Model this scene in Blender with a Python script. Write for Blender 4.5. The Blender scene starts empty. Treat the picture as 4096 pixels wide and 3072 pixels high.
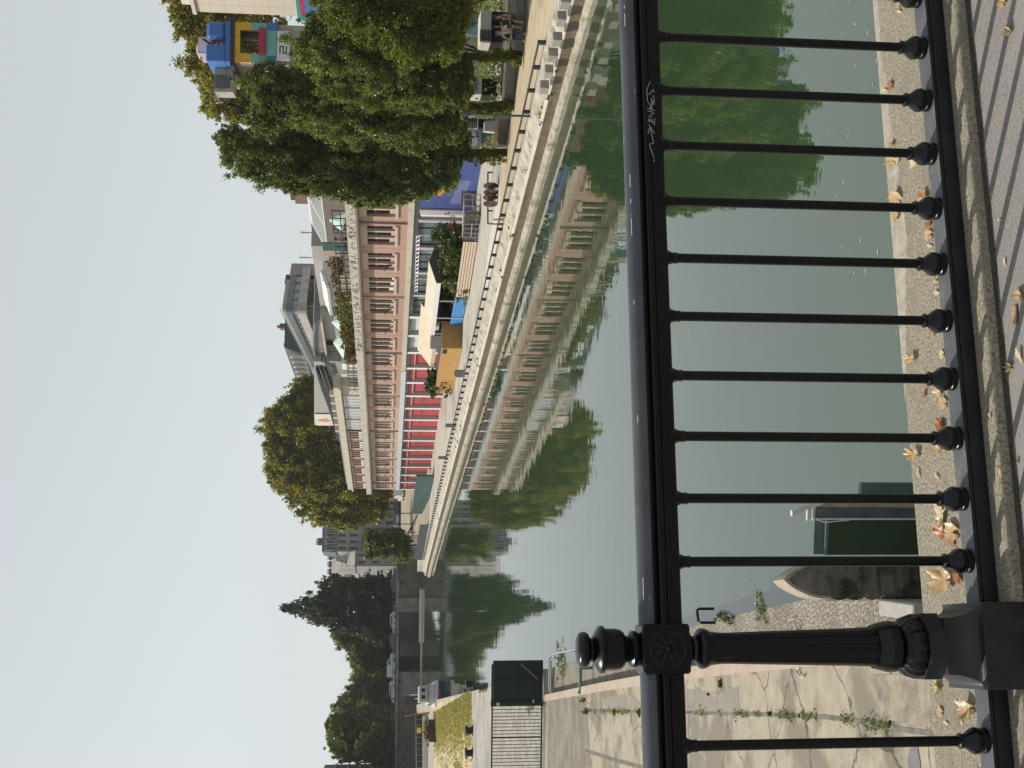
import bpy, math, random
import numpy as np
rng = np.random.default_rng(7); random.seed(7)
SC = bpy.context.scene; COL = SC.collection
V = np.array
# ---------------------------------------------------------------- camera
FPX, CX, CY, HC = 4800.0, 2048.0, 1536.0, 1.69
pit = math.atan(490/FPX); rol = math.atan(0.0122)
Fw = V([0, math.cos(pit), -math.sin(pit)]); Rt = V([1., 0, 0]); Upv = V([0, math.sin(pit), math.cos(pit)])
Rp = math.cos(rol)*Rt+math.sin(rol)*Upv; Uq = -math.sin(rol)*Rt+math.cos(rol)*Upv
CAM = V([0, 0, HC])
cd = bpy.data.cameras.new("camera"); cam = bpy.data.objects.new("camera", cd); COL.objects.link(cam)
import mathutils
ax, ay, az = -Uq, Rp, -Fw            # the photograph lies on its side: image right = down
mw = mathutils.Matrix(((ax[0], ay[0], az[0], 0), (ax[1], ay[1], az[1], 0), (ax[2], ay[2], az[2], HC), (0, 0, 0, 1)))
cam.matrix_world = mw
cd.sensor_width = 36; cd.lens = 36*FPX/4096; cd.clip_start = .05; cd.clip_end = 6000
SC.camera = cam
# ---------------------------------------------------------------- light
SUN_H = V([-0.91, 0.41]); SUN_EL = math.radians(49)
W = bpy.data.worlds.new("World"); SC.world = W; W.use_nodes = True
nt = W.node_tree; bg = nt.nodes["Background"]; sky = nt.nodes.new("ShaderNodeTexSky")
sky.sky_type = 'NISHITA'; sky.sun_disc = False; sky.sun_elevation = SUN_EL
sky.sun_rotation = math.atan2(SUN_H[0], SUN_H[1]); sky.altitude = 50
sky.air_density = 1.0; sky.dust_density = 0.7; sky.ozone_density = 1.0
hs = nt.nodes.new("ShaderNodeHueSaturation"); hs.inputs["Saturation"].default_value = .27      # hazy, pale summer sky
nt.links.new(sky.outputs[0], hs.inputs["Color"]); hz = nt.nodes.new("ShaderNodeMixRGB"); hz.inputs[0].default_value = .55; hz.inputs[2].default_value = (5.0, 5.42, 5.5, 1)     # even haze over the sky
tc = nt.nodes.new("ShaderNodeTexCoord"); mpn = nt.nodes.new("ShaderNodeMapping"); mpn.inputs["Scale"].default_value = (1, 1, 3.2); nt.links.new(tc.outputs["Generated"], mpn.inputs[0])
cn = nt.nodes.new("ShaderNodeTexNoise"); cn.inputs["Scale"].default_value = 2.6; cn.inputs["Detail"].default_value = 5; nt.links.new(mpn.outputs[0], cn.inputs["Vector"])
cr = nt.nodes.new("ShaderNodeMapRange"); cr.inputs["From Min"].default_value = .35; cr.inputs["From Max"].default_value = .7; cr.inputs["To Min"].default_value = .47; cr.inputs["To Max"].default_value = .66
nt.links.new(cn.outputs[0], cr.inputs["Value"]); nt.links.new(cr.outputs[0], hz.inputs[0])                # faint uneven veil
nt.links.new(hs.outputs[0], hz.inputs[1]); nt.links.new(hz.outputs[0], bg.inputs[0]); bg.inputs[1].default_value = 0.117
sl = bpy.data.lights.new("sun", 'SUN'); sl.energy = 3.9; sl.angle = math.radians(.55); sl.color = (1, .93, .82)
so = bpy.data.objects.new("sun", sl); COL.objects.link(so)
sd = V([SUN_H[0]*math.cos(SUN_EL), SUN_H[1]*math.cos(SUN_EL), math.sin(SUN_EL)])
so.rotation_euler = mathutils.Vector(sd).to_track_quat('Z', 'Y').to_euler()
SC.view_settings.view_transform = 'Standard'; SC.view_settings.look = 'None'
SC.view_settings.exposure = 0.14; SC.view_settings.gamma = 1
SC.cycles.max_bounces = 6; SC.cycles.transparent_max_bounces = 8
# ---------------------------------------------------------------- photogrammetry helpers (photo pixel -> point on a known plane)
def ray(X, Y): return (CY-Y)/FPX*Rp+(CX-X)/FPX*Uq+Fw
def onz(X, Y, z): d = ray(X, Y); return CAM+d*((z-HC)/d[2])
def ony(X, Y, y): d = ray(X, Y); return CAM+d*(y/d[1])
def onpl(X, Y, O, n): d = ray(X, Y); return CAM+d*((O-CAM)@n)/(d@n)
ZQ, ZW = -4.4, -5.4                    # quay and water level
G0 = V([-7.505, 158.386, 0]); FA = V([-.28454, .95866, 0]); FB = V([.95866, .28454, 0])
def ST(s, t, z): return G0+s*FA+t*FB+V([0, 0, z])     # s along the quay front, t away from the canal
def st_of(P): v = P-G0; return v@FA, v@FB
def onf(X, Y, t=0):                    # photo pixel -> (s, z) on the vertical plane t
    P = onpl(X, Y, ST(0, t, 0), FB); return (P-G0)@FA, P[2]
RE = V([.977, .213, 0])/np.linalg.norm([.977, .213]); RN = V([-RE[1], RE[0], 0]); RO = V([0, 3.19, 0])
def RF(a, b, c): return RO+a*RE+b*RN+V([0, 0, c])     # along the railing, away from the camera, up
def XYZ(a, b, c): return V([a, b, c])
# ---------------------------------------------------------------- mesh builder
class MB:
    def __init__(s): s.v = []; s.f = []; s.m = []; s.n = 0; s.mi = 0
    def add(s, vs, fs):
        b = s.n
        for p in vs: s.v.append((float(p[0]), float(p[1]), float(p[2])))
        for f in fs: s.f.append(tuple(i+b for i in f)); s.m.append(s.mi)
        s.n += len(vs); return s
    def box(s, a0, a1, b0, b1, c0, c1, fr=XYZ):
        P = [fr(a, b, c) for c in (c0, c1) for b in (b0, b1) for a in (a0, a1)]
        return s.add(P, [(0, 2, 3, 1), (4, 5, 7, 6), (0, 1, 5, 4), (2, 6, 7, 3), (0, 4, 6, 2), (1, 3, 7, 5)])
    def bbox(s, a0, a1, b0, b1, c0, c1, fr=XYZ, e=.01):     # box with chamfered edges
        e = min(e, abs(a1-a0)*.3, abs(b1-b0)*.3, abs(c1-c0)*.3); P = []
        L = [(a0, a1), (b0, b1), (c0, c1)]
        idx = {}
        for i in (0, 1):
            for j in (0, 1):
                for k in (0, 1):
                    c = [L[0][i], L[1][j], L[2][k]]; sg = [1-2*i, 1-2*j, 1-2*k]
                    for ax in range(3):
                        q = [c[d]+(sg[d]*e if d != ax else 0) for d in range(3)]
                        idx[i, j, k, ax] = len(P); P.append(fr(*q))
        F = []
        o = [(0, 0), (1, 0), (1, 1), (0, 1)]
        for ax in range(3):
            u, w = [d for d in range(3) if d != ax]
            for side in (0, 1):
                q = []
                for x, y in o:
                    k = [0, 0, 0]; k[ax] = side; k[u] = x; k[w] = y; q.append(idx[k[0], k[1], k[2], ax])
                F.append(tuple(q))
        for ax in range(3):                                  # edges parallel to ax
            u, w = [d for d in range(3) if d != ax]
            for x in (0, 1):
                for y in (0, 1):
                    k0 = [0, 0, 0]; k1 = [0, 0, 0]; k0[u] = k1[u] = x; k0[w] = k1[w] = y; k1[ax] = 1
                    F.append((idx[(*k0, u)], idx[(*k0, w)], idx[(*k1, w)], idx[(*k1, u)]))
        for i in (0, 1):
            for j in (0, 1):
                for k in (0, 1): F.append((idx[i, j, k, 0], idx[i, j, k, 1], idx[i, j, k, 2]))
        return s.add(P, F)
    def poly(s, pts): return s.add(pts, [tuple(range(len(pts)))])
    def prism(s, pl, c0, c1, fr=XYZ):                        # (a,b) outline between heights
        n = len(pl); P = [fr(a, b, c0) for a, b in pl]+[fr(a, b, c1) for a, b in pl]
        return s.add(P, [tuple(range(n))[::-1], tuple(range(n, 2*n))]+[(i, (i+1) % n, n+(i+1) % n, n+i) for i in range(n)])
    def extr(s, prof, a0, a1, fr=XYZ, cap=True):             # (b,c) profile along a
        n = len(prof); P = [fr(a0, b, c) for b, c in prof]+[fr(a1, b, c) for b, c in prof]
        F = [(i, (i+1) % n, n+(i+1) % n, n+i) for i in range(n)]
        if cap: F += [tuple(range(n))[::-1], tuple(range(n, 2*n))]
        return s.add(P, F)
    def extrb(s, prof, b0, b1, fr=XYZ):                      # (a,c) profile along b
        n = len(prof); P = [fr(a, b0, c) for a, c in prof]+[fr(a, b1, c) for a, c in prof]
        return s.add(P, [(i, (i+1) % n, n+(i+1) % n, n+i) for i in range(n)]+[tuple(range(n)), tuple(range(n, 2*n))[::-1]])
    def lathe(s, prof, o, n=20, mod=None, caps=True, axis='z'):
        P = []
        for z, r in prof:
            for i in range(n):
                th = 2*math.pi*i/n; rr = r*(mod(th, z) if mod else 1)
                if axis == 'z': P.append(o+V([rr*math.cos(th), rr*math.sin(th), z]))
                else:
                    u, w, x = axis; P.append(o+rr*math.cos(th)*u+rr*math.sin(th)*w+z*x)
        F = []; k = len(prof)
        for j in range(k-1):
            for i in range(n): F.append((j*n+i, j*n+(i+1) % n, (j+1)*n+(i+1) % n, (j+1)*n+i))
        if caps: F += [tuple(range(n))[::-1], tuple(range((k-1)*n, k*n))]
        return s.add(P, F)
    def tube(s, pts, r, n=6, taper=None):
        pts = [V(p, dtype=float) for p in pts]; k = len(pts); P = []
        for j, p in enumerate(pts):
            d = pts[min(j+1, k-1)]-pts[max(j-1, 0)]; L = np.linalg.norm(d); d = d/(L if L > 1e-9 else 1)
            u = np.cross(d, V([0, 0, 1.]) if abs(d[2]) < .9 else V([1., 0, 0])); u /= np.linalg.norm(u); w = np.cross(d, u)
            rr = r if taper is None else r+(taper-r)*j/(k-1)
            for i in range(n):
                th = 2*math.pi*i/n; P.append(p+rr*(math.cos(th)*u+math.sin(th)*w))
        F = [(j*n+i, j*n+(i+1) % n, (j+1)*n+(i+1) % n, (j+1)*n+i) for j in range(k-1) for i in range(n)]
        F += [tuple(range(n))[::-1], tuple(range((k-1)*n, k*n))]
        return s.add(P, F)
    def disc(s, o, u, w, r, n=16, th=.02):
        x = np.cross(u, w); P = [o+r*(math.cos(2*math.pi*i/n)*u+math.sin(2*math.pi*i/n)*w)+k*x*th for k in (0, 1) for i in range(n)]
        return s.add(P, [tuple(range(n))[::-1], tuple(range(n, 2*n))]+[(i, (i+1) % n, n+(i+1) % n, n+i) for i in range(n)])
    def sphere(s, o, r, n=8):
        rx, ry, rz = (r, r, r) if np.isscalar(r) else r
        P = []; 
        for j in range(1, n):
            ph = math.pi*j/n
            for i in range(2*n):
                th = math.pi*i/n; P.append(o+V([rx*math.sin(ph)*math.cos(th), ry*math.sin(ph)*math.sin(th), rz*math.cos(ph)]))
        P += [o+V([0, 0, rz]), o-V([0, 0, rz])]; m = 2*n; F = []
        for j in range(n-2):
            for i in range(m): F.append((j*m+i, (j+1)*m+i, (j+1)*m+(i+1) % m, j*m+(i+1) % m))
        t = (n-1)*m
        for i in range(m): F.append((t, i, (i+1) % m)); F.append((t+1, (n-2)*m+(i+1) % m, (n-2)*m+i))
        return s.add(P, F)
    def build(s, name, mats, parent=None, loc=None, smooth=False, label=None):
        me = bpy.data.meshes.new(name); off = V([0., 0, 0])
        if parent is not None: off = ROOT.get(parent.name, off)
        elif loc is not None: off = V(loc, dtype=float)
        me.from_pydata([(x-off[0], y-off[1], z-off[2]) for x, y, z in s.v], [], s.f)
        ms = mats if isinstance(mats, (list, tuple)) else [mats]
        for m in ms: me.materials.append(m)
        if len(ms) > 1: me.polygons.foreach_set("material_index", s.m)
        fix_normals(me)
        if smooth:
            me.polygons.foreach_set("use_smooth", [True]*len(me.polygons))
            if smooth != 'all':
                try: me.set_sharp_from_angle(angle=math.radians(40))
                except Exception: pass
        o = bpy.data.objects.new(name, me); COL.objects.link(o)
        if parent is not None: o.parent = parent; ROOT[o.name] = off
        else: o.location = off; ROOT[o.name] = off
        if label: o['label'] = label
        return o
def fix_normals(me):
    import bmesh
    b = bmesh.new(); b.from_mesh(me); bmesh.ops.recalc_face_normals(b, faces=b.faces); b.to_mesh(me); b.free()
ROOT = {}
def tag(o, label, cat, group=None):
    o['label'] = label; o['category'] = cat
    if group: o['group'] = group
    return o
def structure(o, kind='structure'): o['kind'] = kind; return o
def thing(name, label, cat, loc, group=None, rz=0.):
    o = bpy.data.objects.new(name, None); COL.objects.link(o); o.empty_display_size = .3
    o.location = tuple(float(x) for x in loc); o.rotation_euler = (0, 0, rz)
    ROOT[o.name] = V([0., 0, 0]) if rz == 'local' else V(loc, dtype=float)
    return tag(o, label, cat, group)
def lthing(name, label, cat, loc, rz=0., group=None):        # parts given in local coordinates
    o = thing(name, label, cat, loc, group, 0.); o.rotation_euler = (0, 0, rz); ROOT[o.name] = V([0., 0, 0]); return o
def kids(o): return [c for c in bpy.data.objects if c.parent == o]
def dup(root, loc, rz=None, label=None, group=None, scale=None):
    r = root.copy(); COL.objects.link(r); r.location = tuple(float(x) for x in loc)
    if rz is not None: r.rotation_euler = (0, 0, rz)
    if scale: r.scale = (scale,)*3
    if label: r['label'] = label
    if group: r['group'] = group
    for ch in kids(root):
        c = ch.copy(); COL.objects.link(c); c.parent = r
        for gch in kids(ch):
            d = gch.copy(); COL.objects.link(d); d.parent = c
    return r
# ---------------------------------------------------------------- materials
MATS = {}
def mat(name, c, c2=None, sc=3., rough=.8, bump=0., bsc=None, metal=0., stretch=(1, 1, 1), c3=None, sc3=.4, thr=(.4, .62), spec=.4, det=5, coat=0.):
    if name in MATS: return MATS[name]
    m = bpy.data.materials.new(name); m.use_nodes = True; t = m.node_tree; b = t.nodes["Principled BSDF"]
    b.inputs["Roughness"].default_value = rough; b.inputs["Metallic"].default_value = metal
    b.inputs["Specular IOR Level"].default_value = spec; b.inputs["Coat Weight"].default_value = coat
    c2 = c2 if c2 is not None else tuple(x*.72 for x in c)
    geo = t.nodes.new("ShaderNodeNewGeometry"); mp = t.nodes.new("ShaderNodeMapping"); mp.inputs["Scale"].default_value = stretch
    t.links.new(geo.outputs["Position"], mp.inputs[0])
    def noise(scale, d=det):
        n = t.nodes.new("ShaderNodeTexNoise"); n.inputs["Scale"].default_value = scale; n.inputs["Detail"].default_value = d
        n.inputs["Roughness"].default_value = .62; t.links.new(mp.outputs[0], n.inputs["Vector"]); return n
    n1 = noise(sc); rp = t.nodes.new("ShaderNodeValToRGB"); rp.color_ramp.elements[0].position = .32; rp.color_ramp.elements[1].position = .68
    rp.color_ramp.elements[0].color = (*c2, 1); rp.color_ramp.elements[1].color = (*c, 1); t.links.new(n1.outputs[0], rp.inputs[0])
    out = rp.outputs[0]
    if c3 is not None:
        n3 = noise(sc3, 7); r3 = t.nodes.new("ShaderNodeValToRGB"); r3.color_ramp.elements[0].position = thr[0]; r3.color_ramp.elements[1].position = thr[1]
        t.links.new(n3.outputs[0], r3.inputs[0]); mx = t.nodes.new("ShaderNodeMixRGB"); t.links.new(r3.outputs[0], mx.inputs[0])
        t.links.new(out, mx.inputs[1]); mx.inputs[2].default_value = (*c3, 1); out = mx.outputs[0]
    t.links.new(out, b.inputs["Base Color"])
    if bump:
        nb = noise(bsc or sc*3, 8); bu = t.nodes.new("ShaderNodeBump"); bu.inputs["Strength"].default_value = 1; bu.inputs["Distance"].default_value = bump
        t.links.new(nb.outputs[0], bu.inputs["Height"]); t.links.new(bu.outputs[0], b.inputs["Normal"])
    MATS[name] = m; return m
def plain(name, c, rough=.6, metal=0, spec=.4): return mat(name, c, tuple(x*.85 for x in c), 2., rough, metal=metal, spec=spec)
def leafmat(name, ca, cb, cc=None, trans=.35, sc=.5, rough=.38):
    m = bpy.data.materials.new(name); m.use_nodes = True; t = m.node_tree; b = t.nodes["Principled BSDF"]; o = t.nodes["Material Output"]
    b.inputs["Roughness"].default_value = rough; b.inputs["Specular IOR Level"].default_value = .5 if rough < .5 else .15
    geo = t.nodes.new("ShaderNodeNewGeometry"); rp = t.nodes.new("ShaderNodeValToRGB")
    rp.color_ramp.elements[0].color = (*ca, 1); rp.color_ramp.elements[1].color = (*cb, 1)
    if cc: e = rp.color_ramp.elements.new(.9); e.color = (*cb, 1); rp.color_ramp.elements[-1].color = (*cc, 1); 
    n = t.nodes.new("ShaderNodeTexNoise"); n.inputs["Scale"].default_value = sc; n.inputs["Detail"].default_value = 3
    t.links.new(geo.outputs["Position"], n.inputs["Vector"])
    ad = t.nodes.new("ShaderNodeMath"); ad.operation = 'MULTIPLY_ADD'; ad.inputs[1].default_value = .55; t.links.new(geo.outputs["Random Per Island"], ad.inputs[0])
    sb = t.nodes.new("ShaderNodeMath"); sb.operation = 'MULTIPLY_ADD'; sb.inputs[1].default_value = 1.4; sb.inputs[2].default_value = -.48; t.links.new(n.outputs[0], sb.inputs[0])
    t.links.new(sb.outputs[0], ad.inputs[2]); t.links.new(ad.outputs[0], rp.inputs[0]); t.links.new(rp.outputs[0], b.inputs["Base Color"])
    tr = t.nodes.new("ShaderNodeBsdfTranslucent"); mul = t.nodes.new("ShaderNodeMixRGB"); mul.blend_type = 'MULTIPLY'; mul.inputs[0].default_value = 1
    mul.inputs[2].default_value = (1.5, 1.6, .5, 1); t.links.new(rp.outputs[0], mul.inputs[1]); t.links.new(mul.outputs[0], tr.inputs[0])
    mx = t.nodes.new("ShaderNodeMixShader"); mx.inputs[0].default_value = trans; t.links.new(b.outputs[0], mx.inputs[1]); t.links.new(tr.outputs[0], mx.inputs[2])
    t.links.new(mx.outputs[0], o.inputs[0]); MATS[name] = m; return m
def watermat():
    m = bpy.data.materials.new("canal_water"); m.use_nodes = True; t = m.node_tree; b = t.nodes["Principled BSDF"]
    b.inputs["Base Color"].default_value = (.03, .056, .026, 1); b.inputs["Roughness"].default_value = .015; b.inputs["IOR"].default_value = 2.5
    b.inputs["Specular IOR Level"].default_value = .5
    geo = t.nodes.new("ShaderNodeNewGeometry"); prev = None
    for sc, st, h in ((.85, (1, 1, 1), .0036), (4., (1, 1, 1), .0006), (.16, (1, 1, 1), .006)):
        mp = t.nodes.new("ShaderNodeMapping"); mp.inputs["Scale"].default_value = st; t.links.new(geo.outputs["Position"], mp.inputs[0])
        n = t.nodes.new("ShaderNodeTexNoise"); n.inputs["Scale"].default_value = sc; n.inputs["Detail"].default_value = 2; t.links.new(mp.outputs[0], n.inputs[0])
        bu = t.nodes.new("ShaderNodeBump"); bu.inputs["Strength"].default_value = 1; bu.inputs["Distance"].default_value = h; t.links.new(n.outputs[0], bu.inputs["Height"])
        if prev: t.links.new(prev.outputs[0], bu.inputs["Normal"])
        prev = bu
    t.links.new(prev.outputs[0], b.inputs["Normal"]); MATS["water"] = m; return m
# ---------------------------------------------------------------- foliage: many leaf-sized faces in clumps
def leaves_mesh(name, C, sizes, material, up=.25):
    n = len(C); d1 = rng.normal(size=(n, 3)); d1[:, 2] += 0; d1 /= np.linalg.norm(d1, axis=1)[:, None]
    nr = rng.normal(size=(n, 3)); nr[:, 2] = np.abs(nr[:, 2])+up; d2 = np.cross(d1, nr); d2 /= np.linalg.norm(d2, axis=1)[:, None]+1e-9
    L = sizes[:, None]*.5; Wd = L*rng.uniform(.55, .85, (n, 1))
    k = rng.normal(size=(n, 3))*L*.12
    vs = np.stack([C-d1*L, C+d2*Wd+k, C+d1*L, C-d2*Wd+k], 1).reshape(-1, 3)
    me = bpy.data.meshes.new(name); me.vertices.add(4*n); me.vertices.foreach_set("co", vs.ravel())
    me.loops.add(4*n); me.loops.foreach_set("vertex_index", np.arange(4*n, dtype=np.int32))
    me.polygons.add(n); me.polygons.foreach_set("loop_start", np.arange(0, 4*n, 4, dtype=np.int32))
    me.materials.append(material); me.update(); me.validate(); return me
def clump_points(blobs, n, clump=.16, shell=.5, nclump=None, rough=.14):
    """blobs: (centre, (rx,ry,rz)); returns leaf centres gathered in ragged clumps through the volume"""
    vol = V([r[0]*r[1]+r[1]*r[2]+r[0]*r[2] for c, r in blobs]); vol = vol/vol.sum(); out = []
    for (c, r), w in zip(blobs, vol):
        m = max(30, int(n*w)); nc = nclump or max(14, int(1.9/clump**2)); c = V(c, dtype=float); r = V(r, dtype=float)
        d = rng.normal(size=(nc, 3)); d /= np.linalg.norm(d, axis=1)[:, None]
        rad = shell+(1-shell)*rng.random(nc)**.5; rad = rad*(1+rng.normal(size=nc)*rough)
        cc = d*rad[:, None]; cs = clump*rng.uniform(.5, 1.5, nc)
        ws = cs**2; ws /= ws.sum(); k = rng.choice(nc, m, p=ws)
        q = rng.normal(size=(m, 3)); q *= .52
        q += d[k]*.35*np.abs(rng.normal(size=(m, 1)))          # twigs reach outwards
        out.append(c+(cc[k]+q*cs[k][:, None])*r)
        fl = int(m*.18); q = rng.normal(size=(fl, 3)); q /= np.linalg.norm(q, axis=1)[:, None]; out.append(c+q*(rng.random(fl)**.4)[:, None]*r*.95)
    return np.concatenate(out)
def foliage(name, blobs, n, size, material, parent, **kw):
    off = ROOT.get(parent.name, V([0., 0, 0])) if parent is not None else V([0., 0, 0])
    P = clump_points(blobs, n, **kw)-off; s = size*rng.uniform(.6, 1.35, len(P))
    o = bpy.data.objects.new(name, leaves_mesh(name, P, s, material)); COL.objects.link(o)
    if parent is not None: o.parent = parent
    return o
# ================================================================ materials used in front
iron = mat("black_iron_paint", (.0048, .0053, .0066), (.003, .0034, .0042), 9, .27, .0005, 60, c3=(.02, .019, .018), sc3=14, thr=(.66, .72), spec=.3)
iron_top = mat("sunlit_handrail_paint", (.075, .083, .096), (.045, .05, .058), 5, .4, .0008, 40, c3=(.2, .21, .22), sc3=22, thr=(.66, .7), stretch=(1, 1, 1))
cope = mat("coping_concrete", (.36, .32, .245), (.125, .11, .083), 120, .92, .002, 150, c3=(.2, .175, .135), sc3=9, thr=(.5, .68), det=2)
pave = mat("asphalt_pavement", (.25, .232, .218), (.165, .155, .147), 150, .92, .0015, 200, c3=(.235, .22, .207), sc3=3.1, thr=(.5, .62), det=2)
kerbm = mat("kerb_concrete", (.345, .315, .255), (.15, .137, .11), 120, .92, .002, 150, c3=(.17, .155, .125), sc3=8, thr=(.58, .7), det=2)
marker = plain("silver_marker_ink", (.42, .41, .37), .6)
scratch = plain("bare_scratch", (.75, .77, .8), .4)
# ================================================================ the bridge we stand on
m = MB(); m.extr([(-.107, -.55), (-.107, .068), (-.104, .073), (-.097, .076), (-.044, .076), (.43, .076), (.43, -.55)], -14, 14, RF)
cop = structure(m.build("coping_kerb", cope))
# lighter mortar lip along the canal edge, with a broken inner border
m = MB(); N = 60; a = np.linspace(.05, 2.6, N); w = .10+.06*np.cumsum(rng.normal(size=N))/8
w = np.clip(w+.05*(a/2.6), .03, .2); P = []
for i in range(N): P += [RF(a[i], .4305, .0795), RF(a[i], .4305-max(.004, w[i]*min(1, (a[i]-.05)/.5)), .0763)]
m.add(P, [(2*i, 2*i+1, 2*i+3, 2*i+2) for i in range(N-1)])
structure(m.build("mortar_strip", mat("pale_mortar", (.42, .385, .315), (.27, .245, .2), 30, .9, .002, 120, c3=(.2, .18, .145), sc3=6, thr=(.55, .68))))
m = MB(); m.box(-14, 14, -3.2, -.1075, -.5, .036, RF); structure(m.build("pavement", pave))
m = MB(); m.box(-14, 14, -9., -3.21, -.5, -.1, RF); structure(m.build("road", mat("road_asphalt", (.06, .06, .06), (.04, .04, .04), 60, .9, .002, 150)))
m = MB(); m.box(-14, 14, -3.0, .36, -5.4, -.552, RF); structure(m.build("bridge_deck_wall", kerbm))
# dirt wedge between kerb and pavement
m = MB(); N = 420; a = np.linspace(-1.6, 2.2, N); P = []
for i in range(N):
    r = .007+.004*math.sin(a[i]*23)*math.sin(a[i]*7.1)+.003*abs(rng.normal()); P += [RF(a[i], -.1078, .046), RF(a[i], -.1078-r, .0364)]
m.add(P, [(2*i, 2*i+1, 2*i+3, 2*i+2) for i in range(N-1)])
structure(m.build("gutter_dirt", mat("dry_dirt", (.08, .07, .055), (.03, .027, .022), 120, .95, .003, 200)), 'stuff')
# ================================================================ railing
rail = thing("bridge_railing", "black cast iron bridge railing with round balusters and one stout fluted post", "railing", RF(0, 0, .06))
zr = 1.04; prof = [(-.004, zr), (-.016, zr-.003), (-.027, zr-.011), (-.0335, zr-.022), (-.034, zr-.031), (-.029, zr-.041), (-.022, zr-.046), (-.020, zr-.052),
                   (-.0255, zr-.053), (-.027, zr-.058), (-.025, zr-.063), (-.021, zr-.064), (-.0205, zr-.071), (-.0235, zr-.073), (-.0235, zr-.106), (-.02, zr-.109)]
prof = prof+[(-b, c) for b, c in prof[::-1]]
m = MB(); m.extr(prof, -2.4, 2.8, RF); top = m.build("top_rail", iron, rail, smooth=True)
# sunlit sheen put into lighter, flecked paint on the handrail's upper side
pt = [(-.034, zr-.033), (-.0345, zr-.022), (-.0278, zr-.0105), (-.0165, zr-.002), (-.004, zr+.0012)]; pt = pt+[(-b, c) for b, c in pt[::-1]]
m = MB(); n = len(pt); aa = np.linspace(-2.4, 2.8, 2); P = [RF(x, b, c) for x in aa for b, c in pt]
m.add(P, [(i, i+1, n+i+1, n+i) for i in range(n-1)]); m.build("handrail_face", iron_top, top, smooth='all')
pb = [(-.037, .0785), (-.040, .095), (-.037, .118), (-.0335, .1195), (-.0335, .122), (-.0375, .1235), (-.0365, .13), (.036, .13), (.04, .12), (.036, .0785)]
m = MB(); m.extr(pb, -2.4, 2.8, RF); m.build("bottom_rail", mat("bottom_rail_paint", (.014, .0155, .018), (.008, .009, .011), 8, .5, .0006, 70, c3=(.025, .026, .028), sc3=9, thr=(.55, .75), spec=.3), rail, smooth=True)
m = MB(); m.add([RF(-2.4, -.0355, .1305), RF(2.8, -.0355, .1305), RF(2.8, .036, .1305), RF(-2.4, .036, .1305)], [(0, 1, 2, 3)]); m.build("sunlit_top", mat("sunlit_rail_paint", (.105, .11, .12), (.07, .075, .083), 8, .6, .0006, 70, c3=(.15, .15, .15), sc3=12, thr=(.56, .72), spec=.3), [c for c in bpy.data.objects if c.name == "bottom_rail"][0])  # top face painted lighter to carry the sunlight falling on it
m = MB(); m.bbox(-2.4, 2.8, -.03, .03, .068, .0785, RF, .002); m.build("rail_foot", iron, rail)
def baluster(a):
    o = RF(a, 0, 0); m = MB(); n = 18
    m.lathe([(.129, .030), (.131, .0325), (.143, .0325), (.1445, .0305), (.147, .030), (.150, .0325), (.157, .0345), (.165, .034), (.173, .030), (.181, .0235), (.189, .0185), (.196, .0165), (.1975, .0195), (.2005, .0205), (.2035, .0195), (.205, .0155), (.206, .0134),
             (.55, .0134), (.899, .0134), (.9, .0155), (.9035, .0165), (.907, .0150), (.914, .0158), (.922, .0185), (.930, .0235), (.934, .026), (.9345, .0275), (.945, .0275)], o, n)
    return m.build("baluster", iron, rail, smooth=True)
for k in range(-7, 16):
    a = -.138+.1671*k
    if k == -3: continue
    if k < -3: a = -.937+.1671*(k+4)
    baluster(a)
# stout post
PA = -.695; po = RF(PA, 0, 0)
def zx(X): return onpl(X, 2589, RO, RN)[2]
def pr(L, k=6.45e-4): return [(zx(X), hw*k) for X, hw in L]
sh = pr([(3700, 90), (3697, 106), (3675, 122), (3645, 129), (3612, 118), (3592, 96), (3583, 82)])
def gad(th, z): return 1-.10*(1-abs(math.sin(8*th+ (z-.3)*9)))**2
m = MB(); m.lathe(sh, po, 96, gad); bulb_ = m
m2 = MB(); m2.lathe(pr([(3584, 82), (3578, 96), (3572, 102), (3541, 102), (3532, 99), (3520, 96), (3491, 88)]), po, 48)
def flu(th, z): return 1-.13*max(0., math.sin(8*th))**.5*(1 if .38 < z < .80 else 0)
zs = [(zx(3489), .0565), (.392, .0555), (.40, .0548), (.43, .0515), (.48, .0492), (.55, .0474), (.65, .0447), (.75, .0420), (.79, .0408), (.795, .0405), (zx(2875), .0404), (zx(2850), .042)]
m3 = MB(); m3.lathe(zs, po, 96, flu)
m3.lathe(pr([(2850, 65), (2838, 68), (2826, 74), (2818, 79), (2805, 80), (2795, 78), (2787, 68), (2779, 52), (2768, 49), (2758, 56), (2752, 66), (2744, 68)]), po, 40)
post = m3.build("post", iron, rail, smooth=True)
bulb_.build("gadrooned_bulb", iron, post, smooth=True); m2.build("collar", iron, post, smooth=True)
m = MB()                                                    # octagonal slab, cove and square base
h = 131*6.45e-4; c = h*.42
octo = [(-h, -c), (-c, -h), (c, -h), (h, -c), (h, c), (c, h), (-c, h), (-h, c)]
fr0 = lambda a, b, cc: RF(PA+a, b, cc)
zf = lambda X, b: onpl(X, 2589, RO-RN*b, RN)[2]
m.prism(octo, zf(3792, .084), zf(3722, .084), fr0)
m.prism([(x*.9, y*.9) for x, y in octo], zf(3722, .084)+.0005, zx(3702), fr0)
K = 10; P = []
for i in range(K+1):
    u = i/K; q = math.pi/2*u; hw = .072+(.1105-.072)*(1-math.cos(q)); z = zf(3792, .084)-.001+(zf(3938, .1105)-zf(3792, .084))*math.sin(q)
    P += [fr0(-hw, -hw, z), fr0(hw, -hw, z), fr0(hw, hw, z), fr0(-hw, hw, z)]
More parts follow.
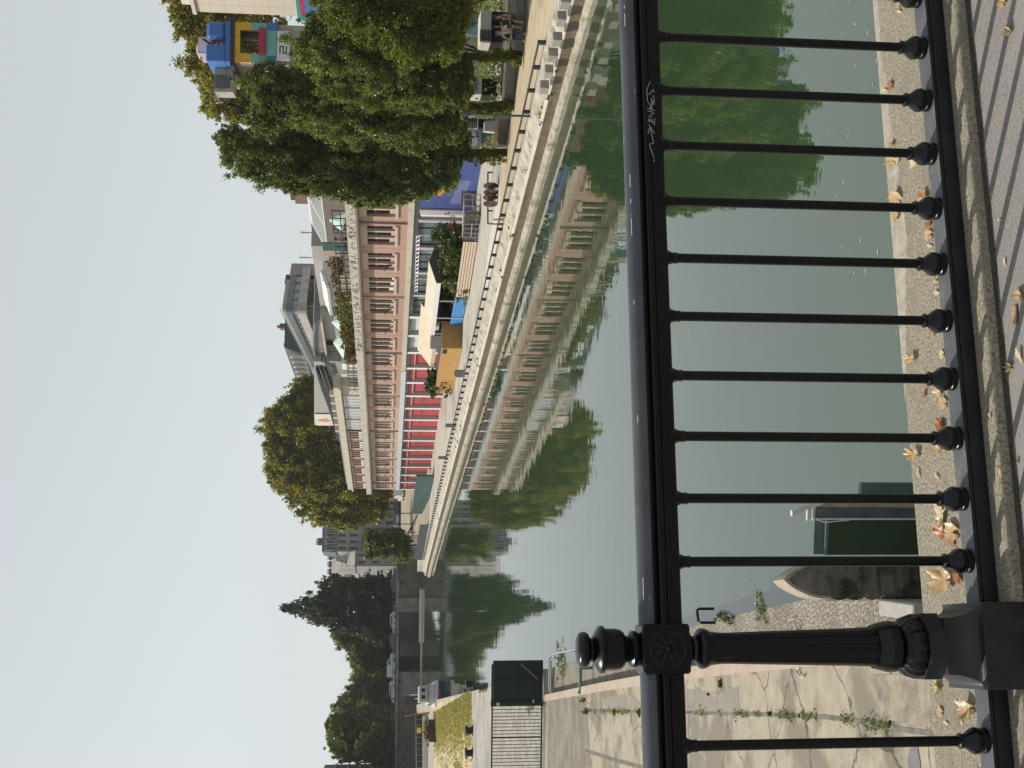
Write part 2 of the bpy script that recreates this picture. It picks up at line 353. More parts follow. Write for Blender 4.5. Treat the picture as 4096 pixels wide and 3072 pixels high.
m.add(P, [(4*i+j, 4*i+(j+1) % 4, 4*i+4+(j+1) % 4, 4*i+4+j) for i in range(K) for j in range(4)]+[(0, 1, 2, 3)])
m.bbox(PA-.1105, PA+.1105, -.1105, .1105, .0, zf(3939, .1105), RF, .003)
m.build("base_block", mat("post_base_paint", (.02, .022, .027), (.012, .0135, .0165), 7, .45, .0008, 60, c3=(.06, .062, .066), sc3=11, thr=(.6, .74)), post, smooth=True)
m = MB(); hw = .0625; zc0, zc1 = zx(2744), zx(2556); e = .024     # cube with cut corners
ft = [(-hw, zc0+.002), (-hw, zc1), (hw, zc1), (hw, zc0+.002)]
m.bbox(PA-hw, PA+hw, -.05, .05, zc0, zc1, RF, .006)
zc = (zc0+zc1)/2
def ring(o, R, r, n=32, k=8):
    P = []
    for i in range(n):
        t = 2*math.pi*i/n
        for j in range(k):
            q = 2*math.pi*j/k; rr = R+r*math.cos(q); P.append(o+rr*math.cos(t)*RE+rr*math.sin(t)*V([0, 0, 1.])-r*math.sin(q)*RN)
    m.add(P, [(i*k+j, i*k+(j+1) % k, ((i+1) % n)*k+(j+1) % k, ((i+1) % n)*k+j) for i in range(n) for j in range(k)])
oct2 = [(-hw*.99, zc-.036), (-.036, zc-.06), (.036, zc-.06), (hw*.99, zc-.036), (hw*.99, zc+.036), (.036, zc+.06), (-.036, zc+.06), (-hw*.99, zc+.036)]
m.prism([(a, c) for a, c in oct2], -.0505, -.061, lambda a, c, b: RF(PA+a, b, c))
cube = m.build("rail_knuckle", iron, post)
m = MB(); o = RF(PA, -.061, zc); ring(o, .046, .004)
for i in range(8):
    t = math.pi/4*i+.39; u = math.cos(t)*RE+math.sin(t)*V([0, 0, 1.])
    m.tube([o+u*.011, o+u*.026-RN*.003, o+u*.041], .0055, 6, .002)
m.lathe([(0, .009), (.004, .009), (.008, .006), (.0095, 0.001)], o, 14, axis=(RE, V([0, 0, 1.]), -RN))
m.disc(o, RE, V([0, 0, 1.]), .044, 32, .002)
m.build("rosette", iron, post, smooth=True)
m = MB(); m.lathe(pr([(2557, 60), (2541, 72), (2525, 73), (2516, 62), (2508, 51), (2500, 54), (2492, 68), (2480, 78), (2462, 81), (2425, 82), (2416, 84), (2412, 92), (2398, 93.5), (2393, 90), (2383, 74), (2374, 56), (2366, 46), (2359, 46), (2355, 55), (2350, 64), (2341, 69), (2328, 70), (2316, 65), (2308, 50), (2304, 25), (2303, 4)]), po, 48,
        lambda th, z: 1-(.03*(1-abs(math.sin(7*th))) if zx(2490) < z < zx(2420) else 0))
m.build("urn_finial", iron, post, smooth=True)
# marker scrawl on the flat face of the top rail
def mk(pts, X0, Y0, k, r, mb, b=-.0238):
    Q = []
    for x, y in pts:
        P = onpl(X0+x/k, Y0+y/k, RO+RN*b, RN); Q.append(P)
    mb.tube(Q, r, 5)
m = MB()
for s in ([(415, 108), (385, 185), (362, 260), (360, 320), (372, 360), (370, 435), (395, 442)], [(372, 332), (410, 312), (445, 265), (472, 232), (474, 290)], [(442, 350), (474, 345), (484, 410), (482, 495), (455, 478), (462, 420)],
          [(378, 458), (412, 480), (425, 540), (440, 585)], [(370, 550), (430, 565), (490, 592)], [(432, 385), (448, 470), (438, 570)], [(375, 597), (440, 612), (490, 636), (430, 655), (385, 686), (450, 690), (410, 720), (378, 752)],
          [(380, 755), (430, 750), (510, 722), (485, 790), (430, 775), (390, 768)], [(442, 745), (470, 780), (498, 832)], [(402, 815), (412, 855), (430, 930), (455, 1050), (478, 1130), (450, 1145), (425, 1130), (407, 1150), (420, 1210), (475, 1352)],
          [(425, 865), (455, 920), (490, 970)], [(415, 860), (395, 920), (380, 970), (405, 975)], [(472, 1385), (488, 1380)], [(470, 1425), (490, 1420)], [(455, 176), (459, 180)]):
    mk(s, 2500, 300, 4.147, .0011, m)
m.build("marker_scrawl", marker, top)
for s in ([(2490, 18), (2492, 30)], [(2491, 50), (2496, 58), (2494, 75), (2489, 100)], [(2505, 695), (2508, 720), (2506, 745)], [(2525, 794), (2509, 812)], [(2507, 870), (2511, 900), (2512, 940)], [(2552, 2310), (2556, 2340), (2553, 2370), (2562, 2391), (2553, 2400)], [(2526, 1200), (2533, 1215)], [(2541, 1660), (2535, 1690)]):
    Q = [onpl(X, Y, RO-RN*.0335, RN) for X, Y in s]; m = MB(); m.tube([RF((q-RO)@RE, -.030, min(q[2], zr-.008)) for q in Q], .0009, 5); m.build("paint_scratch", scratch, top)

# ================================================================ dry leaves
LC = {'tan': leafmat("dry_leaf_tan", (.38, .24, .12), (.62, .44, .25), trans=.15, sc=60), 'pale': leafmat("dry_leaf_pale", (.46, .37, .22), (.66, .55, .36), trans=.15, sc=60),
      'rust': leafmat("dry_leaf_rust", (.28, .10, .03), (.45, .2, .07), trans=.15, sc=60), 'green': leafmat("dry_leaf_green", (.35, .38, .2), (.5, .5, .28), trans=.2, sc=60)}
def dry_leaf(P, size, kind, label, rz, tilt=.2, fold=.5, group=None, slim=1.):
    m = MB(); ang = []; n = 5 if slim == 1 else 1
    if slim == 1:
        lob = [(0, 1), (.95, .9), (1.9, .62), (-.95, .9), (-1.9, .62)]; K = 60
        out = []
        for i in range(K):
            t = -math.pi+2*math.pi*i/K; r = .7
            for a0, L in lob:
                d = abs((t-a0+math.pi) % (2*math.pi)-math.pi); r = max(r, L*max(0, 1-d/.8)**.6+.08*math.sin(9*t+size*900)+.05*math.sin(17*t+size*300))
            if abs(abs(t)-math.pi) < .25: r = .3
            out.append((r*math.cos(t), r*math.sin(t)))
    else:
        K = 16; out = [(math.cos(2*math.pi*i/K), slim*math.sin(2*math.pi*i/K)*(1+.2*math.sin(5*i))) for i in range(K)]
    vs = [V([0, 0, 0.])]; cz, sz_ = math.cos(rz), math.sin(rz); ph = rng.uniform(0, 6); 
    for x, y in out:
        z = fold*(abs(y)**1.3*.6+.2*math.sin(3*x+ph)+.16*math.sin(6.5*x+ph*2)*math.sin(5.5*y+ph)+.22*x*x*(1 if fold > .4 else 0))
        vs.append(V([x, y*(1-.25*fold), z]))
    Q = []
    for v in vs:
        v = v*size*.5; x, y, z = v; z = z+x*tilt; Q.append(V([x*cz-y*sz_, x*sz_+y*cz, z]))
    zm = min(q[2] for q in Q); Q = [P+q+V([0, 0, .002-zm]) for q in Q]
    m.add(Q, [(0, i+1, (i+1) % len(out)+1) for i in range(len(out))])
    if slim == 1: m.tube([Q[0]+V([0, 0, .001]), (Q[0]+Q[1])*.5+V([0, 0, .004]), Q[1]+(Q[1]-Q[0])*.35+V([0, 0, .006])], size*.012, 4)
    o = m.build("dry_leaf", LC[kind], None, P, smooth='all'); tag(o, label, "leaf", group); return o
GC = "dry leaves on the coping"
spec = [  # X, Y, length, colour, label, rz, fold
 (3796, 2322, .15, 'tan', "largest crumpled tan leaf beside the post, left of the third baluster", 1.9, .7), (3838, 2308, .08, 'rust', "pinkish brown leaf against the rail beside the largest crumpled leaf", .5, .5),
 (3818, 2130, .12, 'tan', "golden curled leaf lying against the bottom rail between two baluster feet", 1.7, .6), (3778, 2128, .085, 'rust', "folded brown leaf behind the golden curled leaf", .9, .8), (3772, 2058, .11, 'pale', "ragged pale leaf just behind a baluster foot, next to the golden curled leaf", 2.7, .6),
 (3814, 2170, .05, 'rust', "small orange leaf tip under the golden curled leaf", .2, .4), (3752, 2005, .07, 'tan', "half hidden tan leaf behind the baluster foot left of the ragged pale leaf", .4, .5),
 (3672, 1818, .085, 'tan', "torn tan leaf at the very canal edge of the coping", 1.6, .9), (3678, 1893, .04, 'pale', "tiny white leaf scrap near the canal edge of the coping", .3, .5),
 (3770, 1702, .08, 'rust', "deep orange leaf standing against a baluster foot", .7, .9), (3760, 1795, .06, 'tan', "thin dry leaf strips just left of a baluster foot", 1.2, .8), (3752, 1906, .04, 'pale', "small curled pale flake in the middle of the coping", 1.1, .6),
 (3780, 1612, .07, 'tan', "long tan leaf pressed along the bottom rail above the orange leaf", 1.5, .3), (3764, 1570, .06, 'tan', "pinkish crinkled leaf against the bottom rail near a baluster foot", .6, .7),
 (3702, 1578, .05, 'rust', "small dark brown curl alone on the middle of the coping", 1.9, 1.), (3660, 1436, .075, 'tan', "arched tan leaf casting a dark shadow alone on the coping", 1.4, 1.1),
 (3772, 1418, .05, 'pale', "narrow pale leaf sliver behind the bottom rail", 1.5, .3), (3738, 1330, .05, 'tan', "pale pink crumpled leaf beside a baluster foot", .3, .8),
 (3752, 1172, .045, 'pale', "whitish leaf pressed behind the bottom rail", 1.4, .3), (3748, 1130, .04, 'tan', "slim tan leaf curl right behind a baluster foot", 1.6, .5),
 (3722, 945, .075, 'tan', "yellow tan leaf leaning on the back of the bottom rail", 1.8, .5), (3724, 985, .04, 'pale', "small pale leaf touching the yellow tan leaf", 1.4, .4), (3721, 893, .05, 'rust', "dark red pointed leaf beside a baluster foot", 2.5, .5),
 (3596, 800, .11, 'tan', "big pale tan leaf at the canal edge behind a baluster", 1.3, .5), (3592, 862, .07, 'tan', "pointed leaf just below the big pale tan leaf at the canal edge", 2.2, .6), (3706, 786, .07, 'rust', "orange brown leaf behind a baluster foot, beside the big pale tan leaf", .8, .6),
 (3574, 578, .05, 'tan', "grey tan curled leaf at the edge, left part of a pair", .4, 1.), (3576, 642, .08, 'tan', "broad tan leaf at the canal edge behind the third baluster from the right", 1.1, .7), (3596, 640, .05, 'pale', "small white leaf leaning on the broad tan leaf", 1.2, .9), (3668, 655, .075, 'pale', "long curled pale leaf running beside a baluster foot", 1.9, .7),
 (3568, 342, .06, 'rust', "brown rolled leaf lying on the pale mortar strip", 1.0, .8), (3543, 362, .04, 'pale', "thin pale sliver at the canal edge beside the rolled brown leaf", 1.3, .4), (3600, 14, .07, 'tan', "tan leaf beside the rightmost baluster foot", .5, .7), (3602, 48, .04, 'pale', "small cream leaf scrap near the rightmost baluster foot", 1.2, .6),
 (3756, 2752, .075, 'pale', "twisted cream leaf beside the post base", 1.2, 1.0), (3766, 2848, .06, 'tan', "flat tan leaf left of the post base", 1.6, .4), (3788, 2892, .035, 'pale', "small pale leaf below the flat tan leaf", 1.6, .4), (3884, 2838, .115, 'tan', "large folded tan leaf against the bottom rail left of the post", 1.9, .9), (3850, 2893, .02, 'pale', "tiny pale chip left of the large folded leaf", .5, .3)]
for X, Y, L, kd, lb, rz, fo in spec: dry_leaf(onz(X, Y, .077), L*.78, kd, lb, rz, .15, fo, GC, slim=1. if L > .045 else .4)
m_ = mat("twig_bark", (.42, .26, .15), (.3, .18, .1), 40, .8)
for X, Y, L, kd, lb, rz, fo in [(4041, 124, .05, 'tan', "curled leaf with a dark hollow on the pavement by the shadows", 1.0, 1.2), (4016, 6, .05, 'tan', "tan leaf on the pavement at its right end", .6, .7), (4084, 1180, .05, 'tan', "leaf at the near edge of the pavement above the bark strip", .8, .7), (4084, 1422, .045, 'pale', "whitish leaf scrap on the pavement below the bark strip", .4, .5), (4042, 1470, .05, 'tan', "brown folded leaf in the gutter below the bark strip", 1.5, .9), (4022, 1048, .025, 'pale', "tiny square leaf flake in the middle of the pavement", .2, .3), (4003, 880, .02, 'pale', "tiny twig like leaf shred near the kerb shadow", 1.4, .3)]:
    dry_leaf(onz(X, Y, .037), L, kd, lb, rz, .15, fo, "dry leaves on the pavement", slim=1. if L > .045 else .4)
for X, Y, L, lb in [(3962, 1661, .016, "tiny tan square flake on the kerb in front of the rail"), (4004, 1888, .02, "small brown flake on the kerb near the shadow stripe"), (3992, 1420, .012, "speck of leaf on the kerb by the upper shadow")]:
    dry_leaf(onz(X, Y, .077), L, 'tan', lb, .3, .1, .3, "leaf flakes on the kerb", slim=.6)
m = MB(); P0, P1 = onz(4062, 1222, .037), onz(4066, 1296, .037); u = (P1-P0); L = np.linalg.norm(u); u /= L; w = V([-u[1], u[0], 0])
m.bbox(0, L, -.011, .011, 0, .006, lambda a, b, c: P0+u*a+w*b+V([0, 0, c+.004*math.sin(a*40)]), .002); tag(m.build("bark_strip", m_, None, P0), "flat brown strip of bark lying on the pavement", "bark")
# specks of grit on pavement
m = MB()
for k in range(420):
    a, b = rng.uniform(-1.3, 1.5), rng.uniform(-.5, -.125); r = rng.uniform(.0012, .004); m.sphere(RF(a, b, .036+r*.3), (r, r*rng.uniform(.6, 1.4), r*.6), 3)
for k in range(800):
    a, b = rng.uniform(-1.3, 1.5), rng.uniform(.05, .43); r = rng.uniform(.001, .0034); m.sphere(RF(a, b, .076+r*.3), (r, r*rng.uniform(.6, 1.4), r*.6), 3)
structure(m.build("grit", mat("pale_grit", (.45, .41, .33), (.2, .18, .14), 200, .9)), 'stuff')
# leaves floating on the canal
fl = [(3398, 8), (3420, 95), (3366, 137), (3471, 132), (3506, 242), (3422, 258), (3492, 338), (3313, 520), (3393, 543), (3375, 728), (3550, 730), (3443, 960), (3369, 984), (3511, 1010), (3416, 1090), (3463, 1085), (3585, 1334), (2953, 2306), (2988, 2325), (2965, 2342), (2975, 2375), (3037, 2375), (3300, 30), (3347, 780), (3210, 310), (3540, 1290)]
for i, (X, Y) in enumerate(fl):
    P = onz(X, Y, ZW+.004); s = rng.uniform(.05, .085)
    o = dry_leaf(P, s, 'pale' if i % 2 else 'tan', "small pale leaf floating on the green canal water", rng.uniform(0, 3), .0, .12, "leaves floating on the canal", slim=.35)
    o.name = "floating_leaf"
# ================================================================ ground, water, banks
def cobmat(name, c, c2, joint, sc, bump=.02):
    m = bpy.data.materials.new(name); m.use_nodes = True; t = m.node_tree; b = t.nodes["Principled BSDF"]; b.inputs["Roughness"].default_value = .9
    geo = t.nodes.new("ShaderNodeNewGeometry"); mp = t.nodes.new("ShaderNodeMapping"); mp.inputs["Rotation"].default_value = (0, 0, -.29); t.links.new(geo.outputs["Position"], mp.inputs[0])
    mp.inputs["Scale"].default_value = (1, 1.5, 1)
    v = t.nodes.new("ShaderNodeTexVoronoi"); v.inputs["Scale"].default_value = sc; v.inputs["Randomness"].default_value = .55; t.links.new(mp.outputs[0], v.inputs[0])
    ve = t.nodes.new("ShaderNodeTexVoronoi"); ve.feature = 'DISTANCE_TO_EDGE'; ve.inputs["Scale"].default_value = sc; ve.inputs["Randomness"].default_value = .55; t.links.new(mp.outputs[0], ve.inputs[0])
    sp = t.nodes.new("ShaderNodeSeparateColor"); t.links.new(v.outputs["Color"], sp.inputs[0])
    mx = t.nodes.new("ShaderNodeMixRGB"); mx.inputs[1].default_value = (*c, 1); mx.inputs[2].default_value = (*c2, 1); t.links.new(sp.outputs[0], mx.inputs[0])
    rp = t.nodes.new("ShaderNodeValToRGB"); rp.color_ramp.elements[0].position = .03; rp.color_ramp.elements[1].position = .13; t.links.new(ve.outputs["Distance"], rp.inputs[0])
    m2 = t.nodes.new("ShaderNodeMixRGB"); m2.inputs[1].default_value = (*joint, 1); t.links.new(mx.outputs[0], m2.inputs[2]); t.links.new(rp.outputs[0], m2.inputs[0])
    n = t.nodes.new("ShaderNodeTexNoise"); n.inputs["Scale"].default_value = 1.1; n.inputs["Detail"].default_value = 8; t.links.new(geo.outputs["Position"], n.inputs[0])
    m3 = t.nodes.new("ShaderNodeMixRGB"); m3.blend_type = 'MULTIPLY'; m3.inputs[0].default_value = .6; t.links.new(m2.outputs[0], m3.inputs[1])
    r2 = t.nodes.new("ShaderNodeValToRGB"); r2.color_ramp.elements[0].position = .35; r2.color_ramp.elements[0].color = (.5, .48, .44, 1); r2.color_ramp.elements[1].position = .6; t.links.new(n.outputs[0], r2.inputs[0]); t.links.new(r2.outputs[0], m3.inputs[2])
    t.links.new(m3.outputs[0], b.inputs["Base Color"]); bu = t.nodes.new("ShaderNodeBump"); bu.inputs["Distance"].default_value = bump; t.links.new(rp.outputs[0], bu.inputs["Height"]); t.links.new(bu.outputs[0], b.inputs["Normal"])
    MATS[name] = m; return m
def crackmat(name, c, c2, stain, sc=2.5, crack=.45):
    m = mat(name, c, c2, sc, .93, .012, 25, c3=stain, sc3=.55, thr=(.5, .58), det=8); t = m.node_tree; b = t.nodes["Principled BSDF"]
    src = b.inputs["Base Color"].links[0].from_socket; geo = t.nodes.new("ShaderNodeNewGeometry")
    n = t.nodes.new("ShaderNodeTexNoise"); n.inputs["Scale"].default_value = 1.7; n.inputs["Detail"].default_value = 6; t.links.new(geo.outputs["Position"], n.inputs[0])
    ad = t.nodes.new("ShaderNodeMixRGB"); ad.blend_type = 'ADD'; ad.inputs[0].default_value = .55; t.links.new(geo.outputs["Position"], ad.inputs[1]); t.links.new(n.outputs["Color"], ad.inputs[2])
    v = t.nodes.new("ShaderNodeTexVoronoi"); v.feature = 'DISTANCE_TO_EDGE'; v.inputs["Scale"].default_value = crack; t.links.new(ad.outputs[0], v.inputs[0])
    rp = t.nodes.new("ShaderNodeValToRGB"); rp.color_ramp.elements[0].position = .003; rp.color_ramp.elements[0].color = (.34, .33, .3, 1); rp.color_ramp.elements[1].position = .011; t.links.new(v.outputs["Distance"], rp.inputs[0])
    mx = t.nodes.new("ShaderNodeMixRGB"); mx.blend_type = 'MULTIPLY'; mx.inputs[0].default_value = 1; t.links.new(src, mx.inputs[1]); t.links.new(rp.outputs[0], mx.inputs[2]); t.links.new(mx.outputs[0], b.inputs["Base Color"])
    return m
pale = mat("pale_quay_concrete", (.47, .43, .37), (.36, .33, .285), .7, .92, .01, 9, c3=(.27, .25, .22), sc3=.16, thr=(.5, .66))
sand = mat("sandy_path", (.50, .41, .275), (.39, .32, .215), 1.1, .95, .01, 16, c3=(.33, .275, .19), sc3=.25, thr=(.52, .66))
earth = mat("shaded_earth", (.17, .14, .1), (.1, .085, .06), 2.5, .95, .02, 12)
stone = mat("pale_bank_stone", (.50, .45, .37), (.30, .27, .215), 1.6, .9, .03, 5, c3=(.2, .18, .12), sc3=1.4, thr=(.53, .64))
wet = mat("wet_stain_stone", (.155, .115, .07), (.09, .07, .045), 2.2, .6, .01, 7)
cobble = cobmat("cobbles", (.43, .385, .31), (.33, .295, .24), (.22, .2, .16), 13.)
conc = crackmat("cracked_concrete", (.40, .345, .26), (.29, .255, .195), (.205, .182, .145), 3.2)
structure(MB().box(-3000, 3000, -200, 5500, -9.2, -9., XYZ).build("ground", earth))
m = MB(); m.add([ST(-260, -60, ZW), ST(700, -60, ZW), ST(700, 30, ZW), ST(-260, 30, ZW)], [(0, 1, 2, 3)]); structure(m.build("canal_water", watermat()))
def stprism(pl, z0, z1): m = MB(); m.prism(pl, z0, z1, lambda a, b, c: ST(a, b, c)); return m
EDGE = [(-165, -11.3), (-108, -11.2), (-70, -10.95), (-39, -10.4), (0, -9.9), (42, -9.6), (55, -10.1), (58, -6.5), (93, -5)]
structure(stprism(EDGE+[(93, 400), (-165, 400)], -8.5, ZQ).build("quay", pale))
def sheet(pl, z, m_, name, kind='structure'):
    mm = MB(); mm.poly([ST(a, b, z) for a, b in pl]); return structure(mm.build(name, m_), kind)
sheet([(-165, -10.9), (-110, -10.85), (-97, -10.8), (-91, -10.6), (-88, -8.8), (-93, -7.6), (-100, -6.9), (-110, -6.4), (-165, -6)], ZQ+.006, sand, "gravel_path")
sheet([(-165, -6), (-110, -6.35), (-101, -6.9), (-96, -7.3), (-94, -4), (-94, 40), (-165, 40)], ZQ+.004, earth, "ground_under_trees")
sheet([(-92, -10.5), (-81, -10.5), (-83.2, -8.4), (-92.3, -7.6)], ZQ+.012, mat("chalky_slab", (.58, .55, .49), (.5, .47, .42), .9, .9, .004, 20), "pale_slab")
# revetment: stepped stones down to the water
m = MB(); N = 260; ss = np.linspace(-125, 52, N); et = np.interp(ss, [e[0] for e in EDGE], [e[1] for e in EDGE])
def band(rows, mi, amp):
    P = []; r = len(rows); m.mi = mi
    for i in range(N):
        for k, (dt, dz) in enumerate(rows):
            q = (amp*rng.normal(), amp*.7*rng.normal()) if 0 < k < r-1 else (0, 0); P.append(ST(ss[i], et[i]+dt+q[0]+.02, ZQ+dz+q[1]+.012))
    m.add(P, [(i*r+k, (i+1)*r+k, (i+1)*r+k+1, i*r+k+1) for i in range(N-1) for k in range(r-1)])
band([(0, 0), (-.22, -.01), (-.3, -.09), (-.62, -.22), (-.9, -.36)], 0, .022)
band([(-.9, -.36), (-.9, -.3), (-1.08, -.31), (-1.1, -.4)], 2, .004)
band([(-1.1, -.4), (-1.1, -.62), (-1.12, -.8)], 1, .008)
band([(-1.12, -.8), (-1.32, -.83), (-1.36, -.98), (-1.38, -3)], 0, .012)
m.build("quay_bank", [stone, wet, mat("pale_bank_curb", (.62, .58, .5), (.5, .46, .4), 2, .9, .01, 20)]); structure(bpy.data.objects["quay_bank"])
ta_, tb_, tc_ = onz(1668, 2300, ZW+.4), onz(1668, 2482, ZW+.4), onz(1655, 2870, ZW+.4)
m = MB(); m.box(tb_[0], ta_[0]+1.5, 243.6, 245.4, -8, ZW+.5); m.box(tb_[0], ta_[0]+1.5, 242.7, 243.55, -8, ZW+.16); m.box(tc_[0], tb_[0]-.01, 243.9, 244.5, -8, ZW+.22); structure(m.build("towpath", pale))
# low edge rail
er = thing("edge_rail", "low dark green rail on short posts running along the quay edge", "rail", ST(-110, -11.2, ZQ))
irong = mat("dark_green_iron", (.026, .037, .035), (.016, .022, .021), 8, .55)
def etat(s): return float(np.interp(s, [e[0] for e in EDGE], [e[1] for e in EDGE]))+.12
m = MB(); pts = np.arange(-112, 44, 3.)
for a, b in zip(pts[:-1], pts[1:]):
    m.tube([ST(a, etat(a), ZQ+.30), ST(b, etat(b), ZQ+.30)], .045, 6)
m.build("rail_bar", irong, er)
s = -112.
while s < 44:
    m = MB(); t_ = etat(s); m.bbox(s-.09, s+.09, t_-.07, t_+.07, ZQ, ZQ+.34, ST, .015); m.build("rail_post", irong, er); s += 1.87
# concrete blocks on the bank
gb = mat("block_concrete", (.33, .31, .265), (.24, .23, .195), 3, .9, .01, 14)
for i, (X, Y, w) in enumerate([(2240, 40, .95), (2224, 122, .85), (2208, 186, .9), (2190, 252, .85), (2173, 316, .95), (2258, -30, .9)]):
    s0, t0 = st_of(onz(X, Y, ZQ)); m = MB(); fr = lambda a, b, c: ST(s0+a, t0-.35+b, ZQ+c)
    m.bbox(-w/2*.55, w/2*.55, -.2, .16, -.2, .14+.02*(i % 3), fr, .02); b = m.build("concrete_block", gb, None, ST(s0, t0-.35, ZQ), smooth=False)
    tag(b, ["second concrete block from the photo edge on the near quay bank", "third concrete block from the photo edge on the quay bank", "middle concrete block of the row on the quay bank", "concrete block second last towards the trees on the quay bank", "last and smallest looking concrete block of the row on the quay bank", "concrete block cut off by the photo edge on the quay bank"][i], "block", "concrete blocks along the quay bank")
# weeds on the bank
gw = leafmat("weed_green", (.07, .09, .025), (.16, .18, .05), (.28, .27, .11), .35, 3)
t = thing("bank_weeds", "grass tufts and weeds growing between the pale stones of the quay bank", "weeds", ST(-80, -11.6, ZQ-.4)); t['kind'] = 'stuff'
bl = []
for k in range(75):
    s = rng.uniform(-112, 45); r = rng.uniform(.08, .3)*rng.choice([.6, 1, 1.3]); bl.append((ST(s, etat(s)-rng.uniform(.4, 1.), ZQ-.42+.1), (r*1.4, r*1.4, r*.6)))
o = foliage("bank_weeds", bl, 5500, .09, gw, t, nclump=5); 
ROOTP = t.location.copy(); o.parent = None; o.location = ROOTP; tag(o, t['label'], "weeds"); o['kind'] = 'stuff'; bpy.data.objects.remove(t); o.name = "bank_weeds"
# ---------------------------------------------------------------- left bank
ZS = -4.72
def e_l(X, Y, z=ZS): return st_of(onz(X, Y, z))
E1 = [e_l(3900, 2405), e_l(3700, 2400), e_l(3250, 2392), e_l(2950, 2459), e_l(2707, 2523), e_l(2300, 2640), e_l(2180, 2680)]
K1 = [e_l(X, Y, ZQ) for X, Y in ((4096, 2580), (3600, 2625), (3135, 2678), (2940, 2697), (2725, 2721), (2400, 2767), (2180, 2806))]
E1 = [(-152, E1[0][1]-.1)]+E1; K1 = [(-152, K1[0][1])]+K1
sm = min(E1[-1][0], K1[-1][0])+.3
structure(stprism(E1+[(sm, -35.3), (sm, -38), (-152, -38)], -8, ZS).build("lock_coping", cobble))
structure(stprism([(s, t) for s, t in K1]+[(sm, -36.8), (sm, -160), (-152, -160)], ZS-.5, ZQ).build("lock_platform", conc))
structure(stprism([(sm, -36.8), (sm+.1, -35.3), (-81.6, -34.95), (4, -33.1), (92, -31.2), (92, -300), (sm, -300)], -8, ZQ).build("left_bank", mat("left_bank_concrete", (.40, .37, .32), (.3, .28, .245), 1.2, .93, .01, 8, c3=(.25, .235, .2), sc3=.5, thr=(.5, .6))))
# pink painted kerb
pk = mat("pink_painted_kerb", (.46, .30, .255), (.36, .27, .22), 5, .85, .004, 30, c3=(.40, .345, .27), sc3=2.2, thr=(.44, .54))
m = MB(); K2 = [(s, t) for s, t in K1[2:]]
for (s0, t0), (s1, t1) in zip(K2[:-1], K2[1:]):
    w0, w1 = (.16, .24) if s0 < -136 else (.24, .24); P = []
    for s_, t_, w_ in ((s0, t0, w0), (s1, t1, w1)): P += [ST(s_, t_, ZQ-.4), ST(s_, t_, ZQ+.05), ST(s_, t_+w_, ZQ+.05), ST(s_, t_+w_, ZQ-.4)]
    m.add(P, [(0, 1, 5, 4), (1, 2, 6, 5), (2, 3, 7, 6), (0, 3, 2, 1), (4, 5, 6, 7)])
structure(m.build("pink_kerb", pk))
# cobbled band and joints in the platform
c_ = lambda X, Y: e_l(X, Y, ZQ)
sheet([c_(2190, 2806), c_(2338, 2777), c_(2352, 2900), c_(2362, 3100), c_(2365, 3400), c_(2190, 3400)], ZQ+.005, cobble, "cobble_band")
m = MB(); G = [(2330, 2842), (2500, 2846), (2735, 2850), (3000, 2856), (3300, 2868), (3480, 2890), (3600, 2917), (3766, 2938), (3900, 2950)]
P = []; 
for X, Y in G: s, t = c_(X, Y); P += [ST(s, t-.032, ZQ+.006), ST(s, t+.032, ZQ+.006)]
m.add(P, [(2*i, 2*i+1, 2*i+3, 2*i+2) for i in range(len(G)-1)])
G = [(2342, 3002), (2460, 3040), (2574, 3071), (2760, 3130)]; P = []
for X, Y in G: s, t = c_(X, Y); P += [ST(s, t-.05, ZQ+.006), ST(s, t+.05, ZQ+.006)]
m.add(P, [(2*i, 2*i+1, 2*i+3, 2*i+2) for i in range(len(G)-1)])
structure(m.build("platform_joint", mat("joint_dirt", (.2, .19, .16), (.10, .095, .07), 6, .95, .01, 30)))
# moss along the joint, damp grey stains with ragged borders
C = []
for k in range(2600):
    u = rng.random()**1.5; X = 2335+u*1250; Y = np.interp(X, [2330, 2500, 2735, 3000, 3300, 3480, 3600], [2842, 2846, 2850, 2856, 2868, 2890, 2917]); s, t = c_(X, Y)
    if math.sin(s*2.3)+math.sin(s*5.1+1)+.6*math.sin(s*11) > .2-.8*(X < 2600): C.append(ST(s, t+rng.normal()*.045, ZQ+.01+abs(rng.normal())*.02))
o = bpy.data.objects.new("joint_moss", leaves_mesh("joint_moss", np.array(C), .035*rng.uniform(.5, 1.6, len(C)), gw)); COL.objects.link(o); structure(o, 'stuff'); o['label'] = "thin moss growing along the platform joint"; o['category'] = "moss"
stn = mat("damp_concrete_stain", (.27, .245, .20), (.215, .195, .16), 3.2, .93, .008, 25, c3=(.33, .295, .23), sc3=1.4, thr=(.55, .66))
def ragged(up, lo, name):
    P = [c_(X+rng.normal()*9, Y+rng.normal()*7) for X, Y in [(a+(b-a)*q, c+(d-c)*q) for (a, c), (b, d) in zip(up[:-1], up[1:]) for q in np.linspace(0, .9, 9)]]
    Q = [c_(X, Y) for X, Y in lo][::-1]; sheet(P+Q, ZQ+.0055, stn, name)
ragged([(2410, 2790), (2480, 2775), (2560, 2800), (2640, 2772), (2780, 2752), (2850, 2778), (2960, 2745)], [(2410, 2838), (2600, 2842), (2960, 2850)], "damp_stain")
